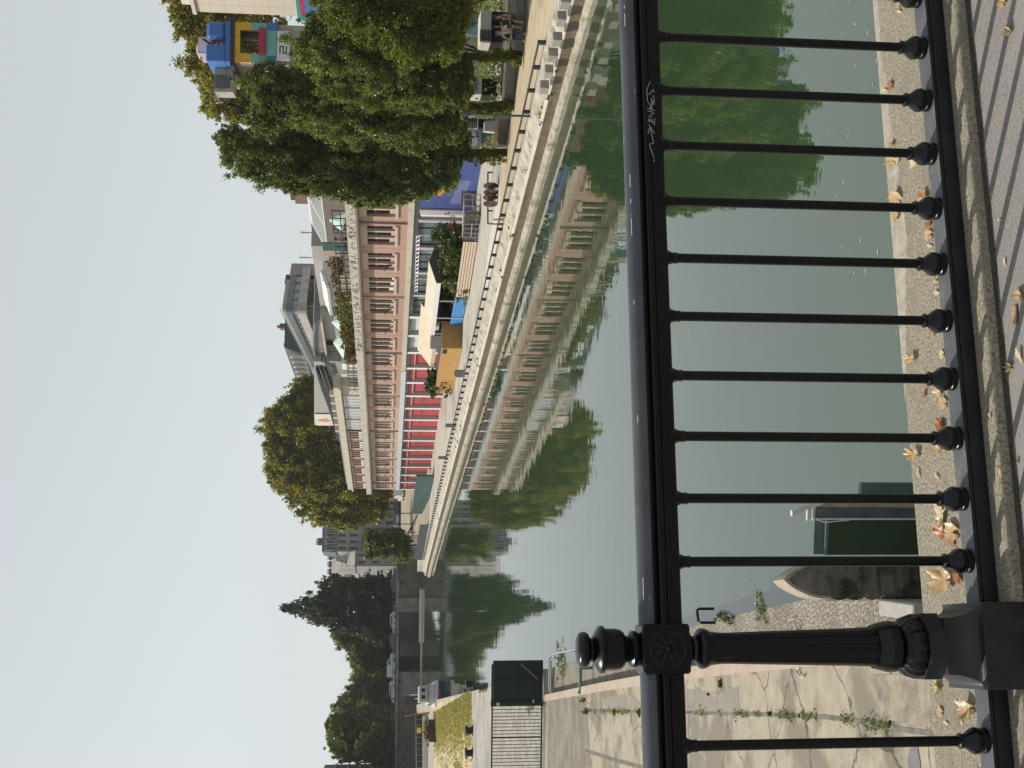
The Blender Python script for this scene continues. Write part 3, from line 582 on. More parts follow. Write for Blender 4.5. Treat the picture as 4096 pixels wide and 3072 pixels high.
# coarse worn patch and a cast shadow painted as a grey sheet
sheet([c_(3480, 2700), c_(3900, 2690), c_(3950, 2900), c_(3700, 2905), c_(3560, 2880), c_(3500, 2790)], ZQ+.007, mat("worn_rubble", (.36, .31, .235), (.22, .19, .145), 5, .95, .02, 9, c3=(.16, .145, .115), sc3=1.5, thr=(.52, .64)), "worn_platform_patch")
sheet([c_(3640, 2995), c_(3672, 2985), c_(3682, 3040), c_(3690, 3110), c_(3640, 3110), c_(3632, 3040)], ZQ+.008, mat("painted_shadow_grey", (.2, .195, .19), None, 2, .9), "painted_shadow_patch")
wc = ["weed tuft in the platform joint, at its far end by the cobbles", "tall weed pair hanging over the cobble band edge", "weed tuft beside the tall weed pair", "low weed line in the joint just under the handrail", "weed in the joint right below the railing", "weed tuft in the joint, left of the post shaft top", "forked weed in the middle of the joint", "largest weed in the middle of the joint", "weed where a crack meets the joint", "small weed at the near part of the joint", "twin weeds at the near end of the joint", "weed growing on the pink kerb edge below the dark stain", "dusty weed by the worn patch", "weeds at the foot of the coping strip beside the concrete box"]
wp = [(2352, 2848, .3, .9), (2345, 2800, .35, 1.2), (2400, 2802, .3, 1.1), (2460, 2848, .4, .35), (2560, 2850, .4, .4), (2760, 2850, .35, .25), (2965, 2856, .13, .2), (3085, 2856, .16, .3), (3200, 2862, .06, .12), (3236, 2866, .14, .22), (3370, 2876, .1, .14), (2885, 2735, .3, .3), (3560, 2895, .18, .12), (3570, 2445, .3, .2)]
for i, (X, Y, r, h) in enumerate(wp):
    if i in (2, 5, 9, 10): continue
    r, h = r*.8, h*.7
    P = onz(X, Y, ZQ if i < 13 else ZS); t = thing("weed", wc[i], "weed", P, "weeds on the lock platform")
    o = foliage("weed", [(P+V([0, 0, h*.1]), (r*.3, r*.24, h*.2))], int(300+700*r), .032, gw, t, nclump=22, shell=.2)
    o.parent = None; o.location = tuple(P); tag(o, wc[i], "weed", "weeds on the lock platform"); bpy.data.objects.remove(t)
# ---------------------------------------------------------------- lock furniture in the foreground water
pc = mat("shaded_pier_stone", (.20, .185, .155), (.085, .078, .062), 6, .92, .02, 12, c3=(.05, .045, .036), sc3=2.2, thr=(.5, .62), stretch=(1, 1, 1))  # shade of the pier's near face put into the stone tone
PY = 15.3; pier = lthing("stone_pier", "dark coursed stone pier with a pointed top rising from the canal at the lock edge", "pier", ony(3600, 2318, PY)*V([1, 1, 0])+V([0, 0, ZW]), rz=math.radians(12))
zt = ony(3125, 2320, PY)[2]-ZW; hw = .238
prof = [(-hw, .0)]; n = 0
z = .0; zs_ = zt-.62
while z < zs_-.1: prof += [(-hw-.012, z+.02), (-hw-.035, z+.11), (-hw-.012, z+.205), (-hw+.012, z+.22)]; z += .225
for i in range(9): u = i/8; prof.append((-hw*(1-u**1.9), zs_+.62*(u**.85)*.98+.02))
full = prof+[(-a, c) for a, c in prof[::-1]]
m = MB(); m.extrb(full, -.16, .22); m.build("pier_body", pc, pier)
m = MB(); z = .0
while z < zs_-.1: m.bbox(-hw+.01, hw-.01, -.185, -.158, z+.03, z+.2, XYZ, .02); z += .225
m.build("rounded_course", pc, pier)
lb = [(a*1.0, c) for a, c in full]
m = MB(); pr2 = [(-hw*(1-(i/12)**1.9)-.012*(i < 12), zs_+.62*((i/12)**.85)+.02) for i in range(13)]; pr3 = pr2+[(-a, c) for a, c in pr2[::-1]]
m.extrb(pr3+[(a*.86, zs_+(c-zs_)*.9) for a, c in pr3[::-1]], -.165, .30); m.build("pier_rim", mat("sunlit_pier_rim", (.42, .37, .29), (.25, .22, .17), 5, .9, .01, 20), pier)  # pale rim paints the sunlit strip along the pointed top
gate = lthing("lock_gate", "steel lock gate end with white pointed cap and algae green panel in the canal", "lock gate", ony(3700, 2050, 15.) * V([1, 1, 0])+V([0, 0, ZW]), rz=math.radians(-4))
def gl(X, Y): P = ony(X, Y, 15.)-V(gate.location); return P[0], P[2]
st_b = mat("blue_grey_steel", (.10, .115, .135), (.06, .07, .085), 5, .55, .002, 20, c3=(.14, .14, .13), sc3=3, thr=(.6, .7)); wh = mat("white_gate_paint", (.62, .62, .60), (.45, .45, .43), 9, .6, c3=(.25, .23, .2), sc3=9, thr=(.62, .7)); bei = mat("beige_gate_panel", (.36, .31, .25), (.25, .22, .19), 2.5, .7, c3=(.42, .37, .31), sc3=1.1)
alg = mat("algae_panel", (.045, .075, .028), (.018, .034, .018), 1.2, .6, c3=(.03, .055, .03), sc3=.8); tealm = mat("wet_teal_board", (.11, .16, .145), (.07, .11, .1), 2, .5)
x0 = gl(3300, 2077)[0]; x1 = gl(3300, 2031)[0]; x2 = gl(3300, 1998)[0]; xg = gl(3300, 2216)[0]; zT = gl(3262, 2050)[1]
m = MB(); m.bbox(x0, x1, -.02, .1, -.6, zT, XYZ, .006); m.build("gate_post", st_b, gate)
m = MB(); m.extr([(.0, -.6), (.0, zT-.01), (.25, zT-.11), (.25, -.6)], x1+.003, x2, XYZ); m.build("gate_side", bei, gate)
m = MB(); m.bbox(x0-.01, x1+.01, -.03, .12, zT+.01, zT+.045, XYZ, .005)
wedge = [gl(*q) for q in ((3166, 2042), (3268, 1998), (3322, 2003), (3252, 2030), (3167, 2065))]; m.prism(wedge, -.03, .05, lambda a, c, b: V([a, b, c]))
m.bbox(gl(3230, 2080)[0], gl(3230, 2034)[0], -.05, .0, gl(3242, 2050)[1], gl(3224, 2050)[1], XYZ, .004)
m.bbox(x0-.005, x0+.02, -.035, -.02, -.6, zT, XYZ, .003); m.tube([V([x0, -.03, zT-.01]), V([x0-.035, -.03, zT-.12]), V([x0-.005, -.03, zT-.45])], .008, 5)
m.build("white_cap", wh, gate)
m = MB(); m.box(xg-.02, x0-.004, .0, .05, -.6, gl(3318, 2100)[1]); m.build("gate_panel", alg, gate)
m = MB(); m.box(xg-.02, x0-.004, .052, .13, -.6, gl(3265, 2100)[1]); m.bbox(xg-.02, x0-.004, -.02, .05, gl(3316, 2100)[1], gl(3303, 2100)[1], XYZ, .005); m.build("gate_board", tealm, gate)
m = MB(); m.box(x2+.004, x2+.2, .1, .2, -.6, gl(3455, 1960)[1]); m.build("gate_back_board", tealm, gate)
# concrete box on the coping, mooring loop and ring
P = onz(3650, 2420, ZS); m = MB(); m.bbox(-.1, .1, -.5, .5, 0, .22, lambda a, b, c: V([P[0]-.06+a-b*.12, P[1]+b, P[2]+c]), .015); tag(m.build("concrete_box", mat("pale_box_concrete", (.4, .385, .35), (.3, .29, .26), 6, .85, .004, 30), None, P), "pale concrete box lying on the cobbled lock edge beside the pier", "box")
P = onz(3185, 2505, ZS+.02); m = MB(); q = [P+V([.11*math.cos(t)*(1 if t < 4 else .8), 0.16*math.sin(t), .02+.05*abs(math.sin(t*1.5))]) for t in np.linspace(0, 5.6, 22)]; m.tube(q, .014, 6)
tag(m.build("mooring_rope", mat("pale_rope", (.55, .5, .4), (.4, .36, .28), 30, .9), None, P, smooth=True), "pale loop of thick rope on the lock edge behind the post", "rope")
P = onz(3205, 2690, ZQ+.02); m = MB(); q = [P+V([.06*math.cos(t), .15*math.sin(t), .02]) for t in np.linspace(0, 5, 18)]; m.tube(q, .016, 6)
tag(m.build("rope_end", MATS["pale_rope"], None, P, smooth=True), "thin rope arc lying on the platform at the end of the pink kerb", "rope")
P = onz(2862, 2470, ZS); m = MB(); m.tube([P+V(p) for p in ((-.1, 0, 0), (-.1, 0, .3), (-.07, 0, .34), (.12, .12, .34), (.15, .12, .3), (.15, .12, 0))], .028, 8); tag(m.build("mooring_hoop", iron, None, P, smooth=True), "black iron mooring hoop on the lock edge", "hoop")
for i, (X, Y, r, h, lb) in enumerate([(2930, 2466, .15, .36, "dense weed clump beside the mooring hoop"), (3050, 2424, .3, .1, "low weeds on the lock edge near the pier"), (2760, 2512, .3, .8, "thin tall weed at the water edge left of the post"), (2260, 2640, .8, .35, "bramble on the coping by the green screen"), (2160, 2775, .75, .9, "leafy bush growing at the foot of the green screen")]):
    P = onz(X, Y, ZS); t = thing("weed", lb, "weed", P); o = foliage("weed", [(P+V([0, 0, h*.4]), (r, r, h*.5))], [700, 600, 90, 900, 1500][i], .032 if i < 3 else .05, gw, t, nclump=26, shell=.15); o.parent = None; o.location = tuple(P); tag(o, lb, "weed"); bpy.data.objects.remove(t)
# ---------------------------------------------------------------- green screen, fence and tubular barrier across the left bank
YS = 46.2; gp = mat("dark_green_sheet", (.006, .019, .014), (.004, .013, .010), 3, .45); gf = mat("dark_green_frame", (.008, .025, .019), (.006, .018, .014), 4, .45)
def sy(X, Y): P = ony(X, Y, YS); return P[0], P[2]
xr, xl, ztop, zb = sy(2000, 2643)[0], sy(2000, 2806)[0], sy(1966, 2700)[1], sy(2172, 2700)[1]
sc_ = thing("green_screen", "solid dark green metal screen standing out over the water", "screen", V([xl, YS, ZQ]))
m = MB(); m.box(xl, xr, YS+.01, YS+.04, zb, ztop-.06); m.extr([(0, 0)]*0+[(YS+.01, ztop-.06), (YS+.04, ztop-.06), (YS+.04, ztop), (YS+.01, ztop)], xl, xr-.14); m.build("screen_sheet", gp, sc_)
m = MB()
for z in (zb+.03, (zb+ztop)/2, ztop-.1): m.bbox(xl, xr, YS-.03, YS+.008, z-.025, z+.025)
for x in (xl+.03, xl+.55*(xr-xl), xr-.03): m.bbox(x-.025, x+.025, YS-.034, YS+.006, zb, ztop-.08)
m.build("screen_frame", gf, sc_)
m = MB(); a = sy(2082, 2652); b = sy(2152, 2715); m.tube([V([a[0], YS-.06, a[1]]), V([a[0]-.1, YS-.06, a[1]-.08]), V([b[0], YS-.06, b[1]])], .02, 6); m.build("brace", plain("grey_brace", (.22, .24, .23), .5), sc_)
ff = thing("green_fence", "dark green fence of thin upright bars left of the solid screen", "fence", V([xl-.2, YS, ZQ]))
xf0 = sy(2000, 2838)[0]; xf1 = xf0-5.5; zf = ZQ+.06; zt_ = sy(1968, 2900)[1]
m = MB(); m.bbox(xl-.18, xl-.005, YS-.05, YS+.05, ZQ, ztop+.02, XYZ, .01); m.build("gate_post", gf, ff)
m = MB(); 
for z in (zf, zt_): m.bbox(xf1, xl-.18, YS-.02, YS+.02, z-.03, z+.03, XYZ, .005)
m.build("fence_rail", gf, ff)
bars = MB(); i = 0; x = xf0
while x > xf1: bars.bbox(x-.012 if i % 9 != 8 else x-.03, x+.012 if i % 9 != 8 else x+.03, YS-.012, YS+.012, zf+.03, zt_-.03, XYZ, .003); x -= .136; i += 1
bars.build("fence_bars", gf, ff)
m = MB(); m.box(xl-.15, xl-.03, YS-.055, YS-.051, ztop-.32, ztop-.2); m.box(xl-.06, xl+.08, YS-.056, YS-.052, zb+.35, zb+.4); m.build("latch_plate", plain("pale_plate", (.5, .5, .48), .5), ff)
gv = mat("galvanised_tube", (.36, .37, .37), (.27, .28, .28), 6, .5)
P = onz(2290, 2700, ZS); tb = thing("tube_barrier", "grey tubular barrier on the coping beside the green screen", "barrier", P)
m = MB(); A_ = ony(2197, 2763, 43.6); B_ = ony(2197, 2632, 43.6); C_ = ony(2206, 2616, 43.2); D_ = ony(2340, 2590, 37.5)
m.tube([A_, B_, C_, D_], .035, 8); m.tube([A_+V([0, -.35, -.01]), B_+V([0, -.35, -.01]), C_+V([0, -.35, -.06])], .035, 8); m.build("top_tube", gv, tb, smooth=True)
m = MB(); m.tube([A_, V([A_[0], A_[1], ZS])], .03, 8); m.tube([B_, V([B_[0], B_[1], ZS])], .03, 8); m.tube([(C_+D_)/2, V([*((C_+D_)/2)[:2], ZS])], .03, 8); m.tube([D_, V([*D_[:2], ZS])], .03, 8); m.build("upright_tube", gv, tb, smooth=True)
P = ony(2321, 2770, 37.); Q = ony(2321, 2672, 37.); m = MB(); m.tube([P, Q], .06, 8); m.tube([V([*P[:2], ZQ]), P+V([0, 0, .08])], .05, 8); m.tube([V([*Q[:2], ZS]), Q], .05, 8)
tag(m.build("green_bar", mat("pale_green_paint", (.16, .26, .19), (.11, .19, .14), 4, .6), None, V([P[0], P[1], ZQ]), smooth=True), "pale green bar on two short posts across the lock coping", "bar")
# ground behind the fence, dry grass, bollards
sheet([(-106.4, -36.2), (-82.2, -35.6), (-81.5, -60), (-106, -60)], ZQ+.005, cobmat("bank_paving", (.46, .42, .36), (.38, .35, .30), (.27, .25, .21), 3.), "bank_paving")
dryg = mat("dry_ground", (.56, .46, .30), (.44, .36, .23), .8, .95, .01, 10, c3=(.3, .26, .13), sc3=.3, thr=(.45, .6))
sheet([(-66, -34.6), (3, -33.6), (3, -110), (-66, -110)], ZQ+.008, dryg, "dry_ground")
dg = leafmat("dry_grass_blades", (.19, .19, .075), (.40, .34, .18), (.56, .47, .29), .3, .4, .85)
C = []; n = 0
for k in range(9000):
    s, t_ = rng.uniform(-66, 2), -34.6-abs(rng.normal())*2.1; C.append(ST(s, t_, ZQ+rng.uniform(0, .14)))
for k in range(1500):
    s, t_ = rng.normal()*3-50, -41.+rng.normal()*.5; C.append(ST(s, t_, ZQ+rng.uniform(0, .25)))
o = bpy.data.objects.new("dry_grass", leaves_mesh("dry_grass", np.array(C), 0.22*rng.uniform(.5, 1.4, len(C)), dg)); COL.objects.link(o); structure(o, 'stuff')
o['label'] = "patch of dry yellow green grass on the left bank"; o['category'] = "grass"
bm_ = mat("black_bollard_iron", (.022, .022, .022), (.014, .014, .014), 6, .6)
P = onz(1893, 2737, ZQ); b0 = lthing("bollard", "black spool shaped mooring bollard nearest the water, on the dry grass", "bollard", P, group="mooring bollards on the left bank")
m = MB(); m.lathe([(0, .36), (.05, .36), (.09, .25), (.3, .22), (.38, .25), (.42, .38), (.5, .4), (.55, .34), (.57, .1)], V([0, 0, 0.]), 16); m.build("bollard_body", bm_, b0, smooth=True)
dup(b0, onz(1892, 2922, ZQ), label="middle black spool shaped bollard of the three on the dry grass"); dup(b0, onz(1891, 3012, ZQ), label="leftmost black spool shaped bollard of the three on the dry grass")
# ================================================================ the long brick building on the right bank
brick = mat("pink_brick", (.43, .275, .215), (.345, .22, .172), 7, .9, .006, 30, c3=(.40, .25, .19), sc3=.5, thr=(.5, .66))
brick_f = mat("orange_brick", (.47, .34, .26), (.40, .285, .218), 7, .9, .006, 30)
cream = mat("cream_stone", (.52, .47, .385), (.42, .38, .31), 1.4, .9, .006, 20, c3=(.33, .30, .25), sc3=.7, thr=(.55, .68))
parap = mat("tagged_parapet", (.52, .48, .41), (.40, .37, .32), 1.6, .9, .006, 20, c3=(.19, .2, .2), sc3=4.2, thr=(.565, .6))
greyp = mat("blue_grey_beam_paint", (.50, .54, .57), (.42, .455, .48), 2, .7, c3=(.34, .35, .36), sc3=1.2, thr=(.6, .7))
lil = mat("lilac_grey_pillar", (.46, .445, .47), (.37, .36, .385), 3, .8)
red = mat("red_shutter", (.43, .072, .08), (.37, .058, .066), 3, .6, c3=(.40, .05, .06), sc3=.8)
redd = mat("dark_red_beam", (.26, .025, .035), (.2, .02, .03), 3, .6)
sill_m = mat("window_stone", (.50, .40, .335), (.42, .335, .28), 3, .9)
glass_d = mat("dark_window", (.018, .014, .013), (.012, .01, .01), 3, .18, spec=.5)
glass_t = mat("teal_shop_glass", (.10, .15, .16), (.055, .085, .095), .6, .16, spec=.6, c3=(.2, .27, .27), sc3=.5, thr=(.52, .66))
burg = mat("burgundy_curtain", (.13, .012, .022), (.075, .008, .014), 9, .75, stretch=(6, 6, .2))
dark = plain("dark_interior", (.012, .012, .013), .9)
zinc = mat("zinc_roof", (.24, .25, .26), (.17, .18, .19), 1.2, .5, c3=(.12, .12, .125), sc3=.5)
render_g = mat("grey_render", (.37, .355, .325), (.32, .305, .28), .8, .9, c3=(.25, .24, .225), sc3=.35, thr=(.5, .66))
whitep = mat("white_paint", (.74, .74, .72), (.64, .64, .62), 4, .6)
blackm = plain("black_metal", (.02, .02, .022), .5)
P_, S0, NB = 5.37, -80.15, 21
S1 = S0+NB*P_                                  # far end
bld = thing("brick_warehouse", "long pink brick warehouse with red ground floor bays along the quay", "building", ST(0, 0, ZQ))
zb0, zb1, zw0, zw1, zl, zt1, zp = .0, .45, 1.4, 3.55, 4.1, 4.22, 5.05
m = MB()                                       # walls: first floor with real openings, core and ends
for k in range(NB):
    a = S0+k*P_; w0, w1 = a+.88, a+P_-.88
    m.mi = 0 if a < -20 else 1
    m.box(a, w0, 0, .5, zb1, zl, ST); m.box(w1, a+P_, 0, .5, zb1, zl, ST); m.box(w0, w1, 0, .5, zb1, zw0, ST); m.box(w0, w1, 0, .5, zl-.02, zl, ST)
m.mi = 0
m.box(S0, S1, .5, 12, -4.4, 4.2, ST); m.box(S0, S1, .0, .5, zl, zt1, ST)
wall = m.build("wall", [brick, brick_f], bld)
m = MB(); m.box(S0, -31, -.12, .5, zb0, zb1, ST); m.build("string_course", cream, bld)
m = MB(); m.box(-31, S1+.1, -.16, .5, zb0-.06, zb1+.02, ST); m.build("painted_beam", greyp, bld)
m = MB(); m.box(S0, S1+.15, -.75, .6, zt1, zt1+.12, ST); m.box(S0, S1+.15, -.82, -.45, zt1+.12, zp, ST); m.build("parapet", parap, bld)
m = MB(); m.box(S0, S1+.15, -.45, 12, zt1+.121, zt1+.3, ST); m.build("terrace_floor", render_g, bld)
m = MB(); m.box(S0, S1, .1, .5, -.35, zb0-.003, ST); m.build("soffit_beam", zinc, bld)
for k in range(NB):                            # first floor windows
    a = S0+k*P_; w0, w1 = a+.88, a+P_-.88
    if w1 < -77: continue
    m = MB(); m.box(w0, w1, .28, .32, zw0, zw1, ST); win = m.build("window", glass_d, bld)
    m = MB(); n = 3; W_ = (w1-w0); lw = (W_-2*.26)/3
    for j in (1, 2): x = w0+j*lw+(j-1)*.26; m.box(x, x+.26, .05, .5, zw0, zw1, ST)
    m.box(w0, w1, -.03, .5, zw1, zl-.021, ST)
    m.build("lintel", sill_m, win)
    m = MB(); m.bbox(w0-.15, w1+.15, -.14, .3, zw0-.24, zw0-.003, ST, .02); m.build("sill", sill_m, win)
    m = MB()
    for j in range(3):
        x = w0+j*(lw+.26); m.box(x, x+lw, .2, .279, zw0, zw0+.18+.12*((k*3+j) % 3), ST)
        m.box(x+lw*.1, x+lw*.9, .25, .279, zw0+1.45, zw0+1.5, ST)
    m.build("window_bars", sill_m if k % 4 else whitep, win)
for k in range(NB+1):                          # seams and rain pipes
    a = S0+k*P_
    m = MB()
    if k % 3 == 2: m.tube([ST(a+.12, -.1, zl), ST(a+.12, -.1, zb1)], .075, 6); m.tube([ST(a+.12, -.1, 3.9), ST(a+.12, -.1, 4.15)], .13, 6); m.build("rain_pipe", cream if k % 2 else zinc, bld)
    else: m.box(a-.05, a+.05, -.025, .0, zb1, zl, ST); m.build("wall_strip", cream, bld)
for k in (3, 5, 6, 8, 9, 11, 12, 14, 15, 17, 18, 19): # wall lamps
    a = S0+k*P_+P_*.62; m = MB(); m.tube([ST(a, -.05, 1.9), ST(a, -.4, 2.15)], .03, 5); m.bbox(a-.3, a+.3, -.5, -.38, 2.12, 2.2, ST, .02); m.bbox(a-.05, a+.05, -.12, .0, 1.6, 2., ST, .01); m.build("wall_lamp", blackm, bld)
# ground floor bays
for k in range(NB+1):
    a = S0+k*P_
    if a < -72: continue
    m = MB()
    if a > -50:
        m.bbox(a-.28, a+.28, -.02, .55, ZQ, -.07, ST, .02); o = m.build("pillar", lil, bld); m = MB(); m.box(a-.3, a+.3, -.045, -.021, ZQ, -.08, ST); m.build("sunlit_pillar_face", whitep, o)  # pillar sides coloured in shade grey, front face in sunlit white
    else: m.bbox(a-.25, a+.25, .1, .55, ZQ, -.36, ST, .02); m.build("pillar", lil, bld)
for k in range(NB):
    a = S0+k*P_; a0, a1 = a+.3, a+P_-.3
    if a0 > -42:
        open_ = k == NB-2
        m = MB(); m.box(a0, a1, .38, .45, ZQ, -.95, ST)
        if open_: m = MB(); m.box(a0, a0+.5, .38, .45, ZQ, -.95, ST); m.box(a1-.9, a1, .38, .45, ZQ, -.95, ST)
        sh_ = m.build("shutter", red, bld)
        m = MB(); m.box(a0, a1, .2, .5, -.9, -.07, ST); m.build("shutter_box", redd, sh_)
        m = MB(); m.box(a0, a1, .19, .32, -.98, -.88, ST); m.box(a1-.1, a1, .3, .379, ZQ, -.95, ST); m.build("shutter_frame", sill_m, sh_)
        if 9 < k < 18:
            m = MB(); z = -2.35; x = a0+.9
            for q in range(7):
                w = .16+.1*((q*5+k) % 3); m.box(x, x+w, .36, .379, z, z+.28 if q % 3 else z+.18, ST); x += w+.12
            m.build("stencil_mark", plain("stencil_grey", (.16, .09, .10), .8), sh_)
        m = MB(); zz = ZQ+.3
        while zz < -1.1: m.box(a0, a1, .371, .379, zz, zz+.02, ST); zz += .28
        m.build("shutter_ribs", redd, sh_)
    elif a0 > -49.5:
        m = MB(); m.box(a0, a1, .38, .45, ZQ, -.3, ST); m.build("white_poster_wall", mat("pale_poster_wall", (.62, .66, .68), (.5, .55, .58), 1.2, .7, c3=(.2, .26, .3), sc3=1.3, thr=(.6, .64)), bld)
    elif a0 > -73:
        m = MB(); m.box(a0, a1, .4, .46, -2.3, -.36, ST); gl_ = m.build("shop_window", glass_t, bld)
        m = MB()
        for j in range(4): x = a0+j*(a1-a0)/3; m.box(x-.06, x+.06, .34, .399, -2.3, -.36, ST)
        m.box(a0, a1, .34, .4, -2.42, -2.3, ST); m.build("window_frame", blackm, gl_)
        m = MB(); m.box(a0, a1, .42, .47, ZQ, -2.43, ST); m.build("curtain_door", burg, bld)
mural = mat("blue_mural", (.055, .085, .28), (.045, .07, .235), .8, .7)
m = MB(); m.box(S0, -72.1, -.06, .4, ZQ, -.4, ST); mu = m.build("mural_wall", mural, bld)
def pf(X, Y, t): s, z = onf(X, Y, t); return ST(s, t, z)
m = MB()
for pts in ([(1838, 722), (1885, 722), (1846, 816), (1797, 816)],): m.poly([pf(X, Y, -.065) for X, Y in pts])
m.build("mural_light_panel", plain("mural_pale_blue", (.15, .18, .36), .7), mu)
m = MB()
for X, Y, r in ((1738, 766, .42), (1750, 775, .38), (1762, 765, .36), (1774, 760, .3), (1786, 755, .2), (1745, 755, .34), (1730, 758, .3)):
    P = pf(X, Y, -.07-.001*r); m.disc(P, FA, V([0, 0, 1.]), r, 12, .008)
m.build("mural_flowers", mat("mural_orange", (.62, .32, .03), (.5, .2, .02), 4, .7), mu)
m = MB(); m.disc(pf(1795, 750, -.07), FA, V([0, 0, 1.]), .3, 7, .008); m.disc(pf(1805, 720, -.07), FA, V([0, 0, 1.]), .2, 6, .008); m.build("mural_pink_petal", plain("mural_pink", (.6, .22, .25), .7), mu)
m = MB(); m.box(-72.1, -71.3, -.2, .4, ZQ, -.4, ST); m.build("pillar", lil, bld); m = MB(); m.box(-71.29, -70.3, .1, .4, ZQ+.2, -.5, ST); m.build("white_door_panel", whitep, bld)
# second floor
m = MB(); m.box(-4, S1, .1, 8, zp-.55, 7.1, ST); m.build("upper_brick_wall", brick_f, bld)
m = MB(); m.box(-24, -4.01, .2, 1.3, zp-.55, 7.1, ST); m.build("upper_pale_wall", cream, bld)
m = MB(); m.box(-24.4, -4.02, -.35, 1.5, 7.1, 7.32, ST); m.box(-24.2, -4.02, -.1, 1.4, 7.321, 7.95, ST); m.box(-4.015, S1+.3, -.35, 8.2, 7.1, 7.32, ST); m.box(-4.015, S1+.1, -.1, 8.1, 7.321, 7.95, ST); m.build("roof_cornice", cream, bld)
m = MB(); m.box(-3, S1, .8, 8, 7.951, 8.25, ST); m.build("roof", zinc, bld)
for k in range(NB):
    a = S0+k*P_; w0, w1 = a+.7, a+P_-.7
    if a > -5.2:
        m = MB(); W_ = w1-w0
        m.box(w0, w1, .05, .12, zp, 6.75, ST); win = m.build("window", mat("dark_red_window", (.10, .03, .025), (.05, .02, .018), 4, .3), bld)
        for j in range(4): m = MB(); x = w0+j*(W_-.22)/3; m.box(x, x+.22, -.02, .1, zp, 6.75, ST); m.build("mullion", brick_f, win)
        m = MB()
        for j in range(3): x = w0+.3+j*(W_-.22)/3; m.box(x, x+.75, -.04, .1, zp+.1, zp+.5, ST)
        m.build("white_sill_block", whitep, win)
        m = MB(); m.box(w0-.1, w1+.1, -.03, .1, 6.751, 7.0, ST); m.build("lintel", cream, win)
    elif a > -22:
        m = MB(); m.box(w0, w1, .1, .21, zp, 6.8, ST); win = m.build("window", mat("white_blind_window", (.58, .6, .62), (.4, .42, .44), 2.5, .35), bld)
        m = MB()
        for j in range(4): x = w0+j*(w1-w0-.1)/3; m.box(x, x+.1, .03, .099, zp, 6.8, ST)
        m.box(w0-.15, w1+.15, -.03, .15, 6.801, 6.95, ST); m.build("window_frame", whitep, win)
for k in range(5, 11):
    a = -24+k*3.3-14; m = MB(); m.bbox(a, a+.9, -.1, .5, 7.951, 8.45, ST, .03); m.build("roof_block", cream, bld)
# roof hall with curved zinc roof, round window, second vault with sign
def sz(X, Y, t): return onf(X, Y, t)
tH = 5.
s0 = sz(1320, 1265, tH)[0]; s1 = sz(1320, 1560, tH)[0]; zt_ = sz(1284, 1290, tH)[1]
m = MB(); m.box(s0, s1, tH, tH+9, zp-.6, zt_, ST); hall = m.build("roof_hall", render_g, bld)
m = MB(); zr_ = sz(1256, 1400, tH)[1]; L = s1-s0
arc = [(s0+L*i/20, zt_+.15+(zr_-zt_)*math.sin(math.pi*(.16+.72*i/20))-.35) for i in range(21)]
m.extrb([(s0, zt_)]+arc+[(s1, zt_)], tH-.5, tH+9, ST); m.extrb([(a, c+.003) for a, c in arc]+[(a, c+.22) for a, c in arc[::-1]], tH-.8, tH+9, ST); m.build("curved_roof", zinc, hall)
m = MB(); m.box(s0-.2, s1-1, tH-.75, tH-.02, zt_-.25, zt_-.05, ST); m.build("eave_gutter", cream, hall)
P = sz(1318, 1368, tH); m = MB(); m.disc(ST(P[0], tH-.06, P[1]), FA*1.8, V([0, 0, 1.]), .58, 24, .03); rw = m.build("round_window", dark, hall)
m = MB(); Q = [ST(P[0]+1.12*math.cos(t), tH-.06, P[1]+.62*math.sin(t)) for t in np.linspace(0, 6.2832, 25)]; m.tube(Q, .07, 5); m.bbox(P[0]-1.0, P[0]+1.0, tH-.1, tH-.03, P[1]-1., P[1]-.92, ST); m.bbox(P[0]-1.0, P[0]+1.0, tH-.1, tH-.03, P[1]+.92, P[1]+1., ST); m.build("window_ring", sill_m, rw)
a0, b0_ = sz(1330, 1445, tH-1.2), sz(1330, 1510, tH-1.2)
m = MB(); m.box(a0[0], b0_[0], tH-1.2, tH, zp-.5, sz(1302, 1450, tH-1.2)[1], ST); m.box(a0[0]-.3, b0_[0]+.5, tH-1.5, tH, sz(1301, 1450, tH-1.2)[1], sz(1294, 1450, tH-1.2)[1], ST); m.build("roof_porch", render_g, hall)
m = MB(); P = sz(1330, 1495, tH-1.25); m.box(P[0], P[0]+1.4, tH-1.24, tH-1.21, zp, P[1]+.6, ST); m.build("white_panel", whitep, hall)
# fascia wall with descending black curved awnings and a sign panel at its far end
tv = 3.6; pz = lambda X, Y, t=tv: onf(X, Y, t)
m = MB(); m.prism([pz(*q) for q in ((1256, 1445), (1257, 1700), (1345, 1702), (1352, 1640), (1345, 1560), (1335, 1470), (1285, 1447))], tv, tv+4, lambda a, c, b: ST(a, b, c)); va = m.build("fascia_wall", mat("grey_fascia", (.36, .355, .34), (.31, .305, .29), .8, .85), bld)
def swoop(k, w): 
    up = [pz(X+k, Y) for X, Y in ((1266, 1462), (1276, 1500), (1290, 1545), (1308, 1592), (1326, 1645), (1340, 1700), (1352, 1748))]; return up+[(a, c-w*(.25+.75*min(1, i/3))) for i, (a, c) in list(enumerate(up))[::-1]]
bm2 = plain("black_awning", (.022, .025, .03), .5)
for k, w in ((-3, .62), (15, .55), (31, .45)):
    m = MB(); m.prism(swoop(k, w), tv-.55, tv-.002, lambda a, c, b: ST(a, b, c)); m.build("curved_awning", bm2, va)
m = MB(); m.prism(swoop(13.5, .1), tv-.5, tv-.004, lambda a, c, b: ST(a, b, c)); m.prism(swoop(30, .08), tv-.5, tv-.004, lambda a, c, b: ST(a, b, c)); m.build("awning_rib", sill_m, va)
tq = tv-.1; sa, sb = pz(1290, 1655, tq), pz(1290, 1700, tq)
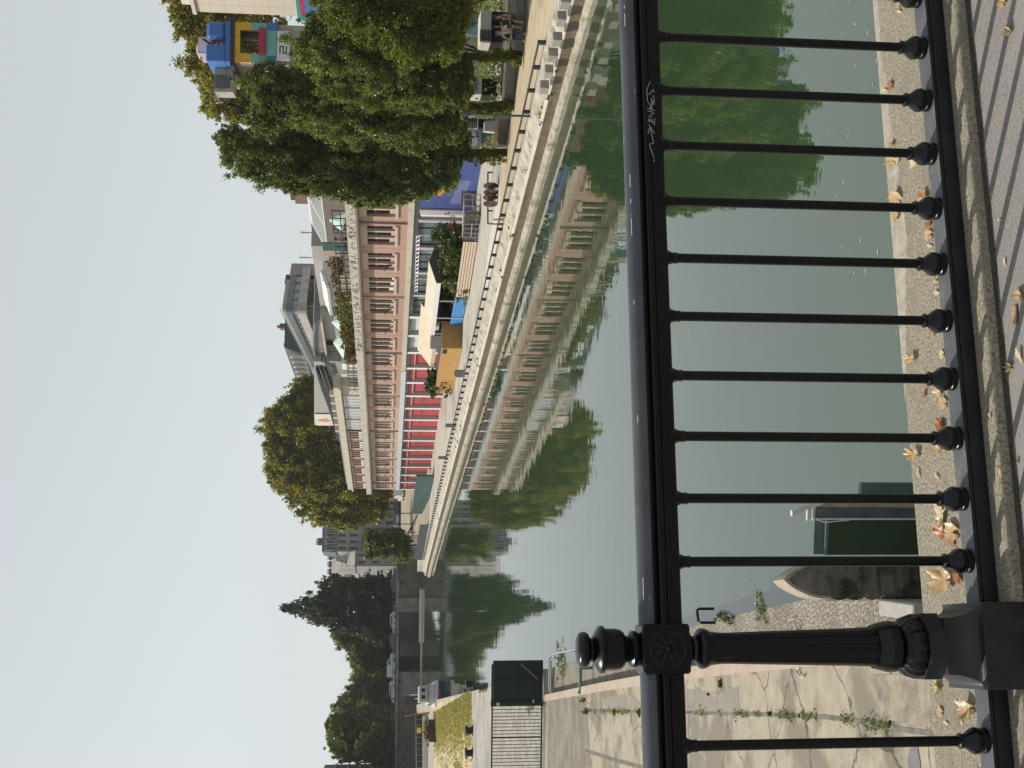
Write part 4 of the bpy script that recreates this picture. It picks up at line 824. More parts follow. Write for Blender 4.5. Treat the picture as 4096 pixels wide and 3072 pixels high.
m = MB(); m.box(sa[0], sb[0], tq-.08, tq, pz(1330, 1660, tq)[1], pz(1257, 1660, tq)[1], ST); sg = m.build("sign_panel", mat("cream_sign", (.68, .63, .52), (.6, .56, .46), 3, .7), va)
m = MB(); cs, cz_ = (sa[0]+sb[0])/2+.1, pz(1293, 1675, tq)[1]
for dx, dz, r in ((-.1, .1, .6), (.55, -.25, .45), (-.6, -.3, .4), (.1, -.55, .5), (.3, .5, .35)): m.disc(ST(cs+dx, tq-.082-.004*r, cz_+dz), FA, V([0, 0, 1.]), r, 9, .012)
m.build("sign_figure", mat("faded_red_print", (.45, .16, .15), (.55, .3, .26), 3, .8), sg)
# painted scribbles along the parapet
m = MB(); my = MB()
for k in range(95):
    s_ = rng.uniform(-76, -38); q = my if rng.random() < .3 else m; z = zp-.4+rng.normal()*.1; P = [ST(s_+rng.normal()*.2, -.835, min(zp-.08, max(zt1+.2, z+rng.normal()*.18))) for _ in range(4)]; q.tube(P, .022, 4)
m.build("dark_scribble", plain("scribble_dark", (.2, .2, .2), .8), bld); my.build("yellow_scribble", plain("scribble_yellow", (.46, .44, .24), .8), bld)
# glasshouse on the roof
tg = 3.5; s0, s1 = sz(1290, 735, tg)[0]-3, sz(1290, 1000, tg)[0]; z0, z1 = sz(1308, 960, tg)[1], sz(1256, 960, tg+2)[1]
m = MB(); m.poly([ST(s0, tg, z0), ST(s1, tg, z0), ST(s1, tg+2.6, z1), ST(s0, tg+2.6, z1)]); m.poly([ST(s1, tg, z0), ST(s1, tg+5.2, z0), ST(s1, tg+2.6, z1)]); m.poly([ST(s0, tg+5.2, z0), ST(s1, tg+5.2, z0), ST(s1, tg+2.6, z1), ST(s0, tg+2.6, z1)])
ghm = mat("greenhouse_glass", (.22, .25, .27), (.15, .17, .19), 1.5, .12, spec=.7); gh = m.build("glass_roof", ghm, bld)
m = MB(); n = 24
for i in range(n+1): s = s0+(s1-s0)*i/n; m.tube([ST(s, tg-.03, z0+.05), ST(s, tg+2.6, z1+.05)], .05 if i % 8 else .09, 4)
m.tube([ST(s0, tg+2.6, z1+.05), ST(s1, tg+2.6, z1+.05)], .12, 5); m.tube([ST(s0, tg, z0), ST(s1, tg, z0)], .1, 5); m.tube([ST(s1, tg, z0), ST(s1, tg+5.2, z0)], .1, 4); m.tube([ST(s1, tg+5.2, z0), ST(s1, tg+2.6, z1)], .1, 4)
m.build("glazing_bar", whitep, gh)
m = MB(); m.box(S0, s1+6, tg-.2, tg+6, zp-.6, z0, ST); m.build("rooftop_wall", mat("brown_roof_wall", (.19, .155, .125), (.14, .115, .095), 1.5, .9), bld)
pa0, pa1 = sz(1300, 985, 6)[0], sz(1300, 1262, 6)[0]
m = MB(); m.box(pa0, pa1, 6, 11, zp-.6, sz(1262, 1100, 6)[1], ST); m.build("rooftop_annex", mat("lilac_render", (.36, .34, .335), (.31, .295, .29), 1, .9), bld)
m = MB(); a0, a1 = sz(1310, 1125, 4)[0], sz(1310, 1225, 4)[0]; m.box(a0, a1, 4, 5.9, zp-.6, sz(1292, 1150, 4)[1], ST); wb = m.build("white_kiosk", whitep, bld)
m = MB(); m.extr([(3.2, sz(1318, 1150, 3.2)[1]), (5, sz(1294, 1150, 4)[1]), (5, sz(1291, 1150, 4)[1]+.2), (3.1, sz(1316, 1150, 3.2)[1]+.2)], a0-.3, a1+.4, ST); m.build("kiosk_awning", whitep, wb)
# terrace railing, screens
m = MB(); s = -72.
while s < -24: m.tube([ST(s, -.4, zp), ST(s, -.4, zp+1.05)], .045, 4); s += 1.35
for z in (zp+.45, zp+1.05): m.tube([ST(-72, -.4, z), ST(-24, -.4, z)], .045, 4)
m.build("terrace_railing", blackm, bld)
m = MB()
for i in range(5): a = -58.9+i*1.38; m.box(a, a+1.2, -.33, -.28, zp+.02, zp+.95, ST)
m.build("wood_screen", mat("weathered_wood", (.40, .33, .22), (.3, .245, .16), 5, .85, stretch=(1, 1, 6)), bld)
m = MB(); m.box(-34, -32, -.3, 1, zp, zp+1.6, ST); m.build("white_cabin", whitep, bld); m = MB(); m.box(-37, -34.05, -.31, -.26, zp, zp+1.0, ST); m.build("pink_panel", plain("pink_panel_paint", (.36, .17, .17), .7), bld)
m = MB(); m.box(-64.8, -63.2, .1, .16, zp+.1, zp+2.1, ST); m.build("green_shade", plain("green_shade_cloth", (.02, .085, .075), .8), bld); m = MB(); m.box(-63.18, -62, .1, .16, zp+.8, zp+2.1, ST); m.build("tan_shade", plain("tan_shade_cloth", (.36, .28, .19), .8), bld)
# ---------------------------------------------------------------- things on the terrace roof
hm = leafmat("hedge_green", (.08, .08, .02), (.24, .21, .05), (.4, .32, .08), .3, .6); hr = leafmat("hedge_rusty", (.07, .055, .02), (.2, .12, .04), (.26, .2, .07), .25, .8)
def plant(name, label, cat, P, blobs, n, size, mt, group=None, **kw):
    t = thing(name, label, cat, P, group); o = foliage(name, blobs, n, size, mt, t, **kw); o.parent = None; o.location = t.location.copy(); bpy.data.objects.remove(t); o.name = name
    return tag(o, label, cat, group)
plant("terrace_hedge", "yellow green hedge spilling over the terrace railing above the parapet", "hedge", ST(-50, 0, zp), [(ST(s, 0, zp+.75), (.9, .6, .75)) for s in np.arange(-55, -46, .9)], 5200, .2, hm, nclump=26)
plant("rusty_hedge", "rusty brown hedge on the terrace under the pale green parasol", "hedge", ST(-42, 0, zp), [(ST(s, 0, zp+.7), (.9, .6, .75)) for s in np.arange(-46, -36.5, .9)], 5600, .2, hr, nclump=26)
plant("yellow_shrub", "yellow shrub against the dark screen at the end of the terrace", "shrub", ST(-35.5, 0, zp), [(ST(-35.6, -.1, zp+.6), (.8, .5, .8))], 900, .2, leafmat("shrub_yellow", (.16, .14, .02), (.42, .34, .05), None, .3, 1), nclump=26)
plant("terrace_plants", "low autumn coloured plants in tubs beside the wood screens", "plants", ST(-60, .3, zp), [(ST(s, .4, zp+1.2), (.7, .6, .5)) for s in np.arange(-60.5, -55.5, .8)], 2400, .17, hr, nclump=20)
ps = mat("pale_green_parasol", (.50, .64, .58), (.4, .54, .49), 2, .7)
for i, (X, Y, w, lb) in enumerate([(1346, 1370, 2.5, "large pale green parasol leaning over the rusty hedge"), (1338, 1288, 1.5, "small tilted pale green parasol above the hedge"), (1332, 880, 1.2, "pale green parasol edge by the glass roof")]):
    s, z = sz(X, Y, .6); t = thing("parasol", lb, "parasol", ST(s, .6, zp)); m = MB(); n = 8
    ap = ST(s, .6, z+.35); rim = [ST(s+w*math.cos(2*math.pi*j/n), .6+w*.6*math.sin(2*math.pi*j/n), z-.75+.25*math.cos(2*math.pi*j/n)) for j in range(n)]
    m.add([ap]+rim, [(0, j+1, (j+1) % n+1) for j in range(n)]); m.build("canopy", ps, t); m = MB(); m.tube([ST(s, .6, zp), ap], .04, 5); m.build("pole", blackm, t)
# antennas
for i, (X0, X1, Y, t_, lb) in enumerate([(1205, 1228, 930, 14, "comb antenna on the roof behind the glasshouse"), (1200, 1228, 1030, 16, "thin antenna beside the chimney pots")]):
    s, z0 = onf(X1, Y, t_); z1 = onf(X0, Y, t_)[1]; m = MB(); m.tube([ST(s, t_, z0-2), ST(s, t_, z1)], .04, 4)
    for q in range(4): z = z1-.25*q; m.tube([ST(s-.5+.08*q, t_, z), ST(s+.5-.08*q, t_, z)], .025, 4)
    tag(m.build("antenna", blackm, None, ST(s, t_, z0)), lb, "antenna")
# ================================================================ terrace in front of the warehouse and small quay things
ZG = ZQ+.012
wood_p = mat("pale_planks", (.60, .48, .36), (.50, .39, .29), 3, .8, stretch=(1, 1, 5)); wood_y = mat("yellow_planks", (.52, .31, .10), (.42, .235, .07), 2.4, .75, stretch=(.4, .4, 6)); wood_b = mat("brown_planks", (.17, .085, .04), (.11, .055, .028), 4, .8, stretch=(1, 1, 5)); wood_d = mat("dark_planks", (.085, .07, .06), (.055, .046, .04), 4, .85)
blue_p = mat("blue_pallet_paint", (.075, .28, .62), (.06, .22, .52), 3, .6)
def gst(X, Y, z=ZQ): return st_of(onz(X, Y, z))
def fence(name, label, pA, pB, h, mtr, nb, gap=.25, group=None, back=None):
    (sa, ta), (sb, tb) = pA, pB; L = math.hypot(sb-sa, tb-ta); ux, uy = (sb-sa)/L, (tb-ta)/L
    fr = lambda a, b, c: ST(sa+ux*a-uy*b, ta+uy*a+ux*b, ZG+c)
    t = thing(name, label, "fence", fr(0, 0, 0), group); m = MB(); bh = h/nb
    for i in range(nb): m.bbox(0, L, -.02, .02, .06+i*bh, .06+i*bh+bh*(1-gap), fr, .008)
    m.build("boards", mtr, t); m = MB(); x = .05
    while x < L: m.bbox(x-.04, x+.04, .021, .1, 0, h+.04, fr, .008); x += 1.45
    m.build("posts", back or wood_d, t); return t, fr, L
fence("plank_fence", "long pale plank fence with four wide boards around the cafe terrace", gst(1912, 968), gst(1876, 1189), 1.0, wood_p, 5, .2)
fence("dark_fence", "short dark brown plank fence behind the metal cages", gst(1925, 855), gst(1913, 962), 1.05, wood_d, 5, .15)
t, fr, L = fence("blue_fence", "bright blue painted slatted fence under the canopy", gst(1872, 1192), gst(1843, 1328), 1.0, blue_p, 4, .12, back=blue_p)
def crate(name, label, pA, pB, d, h, mtr):
    (sa, ta), (sb, tb) = pA, pB; L = math.hypot(sb-sa, tb-ta); ux, uy = (sb-sa)/L, (tb-ta)/L
    fr = lambda a, b, c: ST(sa+ux*a-uy*b, ta+uy*a+ux*b, ZG+c); t = thing(name, label, "box", fr(0, 0, 0)); m = MB(); nb = 16; bh = h/nb
    m.box(.02, L-.02, .03, d-.02, .02, h-.05, fr); m.build("box_body", wood_d, t); m = MB()
    for i in range(nb): m.bbox(0, L, -.01+.006*(i % 2), .025+.006*(i % 2), i*bh+.01, i*bh+bh*.97, fr, .006); m.bbox(-.015, .015, .03, d, i*bh+.01, i*bh+bh*.97, fr, .006)
    m.build("planks", mtr, t); return t, fr, L
t, fr, L = crate("plank_box", "tall yellow plank box planted with vines beside the canopy", gst(1849, 1394), gst(1810, 1572), 2.4, 1.72, wood_y)
m = MB(); m.box(.3, 1.6, -.03, -.012, 1.25, 1.6, fr); m.build("hatch", dark, t)
gl1 = leafmat("vine_green", (.03, .055, .012), (.10, .13, .03), (.2, .2, .06), .3, 1.2)
plant("box_vine", "leafy vine growing over the far end of the yellow plank box", "vine", fr(L-1.5, .6, 1.6), [(fr(L-1.2, .5, 1.8), (1.3, 1., .7)), (fr(L-2.4, .8, 2.0), (1., .8, .7)), (fr(L-.2, .6, 2.2), (.8, .7, .6))], 1900, .28, gl1, nclump=16, shell=.2)
plant("box_creeper", "thin creeper hanging on the front of the yellow plank box", "vine", fr(L-1.5, 0, .6), [(fr(L-3, -.1, .75), (.7, .12, .4)), (fr(L-1.2, -.1, .55), (.7, .12, .4)), (fr(L-4, -.1, 1.), (.6, .12, .3))], 330, .2, gl1, nclump=9)
# bushes behind the plank fence
gb1 = leafmat("terrace_shrub_green", (.05, .07, .02), (.17, .2, .05), (.32, .31, .1), .42, .8)
for X, Y, t_, r, h, n, lb in [(1800, 1000, -2.8, 1.2, 1.5, 2600, "bushy bright shrub at the near end of the plank fence"), (1790, 1075, -3.2, 1.5, 1.7, 3000, "tall shrub in the middle of the cafe terrace"), (1815, 1130, -3.6, 1.3, 1.3, 2200, "rounded shrub close behind the plank fence"), (1780, 1165, -3.0, 1., 1.5, 1700, "narrow shrub beside the canopy end"), (1755, 935, -2.2, .9, 1.2, 1500, "palm like plant in front of the burgundy doors"), (1780, 970, -2.4, .9, 1.4, 1200, "reddish green plant beside the truss")]:
    s, z = onf(X, Y, t_); P = ST(s, t_, ZG); tp = z+.35
    plant("terrace_shrub", lb, "shrub", P, [(ST(s, t_, z-.2), (r, r, h*.6)), (ST(s+.6*r, t_-.2, z-1.), (r*.9, r*.8, h*.6)), (ST(s-.5*r, t_, z-1.4), (r*.8, r*.8, h*.5))], n, .2, gb1 if r > 1 else gl1, "shrubs on the cafe terrace", nclump=26, shell=.2)
# tents
tan_c = mat("beige_tent_cloth", (.60, .53, .43), (.53, .465, .375), 1, .8); cr_c = mat("cream_tent_cloth", (.56, .485, .35), (.49, .42, .3), 1, .8); tg_c = plain("shaded_tent_cloth", (.10, .10, .105), .8); dg_c = plain("dark_shaded_tent", (.06, .062, .066), .85)  # grey cloths put the shade of the gable ends into their colour
def tent(label, s0, s1, t0, t1, ze, zrdg, tr, mc, mg, val):
    T = thing("tent_canopy", label, "canopy", ST(s0, (t0+t1)/2, ZG), "canopies on the cafe terrace")
    m = MB(); e = .04; m.extr([(t0, ze), (tr, zrdg), (t1, ze), (t1, ze-e), (tr, zrdg-e), (t0, ze-e)], s0, s1, ST); c = m.build("roof_cloth", mc, T)
    m = MB(); m.extr([(t0+.05, ze-.02), (tr, zrdg-.05), (t1-.05, ze-.02), (t1-.05, ze-.5), (t0+.05, ze-.5)], s0+.02, s0+.06, ST); m.build("gable_cloth", mg, T)
    m = MB(); m.box(t0 and s0, s1, t0-.03, t0+.01, ze-.36, ze+.0, ST); m.build("valance", val, T); m = MB(); x = s0+.1
    while x < s1+.1: m.tube([ST(x, t0+.08, ZG), ST(x, t0+.08, ze-.05)], .06, 6); m.tube([ST(x, t1-.1, ZG), ST(x, t1-.1, ze-.05)], .06, 6); x += (s1-s0-.2)/3
    m.build("tent_pole", whitep, T); return T
ta_ = sz(1750, 1195, -4.4)[0]; tb_ = sz(1750, 1340, -4.4)[0]
tent("beige tent canopy with white valance over the blue fence", ta_-3.4, tb_, -4.4, -1.0, sz(1752, 1195, -4.4)[1]+.28, sz(1706, 1195, -2.6)[1]+.1, -2.6, tan_c, dg_c, mat("white_valance", (.68, .68, .68), (.6, .6, .6), 2, .8))
ta2, tb2 = sz(1720, 1345, -3.6)[0], sz(1720, 1462, -3.6)[0]
tent("large cream tent canopy beyond the beige one, near end coloured dark for shade", ta2-4, tb2, -3.7, -.3, sz(1728, 1400, -3.6)[1], sz(1675, 1330, -2.)[1], -2., cr_c, tg_c, cr_c)
m = MB(); m.box(ta_-1, tb_+6, -1.05, -1.0, ZG, -2.0, ST); tag(m.build("shade_sheet", dark, None, ST(ta_, -1, ZG)), "near black sheet standing for the shade under the canopies", "curtain")  # black sheet paints in the dark interior under the canopies
s0 = sz(1800, 1345, -4.2)[0]; m = MB(); m.bbox(s0, s0+3.6, -4.2, -1.6, ZG, -1.9, ST, .03); tag(m.build("grey_kiosk", mat("grey_kiosk_board", (.13, .13, .13), (.09, .09, .09), 1.5, .8), None, ST(s0, -3, ZG)), "dark grey kiosk wall standing behind the yellow plank box", "kiosk")
# furniture under the tents (dim)
for i in range(4):
    s = ta_+1.2+i*2.6; T = thing("bar_table", ["bar table under the beige canopy nearest the plank fence", "second bar table under the beige canopy", "third bar table under the beige canopy", "bar table under the far end of the beige canopy"][i], "table", ST(s, -2.6, ZG), "bar tables under the canopy")
    m = MB(); m.lathe([(1.0, .42), (1.05, .42)], ST(s, -2.6, ZG), 14); m.build("table_top", wood_b, T); m = MB(); m.tube([ST(s, -2.6, ZG), ST(s, -2.6, ZG+1.0)], .05, 6); m.lathe([(0, .3), (.04, .28)], ST(s, -2.6, ZG), 12); m.build("leg", blackm, T)
# metal trusses round the terrace
alu = mat("aluminium_truss", (.52, .54, .56), (.42, .44, .46), 8, .4, metal=.3)
def truss(label, pts, w=.22):
    T = thing("truss_frame", label, "truss", pts[0], "aluminium trusses of the terrace"); m = MB()
    for p, q in zip(pts[:-1], pts[1:]):
        p, q = V(p), V(q); L = np.linalg.norm(q-p); n = max(3, int(L/.4)); up = V([0, 0, 1.]) if abs((q-p)[2]) < L*.5 else FA
        for o in (-1, 1): m.tube([p+up*w*.5*o, q+up*w*.5*o], .032, 4)
        for i in range(n): a = p+(q-p)*i/n; b = p+(q-p)*(i+1)/n; m.tube([a+up*w*.5*(1 if i % 2 else -1), b-up*w*.5*(1 if i % 2 else -1)], .018, 4)
    m.build("truss_bars", alu, T); return T
def pq(X, Y, t_): s, z = onf(X, Y, t_); return ST(s, t_, z)
zt5 = sz(1672, 945, -1.6)[1]; sA, sB, sC = sz(1700, 943, -1.6)[0], sz(1700, 1112, -1.6)[0], sz(1700, 1172, -1.6)[0]
truss("aluminium truss portal at the near end of the terrace by the burgundy doors", [ST(sA, -1.6, ZG), ST(sA, -1.6, zt5), ST(sC, -1.6, zt5-.15)])
truss("slim aluminium truss mast standing in the middle of the terrace shrubs", [ST(sB, -1.7, ZG), ST(sB, -1.7, zt5-.1)])
# metal cages, benches
for i, (X0, Y0, X1, Y1, lb) in enumerate([(1924, 826, 1921, 893, "nearer welded wire cage lying in front of the dark plank fence"), (1921, 898, 1916, 950, "farther welded wire cage in front of the dark plank fence")]):
    (sa, ta), (sb, tb) = gst(X0, Y0), gst(X1, Y1); T = thing("wire_cage", lb, "cage", ST(sa, ta, ZG), "wire cages by the terrace"); m = MB(); h = 1.15
    for z in (.02, .55, h):
        m.tube([ST(sa, ta, ZG+z), ST(sb, tb, ZG+z), ST(sb, tb+.9, ZG+z), ST(sa, ta+.9, ZG+z), ST(sa, ta, ZG+z)], .03, 4)
    for q in np.linspace(0, 1, 4): s, t_ = sa+(sb-sa)*q, ta+(tb-ta)*q; m.tube([ST(s, t_, ZG), ST(s, t_, ZG+h)], .03, 4); m.tube([ST(s, t_+.9, ZG), ST(s, t_+.9, ZG+h)], .03, 4)
    m.build("cage_frame", gv, T); m = MB()
    for q in np.linspace(0, 1, 22): s, t_ = sa+(sb-sa)*q, ta+(tb-ta)*q; m.tube([ST(s, t_, ZG+.02), ST(s, t_, ZG+h)], .008, 3)
    for z in np.linspace(.1, h, 12): m.tube([ST(sa, ta, ZG+z), ST(sb, tb, ZG+z)], .008, 3)
    m.build("cage_mesh", plain("dark_wire", (.09, .09, .09), .5), T)
def bench(label, X0, Y0, X1, Y1):
    (sa, ta), (sb, tb) = gst(X0, Y0), gst(X1, Y1); L = math.hypot(sb-sa, tb-ta); ux, uy = (sb-sa)/L, (tb-ta)/L; fr = lambda a, b, c: ST(sa+ux*a-uy*b, ta+uy*a+ux*b, ZG+c)
    T = thing("wood_bench", label, "bench", fr(0, 0, 0), "slatted wooden benches by the mural"); m = MB()
    for z in (.45, .62, .79, .96): m.bbox(0, L, -.02, .02, z, z+.12, fr, .01)
    m.build("backrest", wood_b, T); m = MB()
    for b in (.04, .17, .30): m.bbox(0, L, b, b+.11, .40, .44, fr, .008)
    m.build("seat", wood_b, T)
    for x in (.1, L-.1): m = MB(); m.bbox(x-.05, x+.05, -.01, .42, 0, .40, fr, .008); m.build("leg", wood_d, T)
bench("slatted brown bench at the right end of the blue mural", 1903, 664, 1901, 722); bench("longer slatted brown bench in front of the mural", 1908, 752, 1905, 828)
# cable reels and low chain line on the pale slab
for i, (X, Y, lb) in enumerate([(1993, 757, "round dark cable reel nearer the trees on the pale slab"), (1991, 803, "round dark cable reel farther from the trees on the pale slab")]):
    s, t_ = gst(X, Y); r = .42; T = thing("cable_reel", lb, "reel", ST(s, t_, ZG), "cable reels on the quay"); cen = ST(s, t_, ZG+r)
    m = MB()
    for b in (-.22, .18): m.disc(cen+FB*b, FA, V([0, 0, 1.]), r, 22, .04)
    m.build("reel_flange", wood_d, T); m = MB(); m.lathe([(-.18, .2), (.18, .2)], cen, 14, axis=(FA, V([0, 0, 1.]), FB)); m.build("reel_drum", wood_b, T); m = MB()
    for k in range(3): a = k*math.pi/3; d = math.cos(a)*FA+math.sin(a)*V([0, 0, 1.]); m.tube([cen-FB*.23-d*r*.85, cen-FB*.23+d*r*.85], .04, 4)
    m.build("reel_spoke", wood_b, T)
s0, t0 = gst(1972, 690); s1, t1 = gst(1972, 895); s2, t2 = gst(2014, 897); T = thing("low_barrier", "low dark barrier beam around the pale slab by the cable reels", "barrier", ST(s0, t0, ZG)); m = MB()
m.tube([ST(s0, t0, ZG+.3), ST(s1, t1, ZG+.3), ST(s2, t2, ZG+.3)], .05, 5); m.build("beam", wood_d, T); m = MB()
for q in np.linspace(0, 1, 5): m.tube([ST(s0+(s1-s0)*q, t0+(t1-t0)*q, ZG), ST(s0+(s1-s0)*q, t0+(t1-t0)*q, ZG+.3)], .05, 4)
m.tube([ST(s2, t2, ZG), ST(s2, t2, ZG+.35)], .06, 4); m.build("stake", wood_d, T)
# plates standing on the quay edge
for X, Y, w, h, lb in [(1856, 1510, 1.9, .75, "crumpled dark plastic sheet standing on the quay edge by the yellow box"), (1822, 1716, 1.2, .9, "dark grey plate on the quay edge in front of the red bays, nearer one"), (1788, 1843, 1.2, .9, "dark grey plate on the quay edge in front of the red bays, farther one")]:
    s, t_ = gst(X, Y); m = MB(); m.prism([(-w/2, 0), (w/2, 0), (w/2, h*(.8 if w > 1.5 else 1)), (0, h*(1.1 if w > 1.5 else 1)), (-w/2, h)], 0, .06, lambda a, b, c: ST(s+a, t_+.3+c, ZG+b)); tag(m.build("edge_plate", plain("dark_plate", (.06, .062, .064), .6), None, ST(s, t_+.3, ZG)), lb, "plate", "plates on the quay edge")
# lamp posts / masts on the quay
gr = plain("mast_green_grey", (.07, .085, .085), .5)
def mast(name, label, X, Yb, Xt, r, head=None, group=None, z=ZQ):
    P = onz(X, Yb, z); Q = ony(Xt, Yb, P[1]); T = thing(name, label, "mast", P, group); m = MB(); m.tube([P, P+(V([P[0], P[1], Q[2]])-P)], r, 8, r*.75); m.build("mast_pole", gr, T); m = MB()
    if head: head(m, V([P[0], P[1], Q[2]])); m.build("mast_head", gr, T)
    return T
mast("quay_mast", "slim grey green mast on the quay edge in front of the trees", 2122, 465, 1855, .055, lambda m, p: m.bbox(-.08, .08, -.06, .06, -.3, .0, lambda a, b, c: p+V([a, b, c])))
# green hoarding at the far end
hg = mat("green_hoarding_sheet", (.035, .085, .075), (.028, .068, .06), .5, .6, c3=(.22, .27, .26), sc3=1.3, thr=(.64, .66)); (sa, ta), (sb, tb) = gst(1737, 1905), gst(1706, 2056)
fr = lambda a, b, c: ST(sa+(sb-sa)*a, ta+(tb-ta)*a+b, ZQ+c); T = thing("site_hoarding", "dark green site hoarding across the far end of the quay", "hoarding", fr(0, 0, 0)); m = MB(); m.box(0, 1, 0, .06, .05, 2.35, fr); m.build("hoarding_sheet", hg, T); m = MB()
for q in np.linspace(0, 1, 9): m.box(q-.003, q+.003, .061, .16, 0, 2.4, fr)
m.box(0, 1, -.03, -.002, 0, .12, fr); m.build("hoarding_post", gf, T)
# ================================================================ trees
def limbs(m, base, top, spread, r, n=6, lean=(0, 0)):
    base, top = V(base), V(top); top = base+(top-base)*.86; k = 6; mid = [base+(top-base)*i/k+V([rng.normal()*.05, rng.normal()*.05, 0])*(i > 0)*np.linalg.norm(top-base)*.12 for i in range(k+1)]
    m.tube(mid, r, 8, r*.3); H = np.linalg.norm(top-base)
    for i in range(n):
        j = rng.integers(1, k); p = mid[j]; a = rng.uniform(0, 6.28); L = spread*rng.uniform(.35, .65); q = p+V([math.cos(a)*L, math.sin(a)*L, H*rng.uniform(.12, .3)]); h = (p+q)/2+V([0, 0, -H*.03])
        m.tube([p, h, q], r*.42, 6, r*.08)
bark = mat("bark", (.075, .055, .04), (.035, .027, .02), 7, .95, .03, 14, stretch=(1, 1, .35)); bark_p = mat("plane_bark", (.25, .22, .16), (.13, .11, .08), 2.5, .9)
def tree(label, y, trunkpx, blobs, n, size, leafm, cat="tree", name="tree", group=None, zb=ZQ, depth=.9, barkm=None, r=.22, **kw):
    """trunkpx=(X,Y base); blobs=(X,Y,rX,rY[,dy]) in photo pixels at distance y"""
    B = ony(trunkpx[0], trunkpx[1], y); B = V([B[0], y, zb]); k = y/FPX; bl = []; n = int(n*1.3)
    for b in blobs:
        dy = b[4] if len(b) > 4 else rng.uniform(-.3, .3)*b[3]*k; P = ony(b[0], b[1], y+dy); bl.append((P, (b[3]*k*1.06, min(b[2], b[3])*k*depth, b[2]*k*1.04)))
    T = thing(name, label, cat, B, group); zt = max(c[2]+.45*rr[2] for c, rr in bl); cx = np.mean([c[0] for c, rr in bl]); sp = max(rr[0] for c, rr in bl)*.9
    m = MB(); limbs(m, B, (cx*.7+B[0]*.3, y, zt), sp, r, 9); m.build("trunk", barkm or bark, T, smooth='all'); foliage("crown", bl, n, size, leafm, T, **kw); return T
lf_pop = leafmat("leaf_quay_tree", (.07, .095, .036), (.2, .225, .085), (.38, .38, .16), .5, .45)
lf_near = leafmat("leaf_bright_tree", (.075, .098, .026), (.21, .225, .062), (.36, .34, .12), .52, .5)
lf_plane = leafmat("leaf_plane_yellow", (.13, .125, .035), (.30, .27, .075), (.48, .4, .13), .5, .25)
lf_dark = leafmat("leaf_dark_poplar", (.03, .046, .027), (.076, .095, .048), (.15, .165, .08), .42, .3)
lf_mid = leafmat("leaf_far_green", (.07, .092, .038), (.18, .2, .075), (.31, .31, .12), .5, .15)
QG = "trees along the quay"
tree("rightmost quay tree with bright yellow green leaves at the photo edge", 52.5, (2112, -30), [(1700, 10, 180, 150), (1480, -30, 190, 150), (1620, 130, 120, 90), (1800, 60, 70, 120), (1380, 10, 110, 110), (1560, -80, 250, 150), (1760, -60, 110, 150), (1850, -40, 40, 120), (1770, 175, 80, 70), (1640, 205, 60, 70)], 110000, .105, lf_near, group=QG, clump=.12)
tree("quay tree with an ivy clad trunk beside the seated people", 57, (2086, 228), [(1370, 190, 190, 130), (1560, 260, 190, 150), (1740, 300, 110, 120), (1300, 110, 80, 70), (1420, 330, 150, 90), (1650, 380, 110, 70), (1250, 215, 75, 70), (1800, 230, 60, 140), (1500, 120, 150, 100), (1850, 330, 45, 110)], 125000, .105, lf_pop, group=QG, clump=.11)
tree("darker quay tree behind the mast, between the ivy tree and the last one", 60.5, (2052, 415), [(1180, 400, 170, 110), (1400, 450, 200, 120), (1620, 480, 170, 120), (1080, 330, 90, 80), (1780, 460, 90, 110), (1060, 480, 70, 60), (1290, 330, 130, 90)], 90000, .11, lf_pop, group=QG, clump=.11)
tree("last quay tree with a spreading crown that stands nearest the brick warehouse", 64, (2024, 610), [(1000, 610, 110, 90), (1150, 640, 160, 110), (1350, 660, 190, 120), (1560, 660, 180, 120), (1720, 640, 110, 110), (930, 560, 55, 50), (1430, 755, 130, 60), (1600, 740, 110, 60), (1200, 735, 90, 40), (1250, 550, 150, 100), (1640, 560, 120, 100), (1830, 560, 45, 110), (1690, 745, 60, 50), (1800, 680, 40, 60), (1500, 800, 60, 30)], 150000, .11, lf_pop, group=QG, clump=.11)
plant("ivy", "ivy wrapped round the trunk of the tree by the seated people", "ivy", ony(2086, 228, 56.8)*V([1, 1, 0])+V([0, 0, ZQ]), [(ony(X, Y, 56.8), (.32, .3, .55)) for X, Y in ((2060, 226), (2030, 228), (1995, 226), (1960, 228), (2075, 232))], 2600, .11, lf_near, nclump=26)
plant("ivy", "ivy on the dark trunk right behind the mast", "ivy", ony(2052, 440, 60.2)*V([1, 1, 0])+V([0, 0, ZQ]), [(ony(X, Y, 60.2), (.3, .3, .5)) for X, Y in ((2045, 432), (2010, 440), (1975, 436), (1940, 440))], 2000, .11, lf_near, nclump=24)
plant("ivy", "ivy and weeds at the foot of the last quay tree", "ivy", ony(2024, 630, 63.8)*V([1, 1, 0])+V([0, 0, ZQ]), [(ony(X, Y, 63.8), (.35, .3, .5)) for X, Y in ((2015, 625), (1980, 632), (1945, 625), (1910, 632), (1880, 628))], 2400, .11, lf_near, nclump=24)
tree("tall yellow green plane tree behind the painted tower", 118, (1800, 250), [(850, 130, 120, 150), (900, 330, 110, 130), (780, 60, 80, 90), (960, 430, 70, 60), (1000, 220, 180, 200), (830, 250, 70, 80), (720, 10, 50, 80)], 42000, .3, lf_plane, group=None, clump=.11, barkm=bark_p)
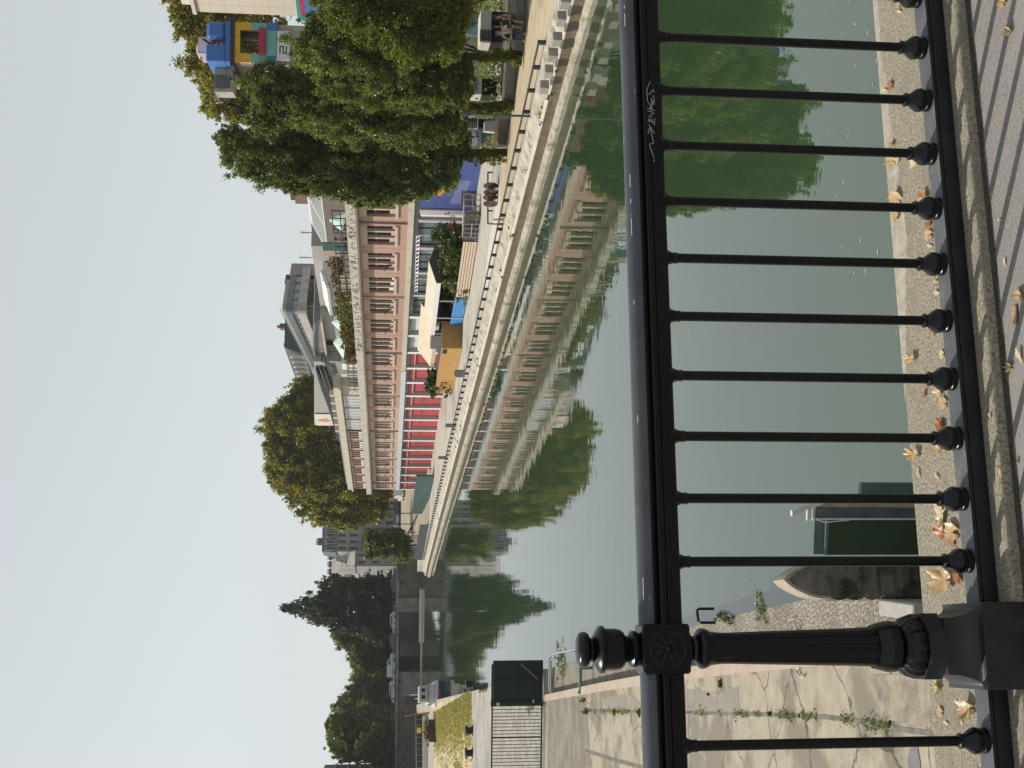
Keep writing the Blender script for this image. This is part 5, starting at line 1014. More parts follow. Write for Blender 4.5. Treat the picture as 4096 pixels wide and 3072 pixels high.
tree("huge plane tree rising behind the far end of the brick warehouse", 205, (1620, 1900), [(1190, 1700, 130, 110), (1300, 1750, 150, 130), (1200, 1850, 130, 120), (1350, 1900, 170, 120), (1270, 1600, 90, 90), (1330, 1990, 140, 90), (1430, 1960, 110, 90), (1480, 2030, 70, 60), (1120, 1690, 60, 60), (1110, 1790, 50, 60), (1130, 1910, 60, 50), (1360, 2070, 90, 45), (1270, 2040, 60, 50), (1230, 1560, 70, 50), (1180, 1970, 50, 40), (1400, 2085, 50, 30), (1510, 1980, 50, 70)], 125000, .37, lf_plane, clump=.1, barkm=bark_p, r=.5)
tree("small light green tree in front of the grey retaining wall", 214, (1650, 2180), [(1545, 2175, 70, 55), (1500, 2195, 40, 35), (1590, 2160, 45, 45), (1480, 2150, 25, 30), (1480, 2220, 20, 22), (1610, 2200, 35, 50)], 7500, .42, lf_mid, clump=.17, r=.18)
tree("pointed dark poplar on the far street", 278, (1572, 2410), [(1160, 2430, 40, 16), (1220, 2432, 60, 34), (1300, 2425, 80, 60), (1400, 2415, 90, 90), (1500, 2410, 80, 110), (1340, 2350, 60, 45), (1450, 2350, 60, 40), (1525, 2352, 45, 40), (1400, 2500, 80, 40), (1500, 2520, 60, 50), (1280, 2475, 50, 25)], 70000, .38, lf_dark, clump=.105, zb=-.4, r=.5)
FG = "trees along the far street"
tree("lighter tree just left of the dark poplar", 284, (1570, 2600), [(1420, 2560, 60, 45), (1480, 2600, 70, 60), (1370, 2540, 45, 35), (1530, 2570, 40, 70), (1450, 2640, 50, 50), (1520, 2660, 50, 50)], 36000, .4, lf_mid, clump=.12, zb=-.4, group=FG)
tree("low rounded tree in the dip of the far tree line", 288, (1570, 2690), [(1490, 2690, 60, 50), (1530, 2720, 45, 50), (1465, 2720, 40, 35)], 12000, .5, lf_mid, clump=.17, zb=-.4, group=FG)
tree("broad dark tree left of the dip in the far tree line", 280, (1575, 2800), [(1450, 2790, 75, 60), (1400, 2830, 60, 50), (1500, 2800, 70, 80), (1520, 2850, 60, 70), (1460, 2740, 45, 35), (1380, 2870, 40, 35)], 45000, .4, lf_pop, clump=.11, zb=-.4, group=FG)
tree("tallest dark green tree at the left of the far tree line", 262, (1590, 2930), [(1370, 2920, 60, 60), (1430, 2950, 80, 70), (1480, 2900, 80, 70), (1360, 2970, 45, 45), (1400, 3010, 60, 40), (1520, 2960, 60, 60), (1325, 2900, 22, 28), (1460, 3020, 50, 30)], 58000, .4, lf_pop, clump=.105, zb=-.4, group=FG)
tree("light green drooping tree in front at the left of the far tree line", 250, (1640, 2980), [(1520, 2970, 80, 45), (1560, 3010, 70, 40), (1480, 2990, 55, 35), (1590, 2950, 45, 35), (1560, 2910, 60, 30), (1540, 3045, 60, 25)], 17000, .45, lf_mid, clump=.11, zb=-1.5, group=FG)
tree("bushy green trees behind the cars on the far bridge", 292, (1570, 2480), [(1530, 2470, 45, 160), (1535, 2640, 40, 120), (1535, 2780, 40, 100), (1552, 2375, 28, 35)], 20000, .5, lf_dark, clump=.105, zb=-.4, group=FG)
# ================================================================ far street, bridge, houses
wallst = mat("dark_retaining_stone", (.15, .13, .11), (.10, .088, .075), .9, .9, .03, 3, c3=(.07, .06, .052), sc3=.35, thr=(.5, .62)); abut = mat("grey_abutment", (.23, .215, .2), (.17, .16, .15), .6, .9, c3=(.12, .11, .1), sc3=.5)
YF = 246.
def fx(X, Y, y=YF): P = ony(X, Y, y); return P[0], P[2]
ZF = fx(1590, 2350)[1]
m = MB(); xr_, xl_ = fx(1600, 2160)[0], fx(1600, 2440)[0]; m.bbox(xl_, xr_+12, YF, YF+3, -6.5, ZF, XYZ, .05); rw_ = m.build("retaining_wall", wallst, None, V([xl_, YF, -5])); tag(rw_, "dark stone retaining wall closing the far end of the canal basin on the right", "wall")
m = MB(); m.box(xl_-.2, xr_+12, YF-.15, YF+3.2, ZF+.003, ZF+.3); o = m.build("wall_coping", abut, rw_)
x4 = fx(1600, 2390)[0]; m = MB(); m.bbox(xl_-.3, x4, YF-.6, YF+14, -6.5, ZF-.05, XYZ, .05); tag(m.build("bridge_pier", abut, None, V([xl_, YF, -5])), "pale grey stone pier carrying the right end of the far bridge", "pier")
x5 = fx(1600, 2688)[0]; x6 = x5-70
m = MB(); m.bbox(x6, x5, YF, YF+14, -6.5, ZF-.05, XYZ, .05); lw_ = m.build("left_abutment", wallst, None, V([x5, YF, -5])); tag(lw_, "dark stone abutment carrying the left end of the far bridge", "abutment")
m = MB(); m.box(x5-5, x5+.02, YF-.08, YF-.002, -6, ZF-.9); m.build("pale_quoin", abut, lw_)
# far street
m = MB(); m.box(xl_, 500, YF+3.1, 1600, -8, ZF-.02); structure(m.build("far_street", mat("street_asphalt", (.13, .125, .12), None, 1, .9))); m = MB(); m.box(-700, x5, YF+14.1, 1600, -8, ZF-.02); structure(m.build("far_street_left", MATS["street_asphalt"]))
m = MB(); m.box(x5-.01, xl_+.01, YF+200, 1600, -8, ZF-.03); structure(m.build("far_street_middle", MATS["street_asphalt"]))
T = thing("far_bridge", "low dark girder road bridge crossing the far end of the canal", "bridge", V([(xl_+x5)/2, YF+7, ZF])); m = MB(); zg = fx(1601, 2550)[1]; m.box(x5-1, xl_+1, YF+.3, YF+13.8, zg, ZF-.06); m.build("girder", plain("dark_girder", (.05, .045, .042), .8), T); m = MB(); m.bbox(x6, xl_+6, YF-.25, YF+.28, ZF-.4, ZF+.06, XYZ, .05); m.build("deck_edge", abut, T)
m = MB(); xx = x6; zr0 = ZF+.8
while xx < xr_+10: m.tube([V([xx, YF+.1, ZF+.05]), V([xx, YF+.1, zr0])], .06, 4); xx += 1.9
for z in (ZF+.3, zr0): m.tube([V([x6, YF+.1, z]), V([xr_+10, YF+.1, z])], .05, 4)
m.build("railing", plain("far_railing", (.05, .055, .06), .6), T)
m = MB(); m.box(x6, xr_+10, YF+.12, YF+.16, ZF+.06, ZF+.3); m.build("railing_infill", plain("railing_shade", (.045, .05, .055), .7), T)
# under the bridge: far bank and light water
m = MB(); m.box(x5-40, xl_+2, YF+120, YF+121, -6, -.9); tag(m.build("far_lock_wall", mat("mossy_wall", (.06, .062, .05), (.035, .037, .03), .6, .9), None, V([(x5+xl_)/2, YF+120, -5])), "dark mossy wall seen under the far bridge", "wall")
# cars
def car(label, P, rz, paint, van=False, group="cars on the far bridge"):
    T = lthing("parked_car", label, "van" if van else "car", P, rz, group); L, H, Wd = (4.9, 1.95, 1.85) if van else (4.3, 1.45, 1.75)
    if van: body = [(-2.4, .3), (-2.45, .9), (-2.35, 1.85), (-2.2, 1.95), (.9, 1.95), (1.5, 1.3), (2.35, 1.0), (2.45, .55), (2.4, .3)]; gls = [(.2, 1.2), (.2, 1.78), (.85, 1.78), (1.35, 1.25)]
    else: body = [(-2.1, .3), (-2.15, .8), (-2.0, .95), (-1.55, 1.38), (-1.1, 1.45), (.2, 1.43), (.95, .98), (1.95, .82), (2.15, .55), (2.1, .3)]; gls = [(-1.75, .98), (-1.4, 1.34), (.15, 1.35), (.75, .98)]
    m = MB(); m.extrb(body, -Wd/2, Wd/2); m.build("body", paint, T); m = MB()
    for b in (-Wd/2-.012, Wd/2+.002): m.extrb(gls, b, b+.01)
    m.add([V(p) for p in ((.97, -.7, 1.0), (.97, .7, 1.0), (.25, .65, 1.43), (.25, -.65, 1.43))] if not van else [V(p) for p in ((1.53, -.75, 1.31), (1.53, .75, 1.31), (.95, .7, 1.92), (.95, -.7, 1.92))], [(0, 1, 2, 3)])
    m.build("window", mat("car_glass", (.03, .04, .05), None, 2, .08, spec=.7), T)
    for x in (-1.35, 1.35):
        for b in (-Wd/2-.02, Wd/2-.18): m = MB(); m.lathe([(0, .31), (.2, .31)], V([x, b, .31]), 12, axis=(V([1., 0, 0]), V([0, 0, 1.]), V([0, 1., 0]))); m.build("wheel", blackm, T)
    return T
silver = mat("silver_paint", (.50, .53, .57), None, 1, .25, metal=.4); silver2 = mat("pale_blue_paint", (.42, .48, .55), None, 1, .25, metal=.3); dkp = mat("dark_grey_paint", (.09, .10, .12), None, 1, .25, metal=.3); whp = mat("white_car_paint", (.72, .73, .74), None, 1, .3); blp = mat("teal_car_paint", (.05, .11, .14), None, 1, .25, metal=.3)
for X, Y, rz, pm, vn, lb in [(1574, 2490, math.pi, silver, 0, "silver car on the far bridge under the dark poplar"), (1576, 2572, math.pi, dkp, 0, "dark grey estate car in the middle of the far bridge"), (1577, 2668, 0, silver2, 1, "pale blue van on the far bridge"), (1578, 2765, math.pi, silver, 0, "silver car at the left end of the far bridge"), (1568, 2320, 0, blp, 0, "dark teal car parked by the white fronted houses")]:
    x, z = fx(X, Y, YF+4); car(lb, V([x, YF+4+(2 if vn else 0), ZF]), rz, pm, vn)
# sloping approach behind the hoarding, with parked cars and street furniture
rampm = mat("tan_ramp", (.36, .30, .225), (.3, .25, .19), .7, .92, c3=(.24, .205, .16), sc3=.3)
m = MB(); m.add([V([*ony(1700, 1880, 170)[:2], ZQ+.01]), V([*ony(1690, 2140, 185)[:2], ZQ+.01]), V([*ony(1600, 2140, 243)[:2], -.9]), V([*ony(1600, 1800, 243)[:2], -.9])], [(0, 1, 2, 3)]); structure(m.build("ramp", rampm))
m = MB(); m.add([V([*ony(1600, 2140, 243)[:2], -.9]), V([*ony(1600, 1700, 243)[:2], -.9]), V([*ony(1600, 1700, 300)[:2], -.6]), V([*ony(1600, 2140, 300)[:2], -.6])], [(0, 1, 2, 3)]); structure(m.build("upper_street", MATS["street_asphalt"]))
zU = -.85
for X, Y, rz, pm, vn, lb in [(1590, 1975, 1.9, whp, 1, "white van at the street corner beyond the brick warehouse"), (1590, 2070, .25, silver, 0, "silver car parked at the street corner under the plane tree"), (1570, 2020, .3, dkp, 0, "dark car behind the silver one at the street corner")]:
    P = ony(X, Y, 244 if not vn else 232); car(lb, V([P[0], P[1], zU if not vn else -1.4]), rz, pm, vn, "cars at the street corner")
def slamp(label, X0, X1, Y, y, zb, arm=0.8, r=.07):
    P = ony(X0, Y, y); Q = ony(X1, Y, y); T = thing("street_lamp", label, "street lamp", V([P[0], y, zb]), "street lamps at the far end"); m = MB(); m.tube([V([P[0], y, zb]), V([P[0], y, Q[2]])], r, 6, r*.7); m.tube([V([P[0], y, Q[2]-.1]), V([P[0]+arm, y, Q[2]])], r*.6, 5); m.build("lamp_post", plain("lamp_green", (.035, .05, .05), .6), T); m = MB(); m.bbox(-.35, .35, -.12, .12, -.1, .08, lambda a, b, c: V([P[0]+arm+a, y+b, Q[2]+c]), .03); m.build("lamp_head", MATS["lamp_green"], T)
slamp("tall street lamp in front of the white fronted houses", 1588, 1385, 2263, 244, ZF); slamp("thin street lamp against the dark poplar", 1575, 1395, 2368, 252, ZF); slamp("short street lamp post by the bridge sign", 1580, 1510, 2434, 247, ZF, .4)
slamp("street lamp in front of the tallest tree of the far line", 1600, 1410, 2853, 246, ZF-.1)
for i, (Y, X0, X1, lb) in enumerate([(2053, 1670, 1555, "thin dark post beside the end of the hoarding"), (2096, 1700, 1545, "thin dark mast right of the silver corner car"), (2129, 1690, 1530, "slim dark mast nearest the small light green tree")]):
    P = ony(X0, Y, 205); Q = ony(X1, Y, 205); m = MB(); m.tube([V([P[0], 205, ZQ]), V([P[0], 205, Q[2]])], .09, 6); tag(m.build("street_post", MATS["lamp_green"], None, V([P[0], 205, ZQ])), lb, "post", "posts at the street corner")
m = MB(); P = ony(1690, 2055, 200); Q = ony(1615, 2150, 225); m.add([V([P[0], 198, ZQ]), V([Q[0], 225, ZQ]), V([Q[0], 225, -1.6]), V([P[0], 198, ZQ+1.4])], [(0, 1, 2, 3)]); m.add([V([P[0], 198.3, ZQ]), V([Q[0], 225.3, ZQ]), V([Q[0], 225.3, -1.6]), V([P[0], 198.3, ZQ+1.4])], [(0, 1, 2, 3)]); tag(m.build("ramp_wall", plain("dark_ramp_wall", (.045, .045, .045), .8), None, V([P[0], 198, ZQ])), "dark sloping parapet beside the ramp", "parapet")
# small works site at the foot of the retaining wall
wsite = plain("dark_barrier_sheet", (.045, .05, .055), .7); orange = plain("orange_plastic", (.75, .14, .04), .6); 
P0 = onz(1716, 2100, ZQ); P1 = onz(1689, 2240, ZQ); d = P1-P0; m = MB(); frw = lambda a, b, c: P0+d*a+V([b, 0, c]); m.box(0, 1, 0, .08, 0, 1.35, frw); tag(m.build("site_barrier", wsite, None, P0), "long dark low barrier along the quay tip", "barrier")
for X, Y, lb in [(1672, 2092, "orange and white road barrier by the masts"), (1678, 2132, "bright orange road barrier near the white cabinet"), (1656, 2108, "pinkish barrier in the works site behind the masts")]:
    P = ony(X, Y, 212); m = MB(); fr2 = lambda a, b, c: V([P[0]+a, 212+b, P[2]+c]); m.bbox(-.7, .7, -.03, .03, -.1, .35, fr2, .02); m.bbox(-.65, -.55, -.2, .2, -1.0, -.1, fr2, .02); m.bbox(.55, .65, -.2, .2, -1.0, -.1, fr2, .02); tag(m.build("road_barrier", orange, None, V([P[0], 212, P[2]-1])), lb, "barrier", "road barriers of the works site")
P = ony(1660, 2160, 222); m = MB(); m.bbox(P[0]-1.2, P[0]+.9, 222, 224, ZQ, P[2]+.6, XYZ, .03); m.bbox(P[0]-1.3, P[0]+1, 221.9, 224.1, P[2]+.603, P[2]+.75, XYZ, .02); tag(m.build("site_cabinet", whitep, None, V([P[0], 222, ZQ])), "white cabinet at the works site in front of the retaining wall", "cabinet")
P = ony(1660, 2190, 226); m = MB(); m.bbox(P[0]-2, P[0]+.8, 226, 228, ZQ, P[2]+.5, XYZ, .03); m.bbox(P[0]-2.1, P[0]+.9, 225.9, 228.1, P[2]+.503, P[2]+.62, XYZ, .02); tag(m.build("site_container", mat("grey_container", (.2, .21, .22), None, 2, .7), None, V([P[0], 226, ZQ])), "grey container beside the white site cabinet", "container")
# ---------------------------------------------------------------- house builder (facade facing a given direction)
def house(name, label, P0, u, w, h, d, wallm, rows, cols, winm, roof=None, roofm=None, wh=.62, ww=.5, band=None, z0=ZF, cat="building", shut=None, ground=True, roofh=2.5, chim=0, surround=None):
    """P0 = left foot seen from the camera, u = unit direction to its right"""
    u = V([u[0], u[1], 0.]); u /= np.linalg.norm(u); n = V([-u[1], u[0], 0]); fr = lambda a, b, c: V([P0[0], P0[1], z0])+u*a+n*b+V([0, 0, c])
    T = thing(name, label, cat, fr(w/2, d/2, 0)); m = MB(); m.box(0, w, 0, d, 0, h, fr); m.build("wall", wallm, T)
    fh = h/rows; cw = w/cols
    for r_ in range(rows):
        for c_2 in range(cols):
            x0 = c_2*cw+cw*(1-ww)/2; x1 = x0+cw*ww; z0_ = r_*fh+fh*(1-wh)*.55; z1 = z0_+fh*wh
            m = MB(); m.box(x0, x1, -.06, -.004, z0_, z1, fr); o = m.build("window", winm, T)
            m = MB(); m.box(x0-.1, x1+.1, -.16, -.01, z0_-.16, z0_-.003, fr); m.box(x0-.1, x0-.003, -.1, -.005, z0_, z1+.12, fr); m.box(x1+.003, x1+.1, -.1, -.005, z0_, z1+.12, fr); m.box(x0-.003, x1+.003, -.1, -.005, z1+.003, z1+.12, fr); m.build("window_frame", surround or wallm, o)
        if band is not None and r_: m = MB(); m.box(-.15, w+.15, -.35, -.003, r_*fh-.18, r_*fh+.04, fr); m.build("cornice", band, T)
    if roof == 'mansard':
        m = MB(); P = [fr(-.2, -.3, h), fr(w+.2, -.3, h), fr(w+.2, d, h), fr(-.2, d, h), fr(.2, 1.2, h+roofh), fr(w-.2, 1.2, h+roofh), fr(w-.2, d-1, h+roofh), fr(.2, d-1, h+roofh)]
        m.add(P, [(0, 1, 5, 4), (1, 2, 6, 5), (2, 3, 7, 6), (3, 0, 4, 7), (4, 5, 6, 7)]); ro = m.build("roof", roofm, T)
        for c_2 in range(cols):
            x = (c_2+.5)*cw; m = MB(); m.box(x-.55, x+.55, -.15, 1.1, h+.35, h+roofh*.75, fr); dm = m.build("dormer", surround or wallm, ro); m = MB(); m.box(x-.36, x+.36, -.19, -.153, h+.5, h+roofh*.66, fr); m.build("dormer_pane", winm, dm)
    elif roof == 'flat':
        m = MB(); m.box(-.2, w+.2, -.3, d+.2, h+.003, h+.35, fr); ro = m.build("roof", roofm or wallm, T)
    elif roof == 'shed':
        m = MB(); m.add([fr(-.2, -.4, h+.003), fr(w+.2, -.4, h+.003), fr(w+.2, d, h+roofh), fr(-.2, d, h+roofh), fr(-.2, d, h+.003), fr(w+.2, d, h+.003)], [(0, 1, 2, 3), (0, 3, 4), (1, 5, 2), (3, 2, 5, 4), (0, 4, 5, 1)]); ro = m.build("roof", roofm, T)
    for k in range(chim):
        x = w*(k+.5)/chim; m = MB(); zc = h+(roofh if roof in ('mansard', 'shed') else .3)-.6; m.box(x-.9, x+.9, d*.5, d*.5+.8, zc, zc+2.0, fr)
        ch = m.build("chimney", mat("chimney_brick", (.2, .13, .1), (.12, .09, .075), 3, .9), ro); m = MB()
        for j in range(4): m.lathe([(zc+2.0, .14), (zc+2.5, .12)], fr(x-.6+.4*j, d*.5+.4, 0), 7)
        m.build("chimney_pot", mat("terracotta_pot", (.3, .12, .07), None, 4, .9), ch)
    return T, fr
haus = mat("far_grey_stone", (.42, .40, .37), (.35, .335, .31), .5, .9, c3=(.28, .27, .255), sc3=.3); haus2 = mat("far_pale_stone", (.58, .54, .48), (.5, .465, .41), .6, .9); winf = mat("far_window", (.09, .1, .11), (.05, .055, .06), 1.5, .3); slate = mat("slate_roof", (.13, .14, .155), (.1, .108, .12), .8, .6); wbeige = mat("far_beige", (.50, .45, .38), (.43, .39, .33), .4, .9)
def W3(X, Y, y): return ony(X, Y, y)
A_ = W3(1560, 2206, 300); B_ = W3(1560, 2000, 303)
house("apartment_block", "grey Parisian apartment block with mansard roof beyond the plane tree", A_, (B_-A_)[:2], np.linalg.norm((B_-A_)[:2]), W3(1345, 2206, 300)[2]-ZF, 14, haus, 5, 8, winf, 'mansard', slate, .66, .42, haus, roofh=3.6, chim=2, surround=haus)
A_ = W3(1560, 2262, 286); B_ = W3(1560, 2207, 287); house("grey_end_house", "plain grey end house with a blank gable beside the white fronted house", A_, (B_-A_)[:2], np.linalg.norm((B_-A_)[:2]), W3(1420, 2262, 286)[2]-ZF, 12, mat("blank_grey_gable", (.36, .35, .33), (.31, .3, .285), .4, .9), 3, 2, winf, 'shed', haus, .5, .3, None, roofh=6.)
A_ = W3(1560, 2336, 330); B_ = W3(1560, 2262, 290); house("white_house", "white fronted house with rows of tall shutters by the street lamp", A_, (B_-A_)[:2], np.linalg.norm((B_-A_)[:2]), W3(1425, 2263, 286)[2]-ZF, 3.2, haus2, 4, 7, mat("pale_shutter", (.36, .33, .3), None, 2, .8), 'mansard', haus, .7, .4, slate, roofh=5, chim=1, surround=haus2)
A_ = W3(1560, 2345, 345); B_ = W3(1560, 2225, 345); house("tall_back_house", "pale grey house with chimney rows standing behind the white fronted house", A_, (B_-A_)[:2], np.linalg.norm((B_-A_)[:2]), W3(1335, 2300, 345)[2]-ZF, 12, mat("far_pale_render", (.45, .42, .39), (.4, .375, .35), .4, .9), 6, 4, winf, 'flat', slate, .3, .15, None, chim=4)
A_ = W3(1600, 3110, 235); B_ = W3(1600, 3053, 262); house("dark_street_house", "dark street house cut by the left photo edge", A_, (B_-A_)[:2], np.linalg.norm((B_-A_)[:2]), W3(1345, 3055, 255)[2]-ZF, 12, mat("dark_plaster", (.17, .15, .14), None, .6, .9), 5, 6, winf, 'mansard', slate, .55, .4, haus, roofh=3.5)
# houses seen above the warehouse roof
def above(X0, X1, Y0, Y1, y0, y1): A = ony((X0+X1)/2, Y1, y1); B = ony((X0+X1)/2, Y0, y0); return A, B
A_, B_ = W3(1300, 1545, 232), W3(1300, 1418, 205); house("ornate_white_house", "white ornate town house with a dark green mansard roof above the roof hall", A_, (B_-A_)[:2], np.linalg.norm((B_-A_)[:2]), W3(1222, 1418, 205)[2]-ZQ, 12, mat("far_white_stone", (.68, .64, .56), (.6, .56, .49), .6, .9), 7, 7, winf, 'mansard', plain("dark_green_roof", (.045, .065, .065), .5), .7, .42, haus2, z0=ZQ, roofh=3.6, chim=2)
A_, B_ = W3(1300, 1075, 135), W3(1300, 700, 118); house("low_roof_house", "low grey plastered house with a green zinc roof edge behind the glasshouse", A_, (B_-A_)[:2], np.linalg.norm((B_-A_)[:2]), W3(1246, 900, 126)[2]-ZQ, 12, mat("dull_plaster", (.36, .34, .31), (.3, .285, .26), .7, .9), 4, 8, winf, 'shed', mat("weathered_zinc", (.36, .34, .32), (.3, .285, .27), .8, .7), .4, .2, plain("green_zinc_edge", (.1, .15, .14), .6), z0=ZQ, roofh=.9, chim=2)
A_, B_ = W3(1300, 760, 112), W3(1300, 690, 108); house("gable_house", "small gabled roof house right next to the tree crown", A_, (B_-A_)[:2], np.linalg.norm((B_-A_)[:2]), W3(1215, 740, 112)[2]-ZQ, 9, MATS["dull_plaster"], 4, 2, winf, 'shed', haus, .3, .2, z0=ZQ, roofh=1.2)
# modern apartment building with curved corner
conc_b = mat("board_concrete", (.46, .43, .40), (.4, .37, .345), .9, .9, c3=(.26, .245, .23), sc3=.4, thr=(.52, .66)); conc_l = mat("sunny_concrete", (.46, .42, .375), (.4, .365, .325), .9, .9); gry = mat("grey_metal_roof", (.16, .17, .18), None, .7, .5); grl = mat("light_metal_roof", (.34, .34, .33), None, .7, .6)
yM = 150.; Cn = W3(1200, 1252, yM); An = W3(1200, 1066, yM+10); Bn = W3(1200, 1500, 215); ua = (An-Cn)[:2]; ub = (Bn-Cn)[:2]; la, lb_ = np.linalg.norm(ua), np.linalg.norm(ub); ua /= la; ub /= lb_
def plan(off, trim=0.):
    R_ = 3.; p = []; c0 = Cn[:2]; nin = ua+ub; nin = nin/np.linalg.norm(nin); c0 = c0+nin*off*1.25
    p.append(c0+ua*(la-trim)); 
    for q in np.linspace(0, 1, 7): a = c0+ua*R_*(1-q)**2+ub*R_*q**2; p.append(a)
    p.append(c0+ub*lb_); p.append(c0+ub*lb_+ua*14); p.append(c0+ua*(la-trim)+ub*14); return p
T = thing("modern_block", "modern concrete apartment block with curved banded balconies above the warehouse", "building", V([Cn[0], Cn[1], ZQ])); zc = lambda X: W3(X, 1252, yM)[2]
def slab(nm, X0, X1, off, mm, trim=0., parent=T): m = MB(); m.prism([tuple(p) for p in plan(off, trim)], zc(X1), zc(X0)); return m.build(nm, mm, parent)
slab("wall", 1163, 1420, 1.5, mat("recess_wall", (.12, .125, .125), (.06, .06, .06), .8, .6)); slab("balcony_band", 1187, 1221, 0., conc_b); slab("balcony_band", 1262, 1300, .2, conc_b); slab("balcony_band", 1340, 1375, .2, conc_b)
slab("roof", 1138, 1163, .5, gry, 2.5); slab("upper_roof", 1122, 1137.6, .9, grl, 4)
slab("window_ribbon", 1163.5, 1186.6, .9, mat("ribbon_glass", (.30, .34, .37), (.16, .18, .2), 1.4, .15, stretch=(1, 1, .1)))
nin_ = (ua+ub)/np.linalg.norm(ua+ub)
for X0, X1, off in ((1164, 1186, .8), (1222, 1261, 1.4)):
    for base, d_, L_, n_ in ((Cn[:2], ua, la, 6), (Cn[:2], ub, lb_, 16)):
        m = MB()
        for q in np.linspace(.1, .97, n_): a = base+d_*L_*q+nin_*off*1.0; m.box(a[0]-.07, a[0]+.07, a[1]-.07, a[1]+.07, zc(X1), zc(X0))
        m.build("window_mullion", grl, T)
m = MB(); m.prism([tuple(Cn[:2]+ua*(la-2.2)+ub*.4), tuple(Cn[:2]+ua*(la+1)+ub*.4), tuple(Cn[:2]+ua*(la+1)+ub*9), tuple(Cn[:2]+ua*(la-2.2)+ub*9)], ZQ, zc(1134)); m.build("stair_tower", mat("grey_panel", (.30, .285, .275), None, .8, .8), T)
m = MB()
for q in np.linspace(0, 1, 9): a = Cn[:2]+ub*lb_*q*.8+nin_*2; m.tube([V([*a, zc(1122)]), V([*a, zc(1112)])], .04, 4)
m.tube([V([*(Cn[:2]+nin_*2), zc(1113)]), V([*(Cn[:2]+ub*lb_*.8+nin_*2), zc(1113)])], .04, 4); m.build("roof_rail", grl, T)
m = MB(); a = Cn[:2]+ua*la*.75+ub*4; m.prism([tuple(a), tuple(a+ua*2.4), tuple(a+ua*2.4+ub*3), tuple(a+ub*3)], zc(1119.8), zc(1104)); m.build("roof_plant", blackm, T)
plant("balcony_plants", "green plants hanging in the recessed balcony of the modern block", "plants", V([*(Cn[:2]+ua*la*.35), zc(1258)]), [(V([*(Cn[:2]+ua*la*.35+ub*1.2), zc(1250)]), (1.6, .8, .7))], 700, .25, lf_mid, nclump=20)
# ---------------------------------------------------------------- painted tower and stone building among the trees
YT = 79.; tb_ = plain("tower_blue", (.06, .17, .46), .6); ty = plain("tower_yellow", (.62, .36, .03), .6); tyl = plain("tower_lemon", (.66, .55, .06), .6); tt = plain("tower_teal", (.16, .42, .38), .6); tr_ = plain("tower_red", (.40, .03, .07), .6); tk = plain("tower_dark", (.035, .025, .05), .7); tpk = plain("tower_pink", (.48, .33, .38), .7); tcn = mat("tower_concrete", (.45, .42, .37), (.25, .235, .21), 2.5, .9, c3=(.07, .07, .07), sc3=2.2, thr=(.6, .62))
T = thing("painted_tower", "square concrete tower painted in blue, yellow, red and teal bands among the trees", "tower", V([ony(1500, 165, YT)[0], YT, ZQ])); x0, x1 = ony(900, 246, YT)[0], ony(900, 85, YT)[0]; zz = lambda X: ony(X, 165, YT)[2]
DT = 3.2; xs0 = x0
m = MB(); m.box(x0, x1, YT+.3, YT+DT, ZQ, zz(1045)); m.build("tower_shaft", tcn, T)
wx0, wx1 = ony(1000, 214, YT)[0], ony(1000, 120, YT)[0]
m = MB(); m.box(x0, x1, YT, YT+.29, zz(960), zz(938)); m.box(x0, wx0, YT, YT+.29, zz(1005), zz(960)-.003); m.box(wx1, x1, YT, YT+.29, zz(1005), zz(960)-.003); o = m  # yellow frame
m.build("yellow_band", ty, T); zmid = zz(1012)
wx0, wx1 = ony(1000, 214, YT)[0], ony(1000, 120, YT)[0]
for nm, xa, xb in (("front_pier", x0, wx0), ("front_pier", wx1, x1)):
    m = MB(); m.box(xa, xb, YT+.01, YT+.29, zz(1038), zz(1005)-.003); m.build(nm, tt, T)
m = MB(); m.box(x0+.31, x1-.31, YT+.31, YT+DT-.01, zz(1044), zz(1036)); m.box(x0, x0+.3, YT+.3, YT+DT, zz(1036), zz(938)); m.box(x1-.3, x1, YT+.3, YT+DT, zz(1036), zz(938)); m.box(x0+.8, x0+1.3, YT+DT-.3, YT+DT, zz(1036), zz(938)); m.build("loggia", mat("loggia_concrete", (.2, .17, .14), None, 2, .9), T)
for k, (X0, X1, mm, dy) in enumerate([(1038.5, 1066, tt, 0.0), (1066.5, 1110, tb_, .01)]):
    m = MB(); m.box(x0+.004*k, x1-.004*k, YT+.02+dy, YT+.29, zz(X1), zz(X0)); m.build("painted_band", mm, T)
m = MB(); m.box(wx0-.1, wx1+.1, YT-.3, YT+.015, zz(1062), zz(1037)); m.build("red_box", tr_, T)
m = MB(); m.box(wx0-.1, wx1, YT-.06, YT+.018, zz(1105), zz(1063)); m.build("teal_panel", tt, T)
m = MB(); m.box(x0-.3, x1+.5, YT-.12, YT+DT+.3, zz(937.5), zz(922)); m.build("dark_ledge", tk, T); m = MB(); m.prism([(x0-.8, YT+DT*.6), (x0, YT+DT*.6), (x0, YT+4.), (x0-.8, YT+4)], zz(932), zz(920)); m.build("side_ledge", tcn, T)
m = MB(); m.box(x0, x1, YT, YT+DT, zz(921.5), zz(902)); xa, xb = ony(850, 130, YT)[0], ony(850, 200, YT)[0]
m.bbox(x0, x0+1.1, YT+.01, YT+DT-.01, zz(902)+.003, zz(824), XYZ, .06); m.bbox(x1-1.15, x1, YT+.01, YT+DT-.01, zz(902)+.003, zz(824), XYZ, .2); m.build("blue_top", tb_, T)
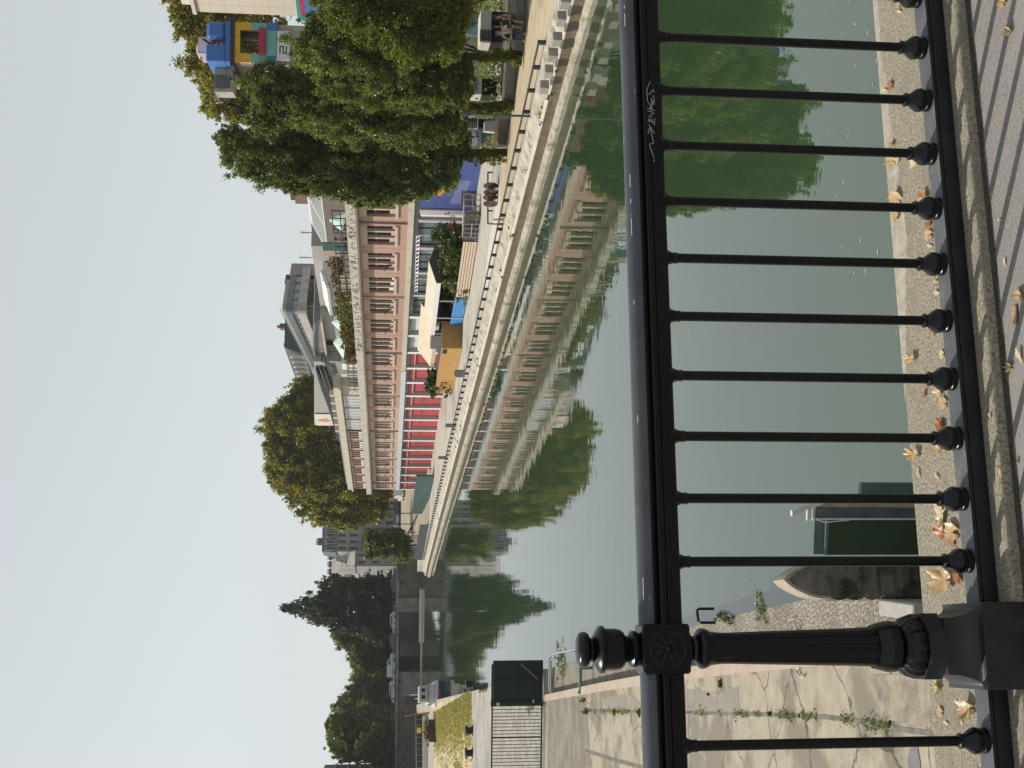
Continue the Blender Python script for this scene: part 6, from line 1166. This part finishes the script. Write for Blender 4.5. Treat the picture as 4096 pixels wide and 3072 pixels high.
m = MB(); xm0, xm1 = ony(850, 216, YT+.8)[0], ony(850, 150, YT+.8)[0]; m.prism([(xm0, YT+.7), (xm1, YT+.7), (xm1, YT+DT-.1), (xm0, YT+DT-.1)], zz(902)+.003, zz(785)); m.lathe([(zz(785), (xm1-xm0)*.62), (zz(777), (xm1-xm0)*.5), (zz(768), (xm1-xm0)*.2)], V([(xm0+xm1)/2, YT+1.9, 0]), 12); m.build("pink_turret", tpk, T)
m = MB(); m.box(xm0+.1, xm1-.1, YT+.64, YT+.69, zz(886), zz(790)); pn = m.build("white_panel", plain("panel_white", (.66, .66, .66), .6), T)
za, zc2 = zz(797), zz(880); m = MB(); m.add([V([xm1-.15, YT+.63, za]), V([xm1-.15, YT+.63, za-.25]), V([xm0+.25, YT+.63, zc2]), V([xm0+.25, YT+.63, zc2+.28])], [(0, 1, 2, 3)]); m.build("black_stripe", tk, pn)
m = MB()
for dx, dz, r in ((.25, .3, .09), (.45, .1, .12), (.6, -.05, .16), (.5, -.3, .1), (.8, .1, .08), (.75, -.25, .09)): m.box(xm0+.2+dx-r, xm0+.2+dx+r, YT+.615, YT+.628, (za+zc2)/2-.2+dz-r*.7, (za+zc2)/2-.2+dz+r*.7)
m.build("red_splash", plain("splash_red", (.55, .06, .05), .7), pn)
m = MB(); m.box(x0-1.6, x0-.01, YT+1.6, YT+DT, zz(921)+.003, zz(845)); m.build("side_cabin", tcn, T); m = MB(); m.box(x0-1.35, x0-.5, YT+1.56, YT+1.595, zz(908), zz(848)); m.build("cabin_opening", plain("cabin_dark", (.12, .12, .12), .6), T)
m = MB(); x = wx0
for k, ch in enumerate("ESW"):
    pass
for k, (dx, dz, w, h) in enumerate([(.0, 0, .5, .07), (.0, .2, .5, .07), (0, .4, .5, .07), (.0, 0, .07, .2), (.43, .2, .07, .2), (.75, 0, .07, .47), (.75, .4, .4, .07), (.75, .2, .35, .07), (.75, 0, .4, .07)]): m.box(wx0+.05+dx, wx0+.05+dx+w, YT-.075, YT-.063, zz(1148)+dz, zz(1148)+dz+h)
wp_ = MB(); wp_.box(x0+.2, wx1, YT-.06, YT+.018, zz(1160), zz(1108)); wq = wp_.build("lettered_panel", plain("panel_white2", (.66, .66, .64), .6), T); m.build("lettering", tk, wq)
Pe = ony(1000, 56, 110); se, te = st_of(Pe); zz2 = lambda X: ony(X, 56, 110)[2]
Tn = thing("stone_office", "pale stone clad building cut by the right photo edge above the trees", "building", ST(se, te, ZQ))
cl = mat("pale_stone_cladding", (.58, .51, .41), (.53, .465, .375), .7, .8)
m = MB(); m.box(se-25, se, te, te+9, ZQ, zz2(788), ST); so_ = m.build("wall", cl, Tn); m = MB()
for k in range(1, 12): z = zz2(788)-k*1.3; m.box(se-25, se+.002, te-.004, te-.001, z, z+.02, ST)
for k in range(0, 16): m.box(se-1.2-k*2., se-1.17-k*2., te-.004, te-.001, zz2(1190), zz2(788), ST)
m.build("cladding_joint", plain("joint_brown", (.36, .31, .24), .9), so_)
m = MB(); m.box(se-25, se+.15, te-.2, te+9, zz2(787.5), zz2(772), ST); m.box(se-25, se-.3, te+.5, te+9, zz2(771.5), zz2(728), ST); m.build("roof_edge", mat("roof_edge_stone", (.62, .58, .5), None, 1, .8), Tn)
m = MB(); m.box(se-25, se+.25, te-.3, te-.005, zz2(1330), zz2(1192), ST); m.build("teal_band", plain("teal_base_paint", (.03, .26, .25), .6), Tn); m = MB(); m.box(se-25, se-.2, te-.35, te-.302, zz2(1300), zz2(1225), ST); m.build("blue_panel", tb_, Tn); m = MB(); m.box(se-6, se-.6, te-.33, te-.306, zz2(1224), zz2(1206), ST); m.build("red_stripe", tr_, Tn)
# ---------------------------------------------------------------- left far bank things and boats
hullb = mat("navy_hull", (.03, .06, .10), (.02, .04, .07), 1, .5); cab = mat("cream_cabin", (.55, .55, .53), (.46, .46, .45), 1.5, .6)
P = onz(1768, 2780, ZW); T = lthing("canal_barge", "white and navy canal barge moored at the far left bank", "boat", P, math.radians(106)); sc_b = P[1]/FPX
m = MB(); hl = [(-7, -1.5), (5, -1.6), (7.5, 0), (5, 1.6), (-7, 1.5)]; m.prism(hl, .0, .75); m.build("hull", hullb, T); m = MB(); m.prism([(a*1.01, b*1.03) for a, b in hl], .753, 1.15); m.build("gunwale", cab, T); m = MB(); m.bbox(-6, 2.5, -1.15, 1.15, 1.153, 2.0, XYZ, .08); ca_ = m.build("cabin", cab, T); m = MB(); m.bbox(-6.5, -2.2, -1.0, 1.0, 2.003, 3.1, XYZ, .1); m.build("wheelhouse", mat("pale_wheelhouse", (.48, .46, .43), None, 2, .6), T)
for q in np.linspace(-5, 1.6, 6): m = MB(); m.box(q, q+.5, -1.19, -1.152, 1.4, 1.8); m.box(q, q+.5, 1.152, 1.19, 1.4, 1.8); m.build("cabin_window", glass_d, ca_)
m = MB(); m.box(-6.55, -6.503, -.65, -.2, 2.35, 2.8); m.build("wheelhouse_window", glass_d, T); m = MB(); m.box(-6.55, -6.503, .15, .6, 2.35, 2.8); m.build("wheelhouse_window", glass_d, T); m = MB(); m.tube([V([-3, 0, 3.1]), V([-3, 0, 4.1])], .05, 5); m.tube([V([-4, .5, 3.1]), V([-4, .5, 3.5])], .06, 5); m.build("boat_mast", whitep, T); m = MB(); m.box(-7.06, -7.003, -.7, .7, .5, .62); m.build("red_strip", plain("red_strip_paint", (.5, .04, .04), .6), T)
P = ony(1650, 2515, 318); T = lthing("white_cruiser", "white cruiser moored under the far bridge", "boat", V([P[0], 318, ZW]), math.radians(170)); m = MB(); m.prism([(-4, -1.2), (2.5, -1.3), (4.6, 0), (2.5, 1.3), (-4, 1.2)], 0, 1.0); m.build("hull", whitep, T); m = MB(); m.extrb([(-2.8, 1.003), (-2.5, 2.2), (.6, 2.2), (1.8, 1.003)], -1, 1); cq = m.build("cabin", whitep, T); m = MB(); m.box(-2., .5, -1.03, -1.003, 1.45, 1.95); m.box(-2., .5, 1.003, 1.03, 1.45, 1.95); m.build("cabin_window", glass_d, cq); m = MB(); m.tube([V([-3.6, 0, 1]), V([-3.6, 0, 2.4]), V([-1, 0, 2.5])], .05, 5); m.build("rail_arch", gv, T)
m = MB(); P0, P1 = onz(1712, 2862, ZQ), onz(1712, 3120, ZQ); fr3 = lambda a, b, c: P0+(P1-P0)*a+V([0, b, c]); m.box(0, 1, 0, .4, 0, .78, fr3); tag(m.build("pale_wall", mat("pale_bank_wall", (.62, .56, .46), (.54, .49, .4), .7, .9), None, P0), "long low pale wall beyond the dry grass on the left bank", "wall")
P0, P1 = onz(1745, 2888, ZQ), onz(1748, 2968, ZQ); fr3 = lambda a, b, c: P0+(P1-P0)*a+V([0, b, c]); T = thing("wood_planter", "dark wooden planter box on the dry left bank", "planter", P0); m = MB(); m.box(0, 1, 0, 1.2, .02, .95, fr3); m.build("planter_box", wood_d, T); 
plant("planter_plant", "twiggy dark plant growing in the wooden planter on the left bank", "plant", fr3(.5, .6, .9), [(fr3(q, .6, 1.15), (.8, .5, .4)) for q in (.15, .4, .6, .85)], 700, .2, hr, nclump=14)
P = ony(1690, 2853, 168); T = thing("orange_crane_arm", "slender orange crane arm standing on the left bank", "crane", V([P[0], 168, ZQ])); m = MB(); Q = ony(1612, 2862, 168); m.tube([V([P[0], 168, ZQ]), V([Q[0], 168, Q[2]])], .17, 6, .12); m.build("arm", plain("crane_orange", (.5, .2, .04), .6), T); m = MB(); m.tube([V([P[0]-.3, 167.9, ZQ+.3]), V([Q[0]+.2, 167.9, Q[2]])], .07, 5); m.bbox(Q[0]-.5, Q[0]+.3, 167.8, 168.2, Q[2]-.1, Q[2]+.25, XYZ, .03); m.build("ram", blackm, T)
P = ony(1680, 2922, 180); m = MB(); m.bbox(P[0]-.4, P[0]+.4, 180, 180.1, P[2]-.15, P[2]+.45, XYZ, .02); m.tube([V([P[0], 180.05, ZQ]), V([P[0], 180.05, P[2]])], .05, 5); tag(m.build("yellow_sign", plain("sign_yellow", (.68, .48, .05), .6), None, V([P[0], 180, ZQ])), "small yellow sign on a post beyond the pale wall", "sign")
T = thing("bank_railing", "thin grey railing with dark boards beyond the pale wall on the left bank", "railing", onz(1700, 2960, ZQ)); P0, P1 = onz(1693, 2855, ZQ), onz(1696, 3120, ZQ); fr3 = lambda a, b, c: P0+(P1-P0)*a+V([0, b, c]); m = MB()
for q in np.linspace(0, 1, 12): m.box(q-.002, q+.002, 0, .1, 0, 1.25, fr3)
for z in (.1, 1.2): m.box(0, 1, .02, .08, z, z+.07, fr3)
m.build("railing_bars", gv, T); m = MB(); m.box(0, 1, .12, .16, .0, 1.1, fr3); m.build("dark_boards", wsite, T)
m = MB(); P0, P1 = ony(1545, 3060, 255), ony(1640, 2960, 255)
lw0 = onz(1958, 2744, ZQ+.0); 
# graffiti on the bank wall face near the screen
sA = st_of(onz(1918, 2752, ZQ)); sB = st_of(onz(1952, 2744, ZQ)); m = MB()
for k in range(6):
    q = (k+.5)/6; s, t_ = sA[0]+(sB[0]-sA[0])*q, sA[1]+(sB[1]-sA[1])*q-.05; Pq = ST(s, t_, ZQ+.016); w = .3; m.tube([Pq+FA*w*.9+FB*-.2, Pq+FA*.1+FB*.15, Pq-FA*w*.6-FB*.1, Pq-FA*w*.9+FB*.2], .035, 4); m.tube([Pq+FB*.28, Pq+FA*.4-FB*.25], .03, 4)
o = m.build("bank_graffiti", plain("graffiti_black", (.02, .02, .02), .8), None, ST(sA[0], sA[1], ZQ)); tag(o, "black painted tag on the pale bank edge next to the green screen", "graffiti")
# ================================================================ people and things under the quay trees
skin = plain("skin", (.45, .27, .19), .6)
def skinmesh(name, chains, material, parent, sub=2):
    """chains: list of [(point, radius), ...]; first chain's first vertex is the root; shared points are welded"""
    vs, es, rs = [], [], []; idx = {}
    off = ROOT.get(parent.name, V([0., 0, 0])) if parent is not None else V([0., 0, 0])
    for ch in chains:
        prev = None
        for p, r in ch:
            k = tuple(np.round(p, 4))
            if k not in idx: idx[k] = len(vs); vs.append(tuple(float(x) for x in V(p)-off)); rs.append(r)
            if prev is not None: es.append((prev, idx[k]))
            prev = idx[k]
    me = bpy.data.meshes.new(name); me.from_pydata(vs, es, []); o = bpy.data.objects.new(name, me); COL.objects.link(o)
    if parent is not None: o.parent = parent
    md = o.modifiers.new("skin", 'SKIN'); md.use_smooth_shade = True; md.branch_smoothing = .6
    for i, r in enumerate(rs):
        sv = me.skin_vertices[0].data[i]; sv.radius = (r, r) if np.isscalar(r) else r; sv.use_root = i == 0
    sb = o.modifiers.new("sub", 'SUBSURF'); sb.levels = sub; sb.render_levels = sub
    dg_ = bpy.context.evaluated_depsgraph_get(); ev = o.evaluated_get(dg_); m2 = bpy.data.meshes.new_from_object(ev); o.modifiers.clear(); o.data = m2; m2.materials.clear(); m2.materials.append(material); m2.polygons.foreach_set("use_smooth", [True]*len(m2.polygons)); return o
def person(label, O, f, pose, top, trou, hair, shoe, long_tr=True, sleeve=True, group=None):
    """O ground point, f facing direction, pose: dict of joints in (forward, left, up)"""
    f = V([f[0], f[1], 0.]); f /= np.linalg.norm(f); l = V([-f[1], f[0], 0]); J = {k: O+f*v[0]+l*v[1]+V([0, 0, v[2]]) for k, v in pose.items()}
    T = thing("person", label, "person", O, group)
    head = J['head']; ch = [[(J['pel'], .13), (J['bel'], .125), (J['che'], .15), (J['nk'], .06), (head-V([0, 0, .05]), .075), (head+V([0, 0, .04]), .095), (head+V([0, 0, .11]), .06)]]
    for s in ('l', 'r'):
        ch.append([(J['che'], .15), (J['sh'+s], .058), (J['el'+s], .042), (J['wr'+s], .03), (J['ha'+s], .034)])
        ch.append([(J['pel'], .13), (J['hi'+s], .085), (J['kn'+s], .06), (J['an'+s], .042), (J['to'+s], .035)])
    body = skinmesh("body", ch, skin, T)
    for s, sg in (('l', 1), ('r', -1)):                       # fingers: short chains from the hand
        d = J['ha'+s]-J['wr'+s]; d = d/(np.linalg.norm(d)+1e-6); w = np.cross(d, V([0, 0, 1.])); w = w/(np.linalg.norm(w)+1e-6)
        mm = MB()
        for k in range(4): b = J['ha'+s]+w*(.03-.02*k)+d*.02; mm.tube([b, b+d*.04+V([0, 0, -.006]), b+d*(.065+.008*(k in (1, 2)))+V([0, 0, -.022])], .009, 5, .007)
        mm.tube([J['ha'+s]+w*.03*sg, J['ha'+s]+w*.055*sg+d*.03, J['ha'+s]+w*.06*sg+d*.055], .01, 5, .008); o = mm.build("fingers", skin, T)
    cl_ = [[(J['bel']-V([0, 0, .05]), .15), (J['bel'], .145), (J['che'], .172), (J['nk']-V([0, 0, .03]), .085)]]
    for s in ('l', 'r'):
        e = J['sh'+s]+(J['el'+s]-J['sh'+s])*(.75 if sleeve else .35); cl_.append([(J['che'], .172), (J['sh'+s], .075), (e, .058)])
    skinmesh("top", cl_, top, T)
    tl = [[(J['pel']+V([0, 0, .05]), .15), (J['pel'], .15)]]
    for s in ('l', 'r'):
        c2 = [(J['pel'], .15), (J['hi'+s], .105), (J['kn'+s], .08)]
        if long_tr: c2.append((J['an'+s]+V([0, 0, .04]), .06))
        tl.append(c2)
    skinmesh("trousers", tl, trou, T)
    for s in ('l', 'r'): skinmesh("shoe", [[(J['an'+s]-V([0, 0, .02]), .05), (J['to'+s]*.5+J['an'+s]*.5, .047), (J['to'+s], .042)]], shoe, T, 1)
    mm = MB(); mm.sphere(head+V([0, 0, .055])-f*.02, (.112, .112, .105), 9); mm.sphere(head-f*.06-V([0, 0, .02]), (.08, .08, .11), 8); mm.build("hair", hair, T, smooth='all')
    mm = MB(); mm.sphere(head+f*.1-V([0, 0, .0]), (.016, .016, .02), 5); mm.sphere(head+l*.085-V([0, 0, .0]), (.012, .02, .03), 5); mm.sphere(head-l*.085, (.012, .02, .03), 5); mm.build("nose_and_ears", skin, T)
    mm = MB()
    for s in (-1, 1): mm.sphere(head+f*.088+l*.032*s+V([0, 0, .025]), .011, 5)
    mm.box(-.022, .022, -.006, .006, -.055, -.045, lambda a, b, c: head+l*a+f*(.088+b)+V([0, 0, c])); mm.build("eyes_and_mouth", plain("face_dark", (.05, .03, .025), .6), T); return T
hairb = plain("brown_hair", (.05, .03, .02), .7); hairg = plain("grey_brown_hair", (.16, .12, .09), .7)
ledge = mat("mossy_ledge_concrete", (.26, .235, .19), (.17, .15, .12), 1.6, .92, .01, 14, c3=(.11, .1, .075), sc3=.9)
# low concrete ledges under the trees
def lblock(label, X0, Y0, X1, Y1, h, d, dz=0):
    (sa, ta), (sb, tb) = gst(X0, Y0), gst(X1, Y1); L = math.hypot(sb-sa, tb-ta); ux, uy = (sb-sa)/L, (tb-ta)/L; fr = lambda a, b, c: ST(sa+ux*a-uy*b, ta+uy*a+ux*b, ZQ+.006+c); m = MB(); m.bbox(0, L, 0, d, dz, h, fr, .03); tag(m.build("concrete_ledge", ledge, None, fr(0, 0, 0)), label, "ledge", "concrete ledges under the trees"); return fr, L
fr1, L1 = lblock("concrete ledge under the two seated people", 2105, -40, 2094, 203, .5, .9)
lblock("concrete ledge between the ivy tree and the mast tree", 2070, 250, 2056, 408, .48, .9); lblock("rubble topped ledge in front of the graffiti panel", 2040, 440, 2026, 585, .5, .8)
def gpx(X, Y, y): return ony(X, Y, y)
yp = 55.3; f_ = V([-.75, -.65])
O = ony(2097, 128, yp); O = V([O[0], yp, ZQ+.006])
pose = dict(pel=(-.1, 0, .56), bel=(-.06, 0, .76), che=(.05, 0, 1.0), nk=(.12, 0, 1.18), head=(.2, 0, 1.28), shl=(.06, .19, 1.1), shr=(.06, -.19, 1.1), ell=(.22, .25, .86), elr=(.24, -.24, .86), wrl=(.42, .14, .74), wrr=(.42, -.12, .74), hal=(.5, .1, .72), har=(.5, -.08, .72),
            hil=(0, .1, .55), hir=(0, -.1, .55), knl=(.4, .16, .56), knr=(.42, -.12, .57), anl=(.42, .17, .1), anr=(.5, -.14, .1), tol=(.58, .18, .05), tor=(.66, -.15, .05))
person("person in pale grey top and navy trousers sitting on the ledge leaning forward", O, f_, pose, plain("pale_grey_top", (.42, .44, .5), .8), plain("navy_trousers", (.03, .04, .075), .85), hairg, plain("orange_shoe", (.55, .12, .06), .7))
O2 = ony(2093, 72, yp+.5); O2 = V([O2[0], yp+.5, ZQ+.006]); pose2 = dict(pose); pose2.update(head=(.04, 0, 1.36), nk=(.02, 0, 1.22), che=(-.02, 0, 1.02), elr=(.28, -.3, 1.05), wrr=(.42, -.22, 1.3), har=(.44, -.2, 1.38), ell=(.2, .28, .84), knl=(.44, .2, .55), anl=(.55, .22, .1), tol=(.7, .24, .05))
person("person in a dark top and shorts sitting on the ledge with one raised bare arm", O2, V([-.85, -.5]), pose2, plain("dark_top", (.025, .028, .035), .85), plain("dark_shorts", (.03, .045, .06), .85), hairb, plain("black_shoe", (.012, .012, .014), .6), long_tr=False, sleeve=False)
# people on the roof terrace
for i, (X, Y, c, lb) in enumerate([(1392, 918, (.015, .015, .017), "person in black standing at the terrace railing near the glasshouse"), (1385, 955, (.5, .5, .5), "person in a pale shirt on the roof terrace beside a table"), (1372, 900, (.55, .55, .56), "person in white on the roof terrace near the green shade")]):
    s, z = onf(X, Y, .9+.5*i); O3 = ST(s, .9+.5*i, zt1+.31); st_pose = dict(pel=(0, 0, .92), bel=(0, 0, 1.1), che=(0, 0, 1.34), nk=(.02, 0, 1.52), head=(.04, 0, 1.62), shl=(0, .2, 1.44), shr=(0, -.2, 1.44), ell=(.03, .27, 1.15), elr=(.08, -.26, 1.16), wrl=(.12, .26, .9), wrr=(.28, -.2, 1.05), hal=(.14, .26, .83), har=(.36, -.18, 1.08), hil=(0, .1, .88), hir=(0, -.1, .88), knl=(.03, .11, .48), knr=(0, -.11, .48), anl=(0, .12, .08), anr=(-.02, -.12, .08), tol=(.16, .13, .04), tor=(.14, -.13, .04))
    person(lb, O3, [V([-1, -.3]), V([.3, -1]), V([-.6, -.8])][i], st_pose, plain("shirt_tone_%s" % "abc"[i], c, .85), plain("dark_jeans", (.03, .035, .05), .85), hairb, MATS["black_shoe"])
# clutter under the trees
TW = mat("trailer_white", (.55, .52, .47), (.45, .42, .38), 2, .7)
def clutter_box(name, label, X0, X1, Y0, Y1, y, d, mm, z0=None, group=None, cat=None):
    a = ony(X1, Y1, y); b = ony(X0, Y0, y); T = thing(name, label, cat or name.split('_')[-1], V([(a[0]+b[0])/2, y, ZQ]), group); m = MB(); m.bbox(a[0], b[0], y, y+d, z0 if z0 is not None else a[2], b[2], XYZ, .03); m.build("body_panel", mm, T); return T, a, b
T, a, b = clutter_box("white_trailer", "white box trailer in the shade behind the seated people", 1922, 1966, 40, 165, 63, 1.8, TW, cat="trailer"); m = MB()
for x in np.linspace(a[0]-.02, a[0]+.55, 8): m.tube([V([x, 62.95, a[2]-.05]), V([x, 62.95, b[2]])], .015, 4)
for z in np.linspace(a[2], b[2], 8): m.tube([V([a[0]-.02, 62.94, z]), V([a[0]+.6, 62.94, z])], .015, 4)
m.build("rear_grille", blackm, T)
for x in (a[0]+.4, b[0]-.4): m = MB(); m.lathe([(0, .34), (.2, .34)], V([x, 62.9, ZQ+.34]), 14, axis=(V([1., 0, 0]), V([0, 0, 1.]), V([0, 1., 0]))); m.build("wheel", blackm, T)
m = MB(); m.bbox(a[0], b[0], 63.1, 64.7, ZQ+.35, a[2]-.005, XYZ, .02); m.build("chassis", dark, T)
T, a, b = clutter_box("folded_trailer", "white trailer with a graffiti tag parked behind the ivy tree", 1880, 1928, 310, 378, 67, 1.6, TW, cat="trailer"); m = MB()
for k in range(5): c = V([a[0]+.25+.14*k, 66.985, (a[2]+b[2])/2]); m.tube([c+V([-.08, 0, -.12]), c+V([.05, 0, .12]), c+V([.1, 0, -.1])], .02, 4)
m.build("graffiti_tag", tk, T); m = MB(); m.bbox(a[0], b[0], 67.1, 68.5, ZQ+.3, a[2]-.005, XYZ, .02); m.build("chassis", dark, T)
T, a, b = clutter_box("graffiti_panel", "teal and blue graffiti panel behind the last quay tree", 1852, 1974, 526, 584, 70, .12, mat("graffiti_teal", (.10, .22, .22), (.05, .12, .14), 2.2, .7, c3=(.05, .15, .32), sc3=1.4, thr=(.5, .54)), z0=ZQ+.3, cat="panel"); m = MB()
for X, Y, r in ((1893, 540, .17), (1893, 565, .3)): m.disc(ony(X, Y, 69.975), V([1., 0, 0]), V([0, 0, 1.]), r, 18, .01)
m.build("white_shape", plain("spray_white", (.62, .62, .64), .7), T); m = MB(); m.tube([ony(1920+4*math.sin(k*1.7), 528+k*4, 69.96) for k in range(14)], .035, 4); m.build("wavy_line", plain("spray_lilac", (.5, .45, .55), .7), T); m = MB(); m.disc(ony(1950, 575, 69.97), V([1., 0, 0]), V([0, 0, 1.]), .22, 9, .01); m.build("pink_shape", plain("spray_pink", (.55, .14, .3), .7), T); m = MB(); m.box(a[0], b[0], 69.95, 69.985, ony(1884, 555, 70)[2]-.05, ony(1884, 555, 70)[2]+.06); m.build("green_bar", plain("spray_green", (.02, .1, .03), .7), T)
for x in (a[0]+.1, b[0]-.1): m = MB(); m.bbox(x-.05, x+.05, 70.13, 70.22, ZQ, ZQ+1.2, XYZ, .01); m.build("leg", wood_d, T)
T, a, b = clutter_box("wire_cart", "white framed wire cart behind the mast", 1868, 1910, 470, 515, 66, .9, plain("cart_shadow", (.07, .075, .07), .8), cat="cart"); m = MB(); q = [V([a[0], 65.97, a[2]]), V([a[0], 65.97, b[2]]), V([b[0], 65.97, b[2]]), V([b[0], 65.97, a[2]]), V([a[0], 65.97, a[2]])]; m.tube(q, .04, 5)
for z in np.linspace(a[2], b[2], 6): m.tube([V([a[0], 65.97, z]), V([a[0]+.35, 65.97, z])], .012, 4)
m.build("cart_frame", whitep, T); m = MB(); m.bbox(a[0]+.05, b[0]-.05, 66, 66.8, ZQ, a[2]-.005, XYZ, .02); m.build("cart_base", dark, T)
P = ony(1955, 510, 65); m = MB(); m.prism([(-.35, -.3), (.4, -.3), (.3, .3), (-.3, .3)], 0, 1.15, lambda x, y, z: V([P[0]+x*(1-.25*z), 65+y, ZQ+z])); tag(m.build("tarp_bundle", mat("pale_tarp", (.55, .53, .49), (.42, .4, .37), 2.5, .85), None, V([P[0], 65, ZQ])), "bundle under a pale tarpaulin beside the wire cart", "bundle")
P = ony(1945, 470, 65.4); m = MB(); m.tube([P+V([0, 0, .9]), P+V([.25, 0, .35]), P+V([.6, 0, -.05])], .09, 6, .06); tag(m.build("white_umbrella", whitep, None, V([P[0], 65.4, ZQ])), "folded white parasol leaning against the wire cart", "parasol")
m = MB(); Q = [ony(1988, 470, 62.5), ony(1985, 520, 62.8), ony(1983, 560, 63), ony(1976, 585, 63.2)]; m.tube(Q, .09, 7); m.tube([Q[0], V([Q[0][0], 62.5, ZQ])], .07, 6); m.tube([Q[-1], V([Q[-1][0], 63.2, ZQ])], .07, 6); tag(m.build("log_rail", mat("pale_log", (.38, .33, .25), None, 3, .9), None, V([*Q[0][:2], ZQ])), "pale peeled log lying as a rail before the graffiti panel", "log")
clutter_box("red_panel", "small red board showing between the crowns behind the quay trees", 1774, 1801, 343, 388, 68, .1, plain("board_red", (.42, .02, .03), .6), cat="board")
clutter_box("teal_panel", "turquoise graffiti board behind the white trailer", 1868, 1921, 70, 142, 66.5, .1, mat("turquoise_spray", (.12, .36, .42), (.3, .42, .44), 3, .7, c3=(.03, .1, .14), sc3=2.5, thr=(.52, .56)), cat="board")
# dim backdrop wall of the yard under the crowns
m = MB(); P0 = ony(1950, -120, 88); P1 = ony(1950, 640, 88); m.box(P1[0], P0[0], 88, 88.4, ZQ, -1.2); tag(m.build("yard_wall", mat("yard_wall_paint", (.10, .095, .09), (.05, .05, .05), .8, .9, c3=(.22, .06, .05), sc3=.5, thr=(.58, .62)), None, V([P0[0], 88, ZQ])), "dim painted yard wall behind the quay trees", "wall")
C = []
for k in range(7000):
    Y = rng.uniform(-80, 640); P = ony(1900, Y, rng.uniform(66, 85)); C.append(V([P[0], P[1], ZQ+abs(rng.normal())*.5]))
o = bpy.data.objects.new("undergrowth", leaves_mesh("undergrowth", np.array(C), .2*rng.uniform(.5, 1.4, len(C)), lf_pop)); COL.objects.link(o); structure(o, 'stuff'); tag(o, "shaded undergrowth in the yard behind the quay trees", "undergrowth")
# ---------------------------------------------------------------- summer haze
hzm = bpy.data.materials.new("haze_air"); hzm.use_nodes = True; t = hzm.node_tree; t.nodes.remove(t.nodes["Principled BSDF"]); pv = t.nodes.new("ShaderNodeVolumePrincipled")
pv.inputs["Color"].default_value = (.9, .95, 1, 1); pv.inputs["Density"].default_value = .00012; pv.inputs["Anisotropy"].default_value = .2; t.links.new(pv.outputs[0], t.nodes["Material Output"].inputs["Volume"])
hz_ = MB().box(-3200, 3200, -300, 5700, -10.4, 75).build("haze", hzm); structure(hz_, 'stuff')
